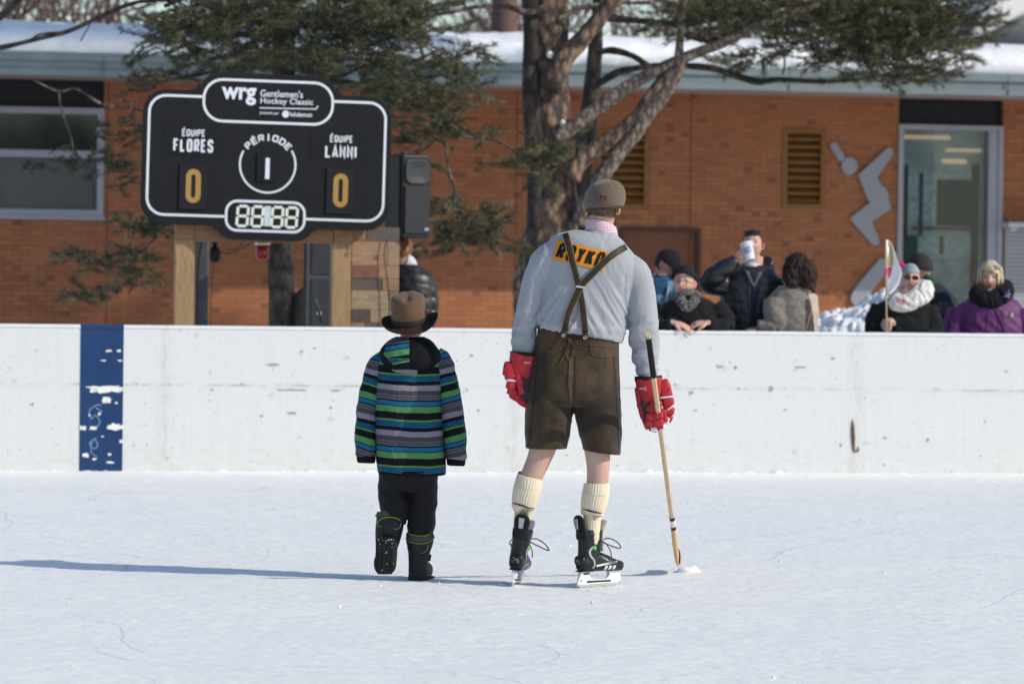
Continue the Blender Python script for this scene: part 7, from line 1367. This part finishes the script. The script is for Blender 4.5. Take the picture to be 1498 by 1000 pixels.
legs(f, 1096, 520, 32, M_btrs)
cp_ = W(1094.5, 368, d3-.205); ax = rotm('X', R(-14))@rotm('Y', R(-14)); cup = thing('paper_cup', cp_, 'white paper cup raised to the mouth of the man in the black puffer jacket', 'cup')
cw = lambda v: cp_+ax@(np.array(v)); M_cup = mk('cup_white', (.66, .67, .70), .6, .08, 25, .1); mb = MB()
mb.add(*ringmesh([np.array([cw((r_*math.cos(t), r_*math.sin(t), z)) for t in np.linspace(0, 2*math.pi, 32, endpoint=False)]) for z, r_ in ((-.068, .030), (-.070, .037), (-.066, .038), (.060, .047))], True)); obj('cup_body', mb, M_cup, cup)
mb = MB(); mb.add(*ringmesh([np.array([cw((r_*math.cos(t), r_*math.sin(t), z)) for t in np.linspace(0, 2*math.pi, 32, endpoint=False)]) for z, r_ in ((.058, .048), (.060, .051), (.066, .051), (.068, .046), (.074, .045), (.075, .02))], True)); obj('lid', mb, mk('lid_white', (.7, .7, .72), .35, .03), cup)
mb = MB(); mb.add(*ringmesh([np.array([cw((r_*math.cos(t), r_*math.sin(t), z)) for t in np.linspace(R(215), R(300), 14)]) for z, r_ in ((-.02, .0425), (.03, .0462))], False, False)); obj('cup_print', mb, mk('cup_print', (.25, .28, .42), .6, .6, 60), cup)
# 4 -- woman with dark wavy hair, back turned
d4 = bd(1150)+.32; f = Fig('person', 1150, 640, d4, 'woman with dark wavy hair and grey wool coat, turned toward the drinking man'); h = Head(f.p(1163, 397), yaw=R(-112), pitch=R(2), k=1.0)
f.body(torso(f, 1150, 432, 38)+[f.lf([(1164, 412, 0, 12, 12), (1162, 428, 0, 16, 15)])], h, (.50, .30, .23), .006, hands=[((f.p(1108, 481, -.12), (-.9, 0, -.2), (0, -.3, 1)), dict(side=1, curl=.5)), ((f.p(1180, 500, -.1), (-.3, 0, -1), (.5, -.8, 0)), dict(side=-1, curl=.5))])
M_wool = mk('grey_fleece', (.20, .175, .155), .98, .3, 22, 1., 60, .1, sheen=.4, dist=.012); M_vest = cloth_mat('dark_vest', (.045, .05, .055), .8)
o = jacket(f, [(1163, 418, .0, 17, 18), (1162, 424, .0, 27, 22), (1160, 436, 0, 36, 28), (1158, 460, 0, 37, 30), (1158, 500, 0, 38, 30), (1158, 560, 0, 40, 30)], [[(1134, 440, -.06, 17, 17), (1134, 458, -.09, 17, 17), (1138, 474, -.10, 15, 15), (1124, 479, -.11, 13, 12), (1108, 478, -.11, 10, 10)], [(1182, 440, 0, 14, 16), (1186, 465, 0, 12, 15), (1184, 492, -.06, 10, 10)]], M_wool, amp=.005)
o.data.materials.append(M_vest); o.data.materials.append(mk('cream_edge', (.42, .36, .30), .9))
for p in o.data.polygons:
    c = p.center; y_ = 397+(1.5-c.z)/f.k; x_ = 749+(c.x+f.root.location.x)/f.k; q = x_-(1174+8*math.sin((y_-425)/40)-(y_-425)*.12)
    if 0 < q < 15-(480-y_)*.15 and y_ > 432: p.material_index = 1
    elif q >= 15-(480-y_)*.15 and y_ > 424: p.material_index = 2
b0 = bvh(o); band('bag_strap', b0, [(1187, 452), (1184, 465), (1180, 478), (1176, 492)], 3, mk('tan_strap', (.36, .16, .05), .6), o, .004, 5)
M_dhair = mk('wavy_hair', (.026, .013, .010), .6, .6, 40, 1., 110, .25, sc=(1, 1, .3), dist=.01); mb = MB(); V, F = blob(h.w((0, .018, .018)), (.095, .112, .122), h.R, 2, 34, 24); mb.add(V, F)
mb.add(*f.lf([(1170, 385, .0, 20, 19), (1174, 402, .0, 22, 21), (1177, 416, .0, 18, 20), (1183, 427, -.01, 12, 15), (1190, 434, -.01, 5, 6)], n=5, seg=30)); mb.add(*f.lf([(1158, 398, -.05, 13, 14), (1160, 412, -.07, 12, 11), (1156, 424, -.06, 6, 7)], seg=24)); hs = remesh(obj('hair', mb, M_dhair, f.root), .006, 2)
displace(hs, lambda v: .012*nz(v[0]*20, v[1]*20, v[2]*14)+.010*(1-3*abs(nz(v[0]*42+v[2]*9, v[1]*42, v[2]*11)))-.004)
strands(h, M_dhair, hs, 700, lambda r_: ((r_.uniform(-.085, .085), r_.uniform(-.04, .11), r_.uniform(-.07, .06)), (r_.uniform(-.15, .15), .25, -.9)), .13, .008, .0038)
legs(f, 1158, 550, 30, M_btrs)
# 5 -- man in charcoal beanie behind the headband woman
d5 = bd(1350)+.85; f = Fig('person', 1356, 640, d5, 'man in charcoal beanie and dark jacket just behind the headband woman'); h = Head(f.p(1345, 396), yaw=R(-118), pitch=R(6), k=1.02)
f.body(torso(f, 1362, 432, 38)+[f.lf([(1350, 408, 0, 13, 13), (1356, 424, 0, 16, 15)])], h, (.52, .25, .17), .006, hands=[((f.p(1335, 500, -.1), (-.5, 0, -.8), (0, -1, .3)), dict(side=1, curl=.5)), ((f.p(1392, 505, -.05), (0, 0, -1), (1, -.2, 0)), dict(side=-1, curl=.5))])
M_j5 = cloth_mat('dark_navy', (.018, .022, .035), .75, 120, .3, .25); M_j5g = cloth_mat('panel_grey', (.085, .08, .09), .8)
o = jacket(f, [(1354, 414, .0, 18, 19), (1357, 420, .0, 26, 22), (1361, 434, 0, 35, 28), (1363, 460, 0, 38, 30), (1364, 510, 0, 38, 30), (1364, 550, 0, 38, 30)], [[(1340, 440, 0, 14, 16), (1334, 465, 0, 13, 14), (1335, 495, -.08, 9, 9)], [(1384, 440, 0, 15, 17), (1391, 465, 0, 13, 15), (1392, 498, -.04, 10, 10)]], M_j5)
o.data.materials.append(M_j5g)
for p in o.data.polygons:
    c = p.center; y_ = 397+(1.5-c.z)/f.k; x_ = 749+(c.x+f.root.location.x)/f.k
    if c.y < .02 and 1368 < x_ < 1383 and 432 < y_ < 470+8*nz(x_*.3, 0, 0): p.material_index = 1
mb = MB(); mb.add(*f.tb([(1352, 404, -.06, 5), (1360, 410, -.05, 6), (1364, 420, -.04, 5)], n=4)); obj('green_collar', mb, cloth_mat('dark_green', (.01, .06, .03), .9), o)
beanie(f, h, mk('charcoal_knit', (.035, .033, .04), .95, .3, 80, .8, 220), low=.03, grow=1.13, tilt=-.3, top=.006); legs(f, 1363, 540, 30, M_btrs)
# 6 -- woman with grey headband, sunglasses and a white scarf, holding a paddle flag
d6 = bd(1325)+.28; f = Fig('person', 1322, 640, d6, 'woman in black coat with grey headband, sunglasses and white scarf, holding a flag'); h = Head(f.p(1331, 407), yaw=R(0), pitch=R(2), roll=R(4), k=.95)
f.body(torso(f, 1322, 445, 42)+[f.lf([(1327, 422, 0, 11, 12), (1325, 438, 0, 16, 15)])], h, (.60, .38, .30), .005, hands=[((f.p(1296.5, 486, -.19), (.15, -.2, .9), (-.7, -.7, 0)), dict(side=-1, curl=1.2)), ((f.p(1352, 492, -.18), (-.8, 0, -.2), (0, -.5, .8)), dict(side=-1, curl=.5))])
o = jacket(f, [(1326, 432, .0, 17, 18), (1325, 438, .0, 27, 22), (1322, 450, 0, 42, 28), (1318, 475, 0, 48, 30), (1318, 520, 0, 48, 30), (1318, 560, 0, 50, 30)], [[(1290, 452, 0, 17, 17), (1279, 475, -.04, 14, 15), (1282, 494, -.12, 11, 11), (1295, 490, -.18, 8, 8)], [(1355, 452, 0, 16, 17), (1366, 478, -.03, 14, 15), (1362, 493, -.12, 11, 11), (1352, 491, -.17, 8, 8)]], M_bcoat, amp=.006); legs(f, 1318, 550, 34, M_btrs)
M_ws = mk('white_fleece', (.68, .66, .62), .98, .1, 30, 1., 55, .1, dist=.012); mb = MB(); mb.add(*f.lf([(1309, 436, -.09, 9, 11), (1313, 443, -.12, 12, 13), (1326, 443, -.14, 12, 12), (1340, 436, -.12, 14, 13), (1350, 428, -.08, 15, 14), (1352, 421, -.0, 11, 12), (1340, 424, .08, 11, 11), (1318, 430, .06, 10, 10), (1308, 434, -.03, 9, 10)], n=5, seg=24, ref=(0, .3, 1))); ws = remesh(obj('scarf', mb, M_ws, f.root), .007, 4); folds(ws, .010, (16, 16, 16), 2.)
b0 = bvh(ws); mp = mk('pink_print', (.62, .05, .16), .8)
for q in ([(1311, 434), (1314, 438), (1317, 440)], [(1316, 437), (1320, 440), (1323, 443)], [(1321, 439), (1326, 442), (1330, 447)], [(1312, 440), (1317, 444), (1320, 445)]): lineb('pink_mark', b0, q, 2.2, mp, ws, .001)
M_hg = cloth_mat('heather_grey', (.27, .30, .33), .9, 150, .5); V = ICO[0].copy()*np.array([.079, .099, .117]); F = [q for q in ICO[1] if V[list(q)].mean(0)[2] > .038-.15*V[list(q)].mean(0)[1]]; mb = MB(); mb.add((V*np.array([1.09, 1.09, 1.05]))@(h.R.T*h.k)+h.c, F); hb_ = obj('headband', mb, M_hg, f.root)
goggles(h, mk('sunglass_black', (.008, .008, .010), .12, .2, coat=.5), f, thick=True, nm='sunglasses')
mb = MB()
for q in ((1317, 385, 3.2), (1321, 388, 3), (1316, 391, 2.6), (1319, 383, 2.4)): mb.add(*blob(f.p(q[0], q[1], .0), (q[2]*f.k, q[2]*f.k, q[2]*f.k), None, 2, 10, 8))
obj('pink_pompom', mb, mk('pompom_pink', (.6, .06, .2), .9, .3, 80, 1., 120), hb_)
fl = thing('paddle_flag', W(1297, 476, d6-.24), 'small white flag with pink mark on a thin stick, held by the headband woman', 'flag'); M_fst = mk('flag_stick', (.50, .36, .22), .7)
mb = MB(); mb.add(*tube([W(1297.2, 488, d6-.235), W(1296.5, 430, d6-.24), W(1296, 351, d6-.245)], .0065, 8)); obj('stick', mb, M_fst, fl)
Fp = cr([(1297, 350.5, 0), (1303, 354, 0), (1309, 368, 0), (1314, 384, 0), (1319, 398, 0), (1316, 412, 0), (1310, 423, 0), (1301, 431, 0)], 4)[:, :2]; rings = []
for i, q in enumerate(Fp):
    t = i/(len(Fp)-1); a = np.array([1296.6+t*1.4, 350.5+t*81]); row = []
    for j in range(12): u_ = j/11; p = a+(q-a)*u_; row.append(W(p[0], p[1], d6-.245+.035*u_*math.sin(2.2*u_+t*4)))
    rings.append(np.array(row))
mb = MB(); V, F = ringmesh(rings, False, False); mb.add(V, F); fb = obj('flag_cloth', mb, mk('flag_white', (.78, .76, .74), .8, .03), fl); s2 = fb.modifiers.new('solid', 'SOLIDIFY'); s2.thickness = .002
mb = MB(); bb_ = bvh(fb); fp = [(1297.5, 353), (1302, 355), (1305.5, 363), (1307, 378), (1306.5, 390), (1298, 389)]
V, F = sub2(([tuple(p) for p in fp], [tuple(range(6))]), 3); onto('wood_panel', bb_, (V, F), mk('panel_tan', (.44, .32, .17), .7), fb, .003, fallback=d6-.25)
V, F = sub2(([(1298.5, 390), (1305.5, 391), (1303.5, 401), (1299, 411)], [(0, 1, 2, 3)]), 3); onto('pink_shape', bb_, (V, F), mp, fb, .003, fallback=d6-.25)
V, F = blob(W(1296, 397, d6-.252), (.012, .004, .026), None, 2.4, 14, 8); mb = MB(); mb.add(V, F); obj('pink_ribbon', mb, mp, fl)
# 7 -- woman in purple
d7 = bd(1448)+.42; f = Fig('person', 1448, 640, d7, 'woman with pale blonde hair, purple winter jacket and black scarf, far right'); h = Head(f.p(1448.5, 405), yaw=R(-10), pitch=R(9), k=1.02, fat=1.04)
f.body(torso(f, 1447, 446, 44)+[f.lf([(1449, 424, 0, 12, 13), (1449, 440, 0, 16, 15)])], h, (.56, .31, .24), .005, hands=[((f.p(1405, 508, -.15), (.7, 0, -.4), (0, -.5, .8)), dict(side=1, curl=.5)), ((f.p(1492, 508, -.15), (-.7, 0, -.4), (0, -.5, .8)), dict(side=-1, curl=.5))], brow=(.3, .2, .15))
M_pur = cloth_mat('purple_nylon', (.105, .012, .115), .55, 200, .25, .15, .4, .2, fold=.4)
o = jacket(f, [(1449, 430, .0, 20, 20), (1449, 436, .0, 32, 24), (1448, 448, 0, 46, 30), (1447, 475, 0, 52, 33), (1447, 520, 0, 53, 33), (1447, 565, 0, 54, 33)], [[(1404, 454, 0, 18, 19), (1396, 480, -.02, 17, 17), (1398, 500, -.08, 13, 13), (1406, 507, -.14, 9, 9)], [(1492, 454, 0, 18, 19), (1503, 480, -.02, 17, 17), (1500, 500, -.08, 13, 13), (1492, 507, -.14, 9, 9)]], M_pur, amp=.006, name='winter_jacket'); legs(f, 1447, 555, 36, M_btrs)
mb = MB(); mb.add(*f.lf([(1427, 424, -.05, 9, 11), (1433, 434, -.10, 12, 14), (1446, 439, -.13, 12, 14), (1462, 435, -.11, 13, 14), (1472, 426, -.05, 11, 12), (1470, 420, .03, 9, 11), (1450, 422, .09, 10, 10), (1430, 422, .03, 9, 10)], n=5, seg=24, ref=(0, .3, 1))); bs = remesh(obj('scarf', mb, cloth_mat('black_scarf', (.012, .011, .014), .95, 90, .6, .3, .1, .2, fold=.4), f.root), .007, 4); folds(bs, .009, (16, 16, 18), 2.)
b0 = bvh(bs); ml_ = mk('lilac_print', (.22, .18, .42), .8)
for q in ([(1471, 428), (1474, 431), (1478, 430)], [(1468, 434), (1472, 433), (1477, 435)], [(1475, 424), (1476, 430), (1475, 436)]): lineb('lilac_mark', b0, q, 2.5, ml_, bs, .001)
b0 = bvh(o); band('black_strap', b0, [(1451, 446), (1458, 458), (1464, 470), (1468, 482), (1470, 500)], 2.6, M_blk, o, .004, 5); lineb('zip_line', b0, [(1444, 452), (1443, 470), (1443, 500)], 1.4, mk('zip_purple', (.04, .006, .045), .6), o, .001); lineb('pocket_line', b0, [(1464, 461), (1472, 463), (1480, 464), (1487, 461)], 1.2, mk('dark_purple', (.03, .005, .035), .6), o, .001)
mb = MB(); q = proj(b0, 1480, 461, .004); mb.add(*blob(q, (.012, .004, .020), None, 2.4, 12, 8)); obj('pin_badge', mb, mk('badge_pale', (.4, .42, .3), .6, .5, 120), o)
M_bh = mk('blonde_hair', (.50, .40, .29), .6, .25, 60, .8, 160, sc=(1, 1, .25)); hs = obj('hair', hairshell(h, 1.10, lambda v: (v[1] > -.045-.25*max(0, v[2]) and v[2] > -.09) or v[2] > .060-.35*max(0, v[0]+.02) or (abs(v[0]) > .054 and v[1] > -.08 and v[2] > -.06), .035, 34), M_bh, f.root)
def sp7(r_):
    a = r_.uniform(R(-25), R(205)); return ((.086*math.cos(a), .108*math.sin(a), .05+.03*r_.random()), (math.cos(a)*.16, math.sin(a)*.15, -.95))
folds(hs, .006, (40, 40, 9), 1.); strands(h, M_bh, hs, 420, sp7, .15, .004, .0042, 3)
def sp8(r_): x = r_.uniform(-.06, .06); return ((x*.6+.02, -.095, .104), (x*7+(.5 if x > 0 else -.5), -.25, -.45))
strands(h, M_bh, hs, 60, sp8, .05, .0, .0026, 5, 'fringe')
# 8 -- person with a white hood beside the loudspeaker pole
d8 = 31.2; f = Fig('person', 597, 640, d8, 'person in black padded jacket with white hood lining, half hidden by the loudspeaker pole'); h = Head(f.p(586, 364), yaw=R(-60), pitch=R(4), k=1.0)
f.body(torso(f, 598, 402, 34, yb=672)+[f.lf([(589, 378, 0, 12, 12), (594, 394, 0, 15, 14)])], h, (.50, .28, .2), .006, hands=[((f.p(560, 470, -.1), (-.4, 0, -.8), (0, -1, .3)), dict(side=1, curl=.5)), ((f.p(628, 478, -.05), (0, 0, -1), (1, -.2, 0)), dict(side=-1, curl=.5))])
o = jacket(f, [(594, 388, .0, 15, 16), (596, 393, .0, 24, 20), (600, 404, 0, 33, 26), (602, 425, 0, 33, 28), (602, 470, 0, 33, 28), (602, 520, 0, 34, 28)], [[(575, 412, 0, 13, 15), (566, 440, 0, 12, 13), (560, 465, -.08, 9, 9)], [(620, 408, 0, 14, 16), (627, 430, 0, 13, 15), (629, 455, 0, 12, 13), (628, 472, -.04, 9, 9)]], M_puff, amp=.004, name='padded_jacket'); displace(o, lambda v: .008*abs(math.sin((v[2]+.1*v[0])*math.pi/.10))**.5-.004)
mb = MB(); mb.add(*f.lf([(590, 380, -.02, 9, 14), (596, 384, .0, 12, 15), (598, 392, .0, 12, 14), (590, 402, -.06, 7, 9), (585, 408, -.10, 3, 5)], n=5, seg=26)); remesh(obj('hood_lining', mb, mk('hood_white', (.55, .55, .60), .9, .1, 20, .5, 60), f.root), .006, 4)
obj('hair', hairshell(h, 1.06, lambda v: v[1] > -.03 or v[2] > .06, .03, 40), mk('ginger_hair', (.20, .08, .03), .8, .3, 60, .6, 200), f.root); mb = MB(); mb.add(*blob(f.p(584.5, 371, -.1), (.012, .01, .03), None, 2, 10, 8)); obj('red_toggle', mb, M_red, f.root); legs(f, 600, 510, 28, M_btrs, yb=668)
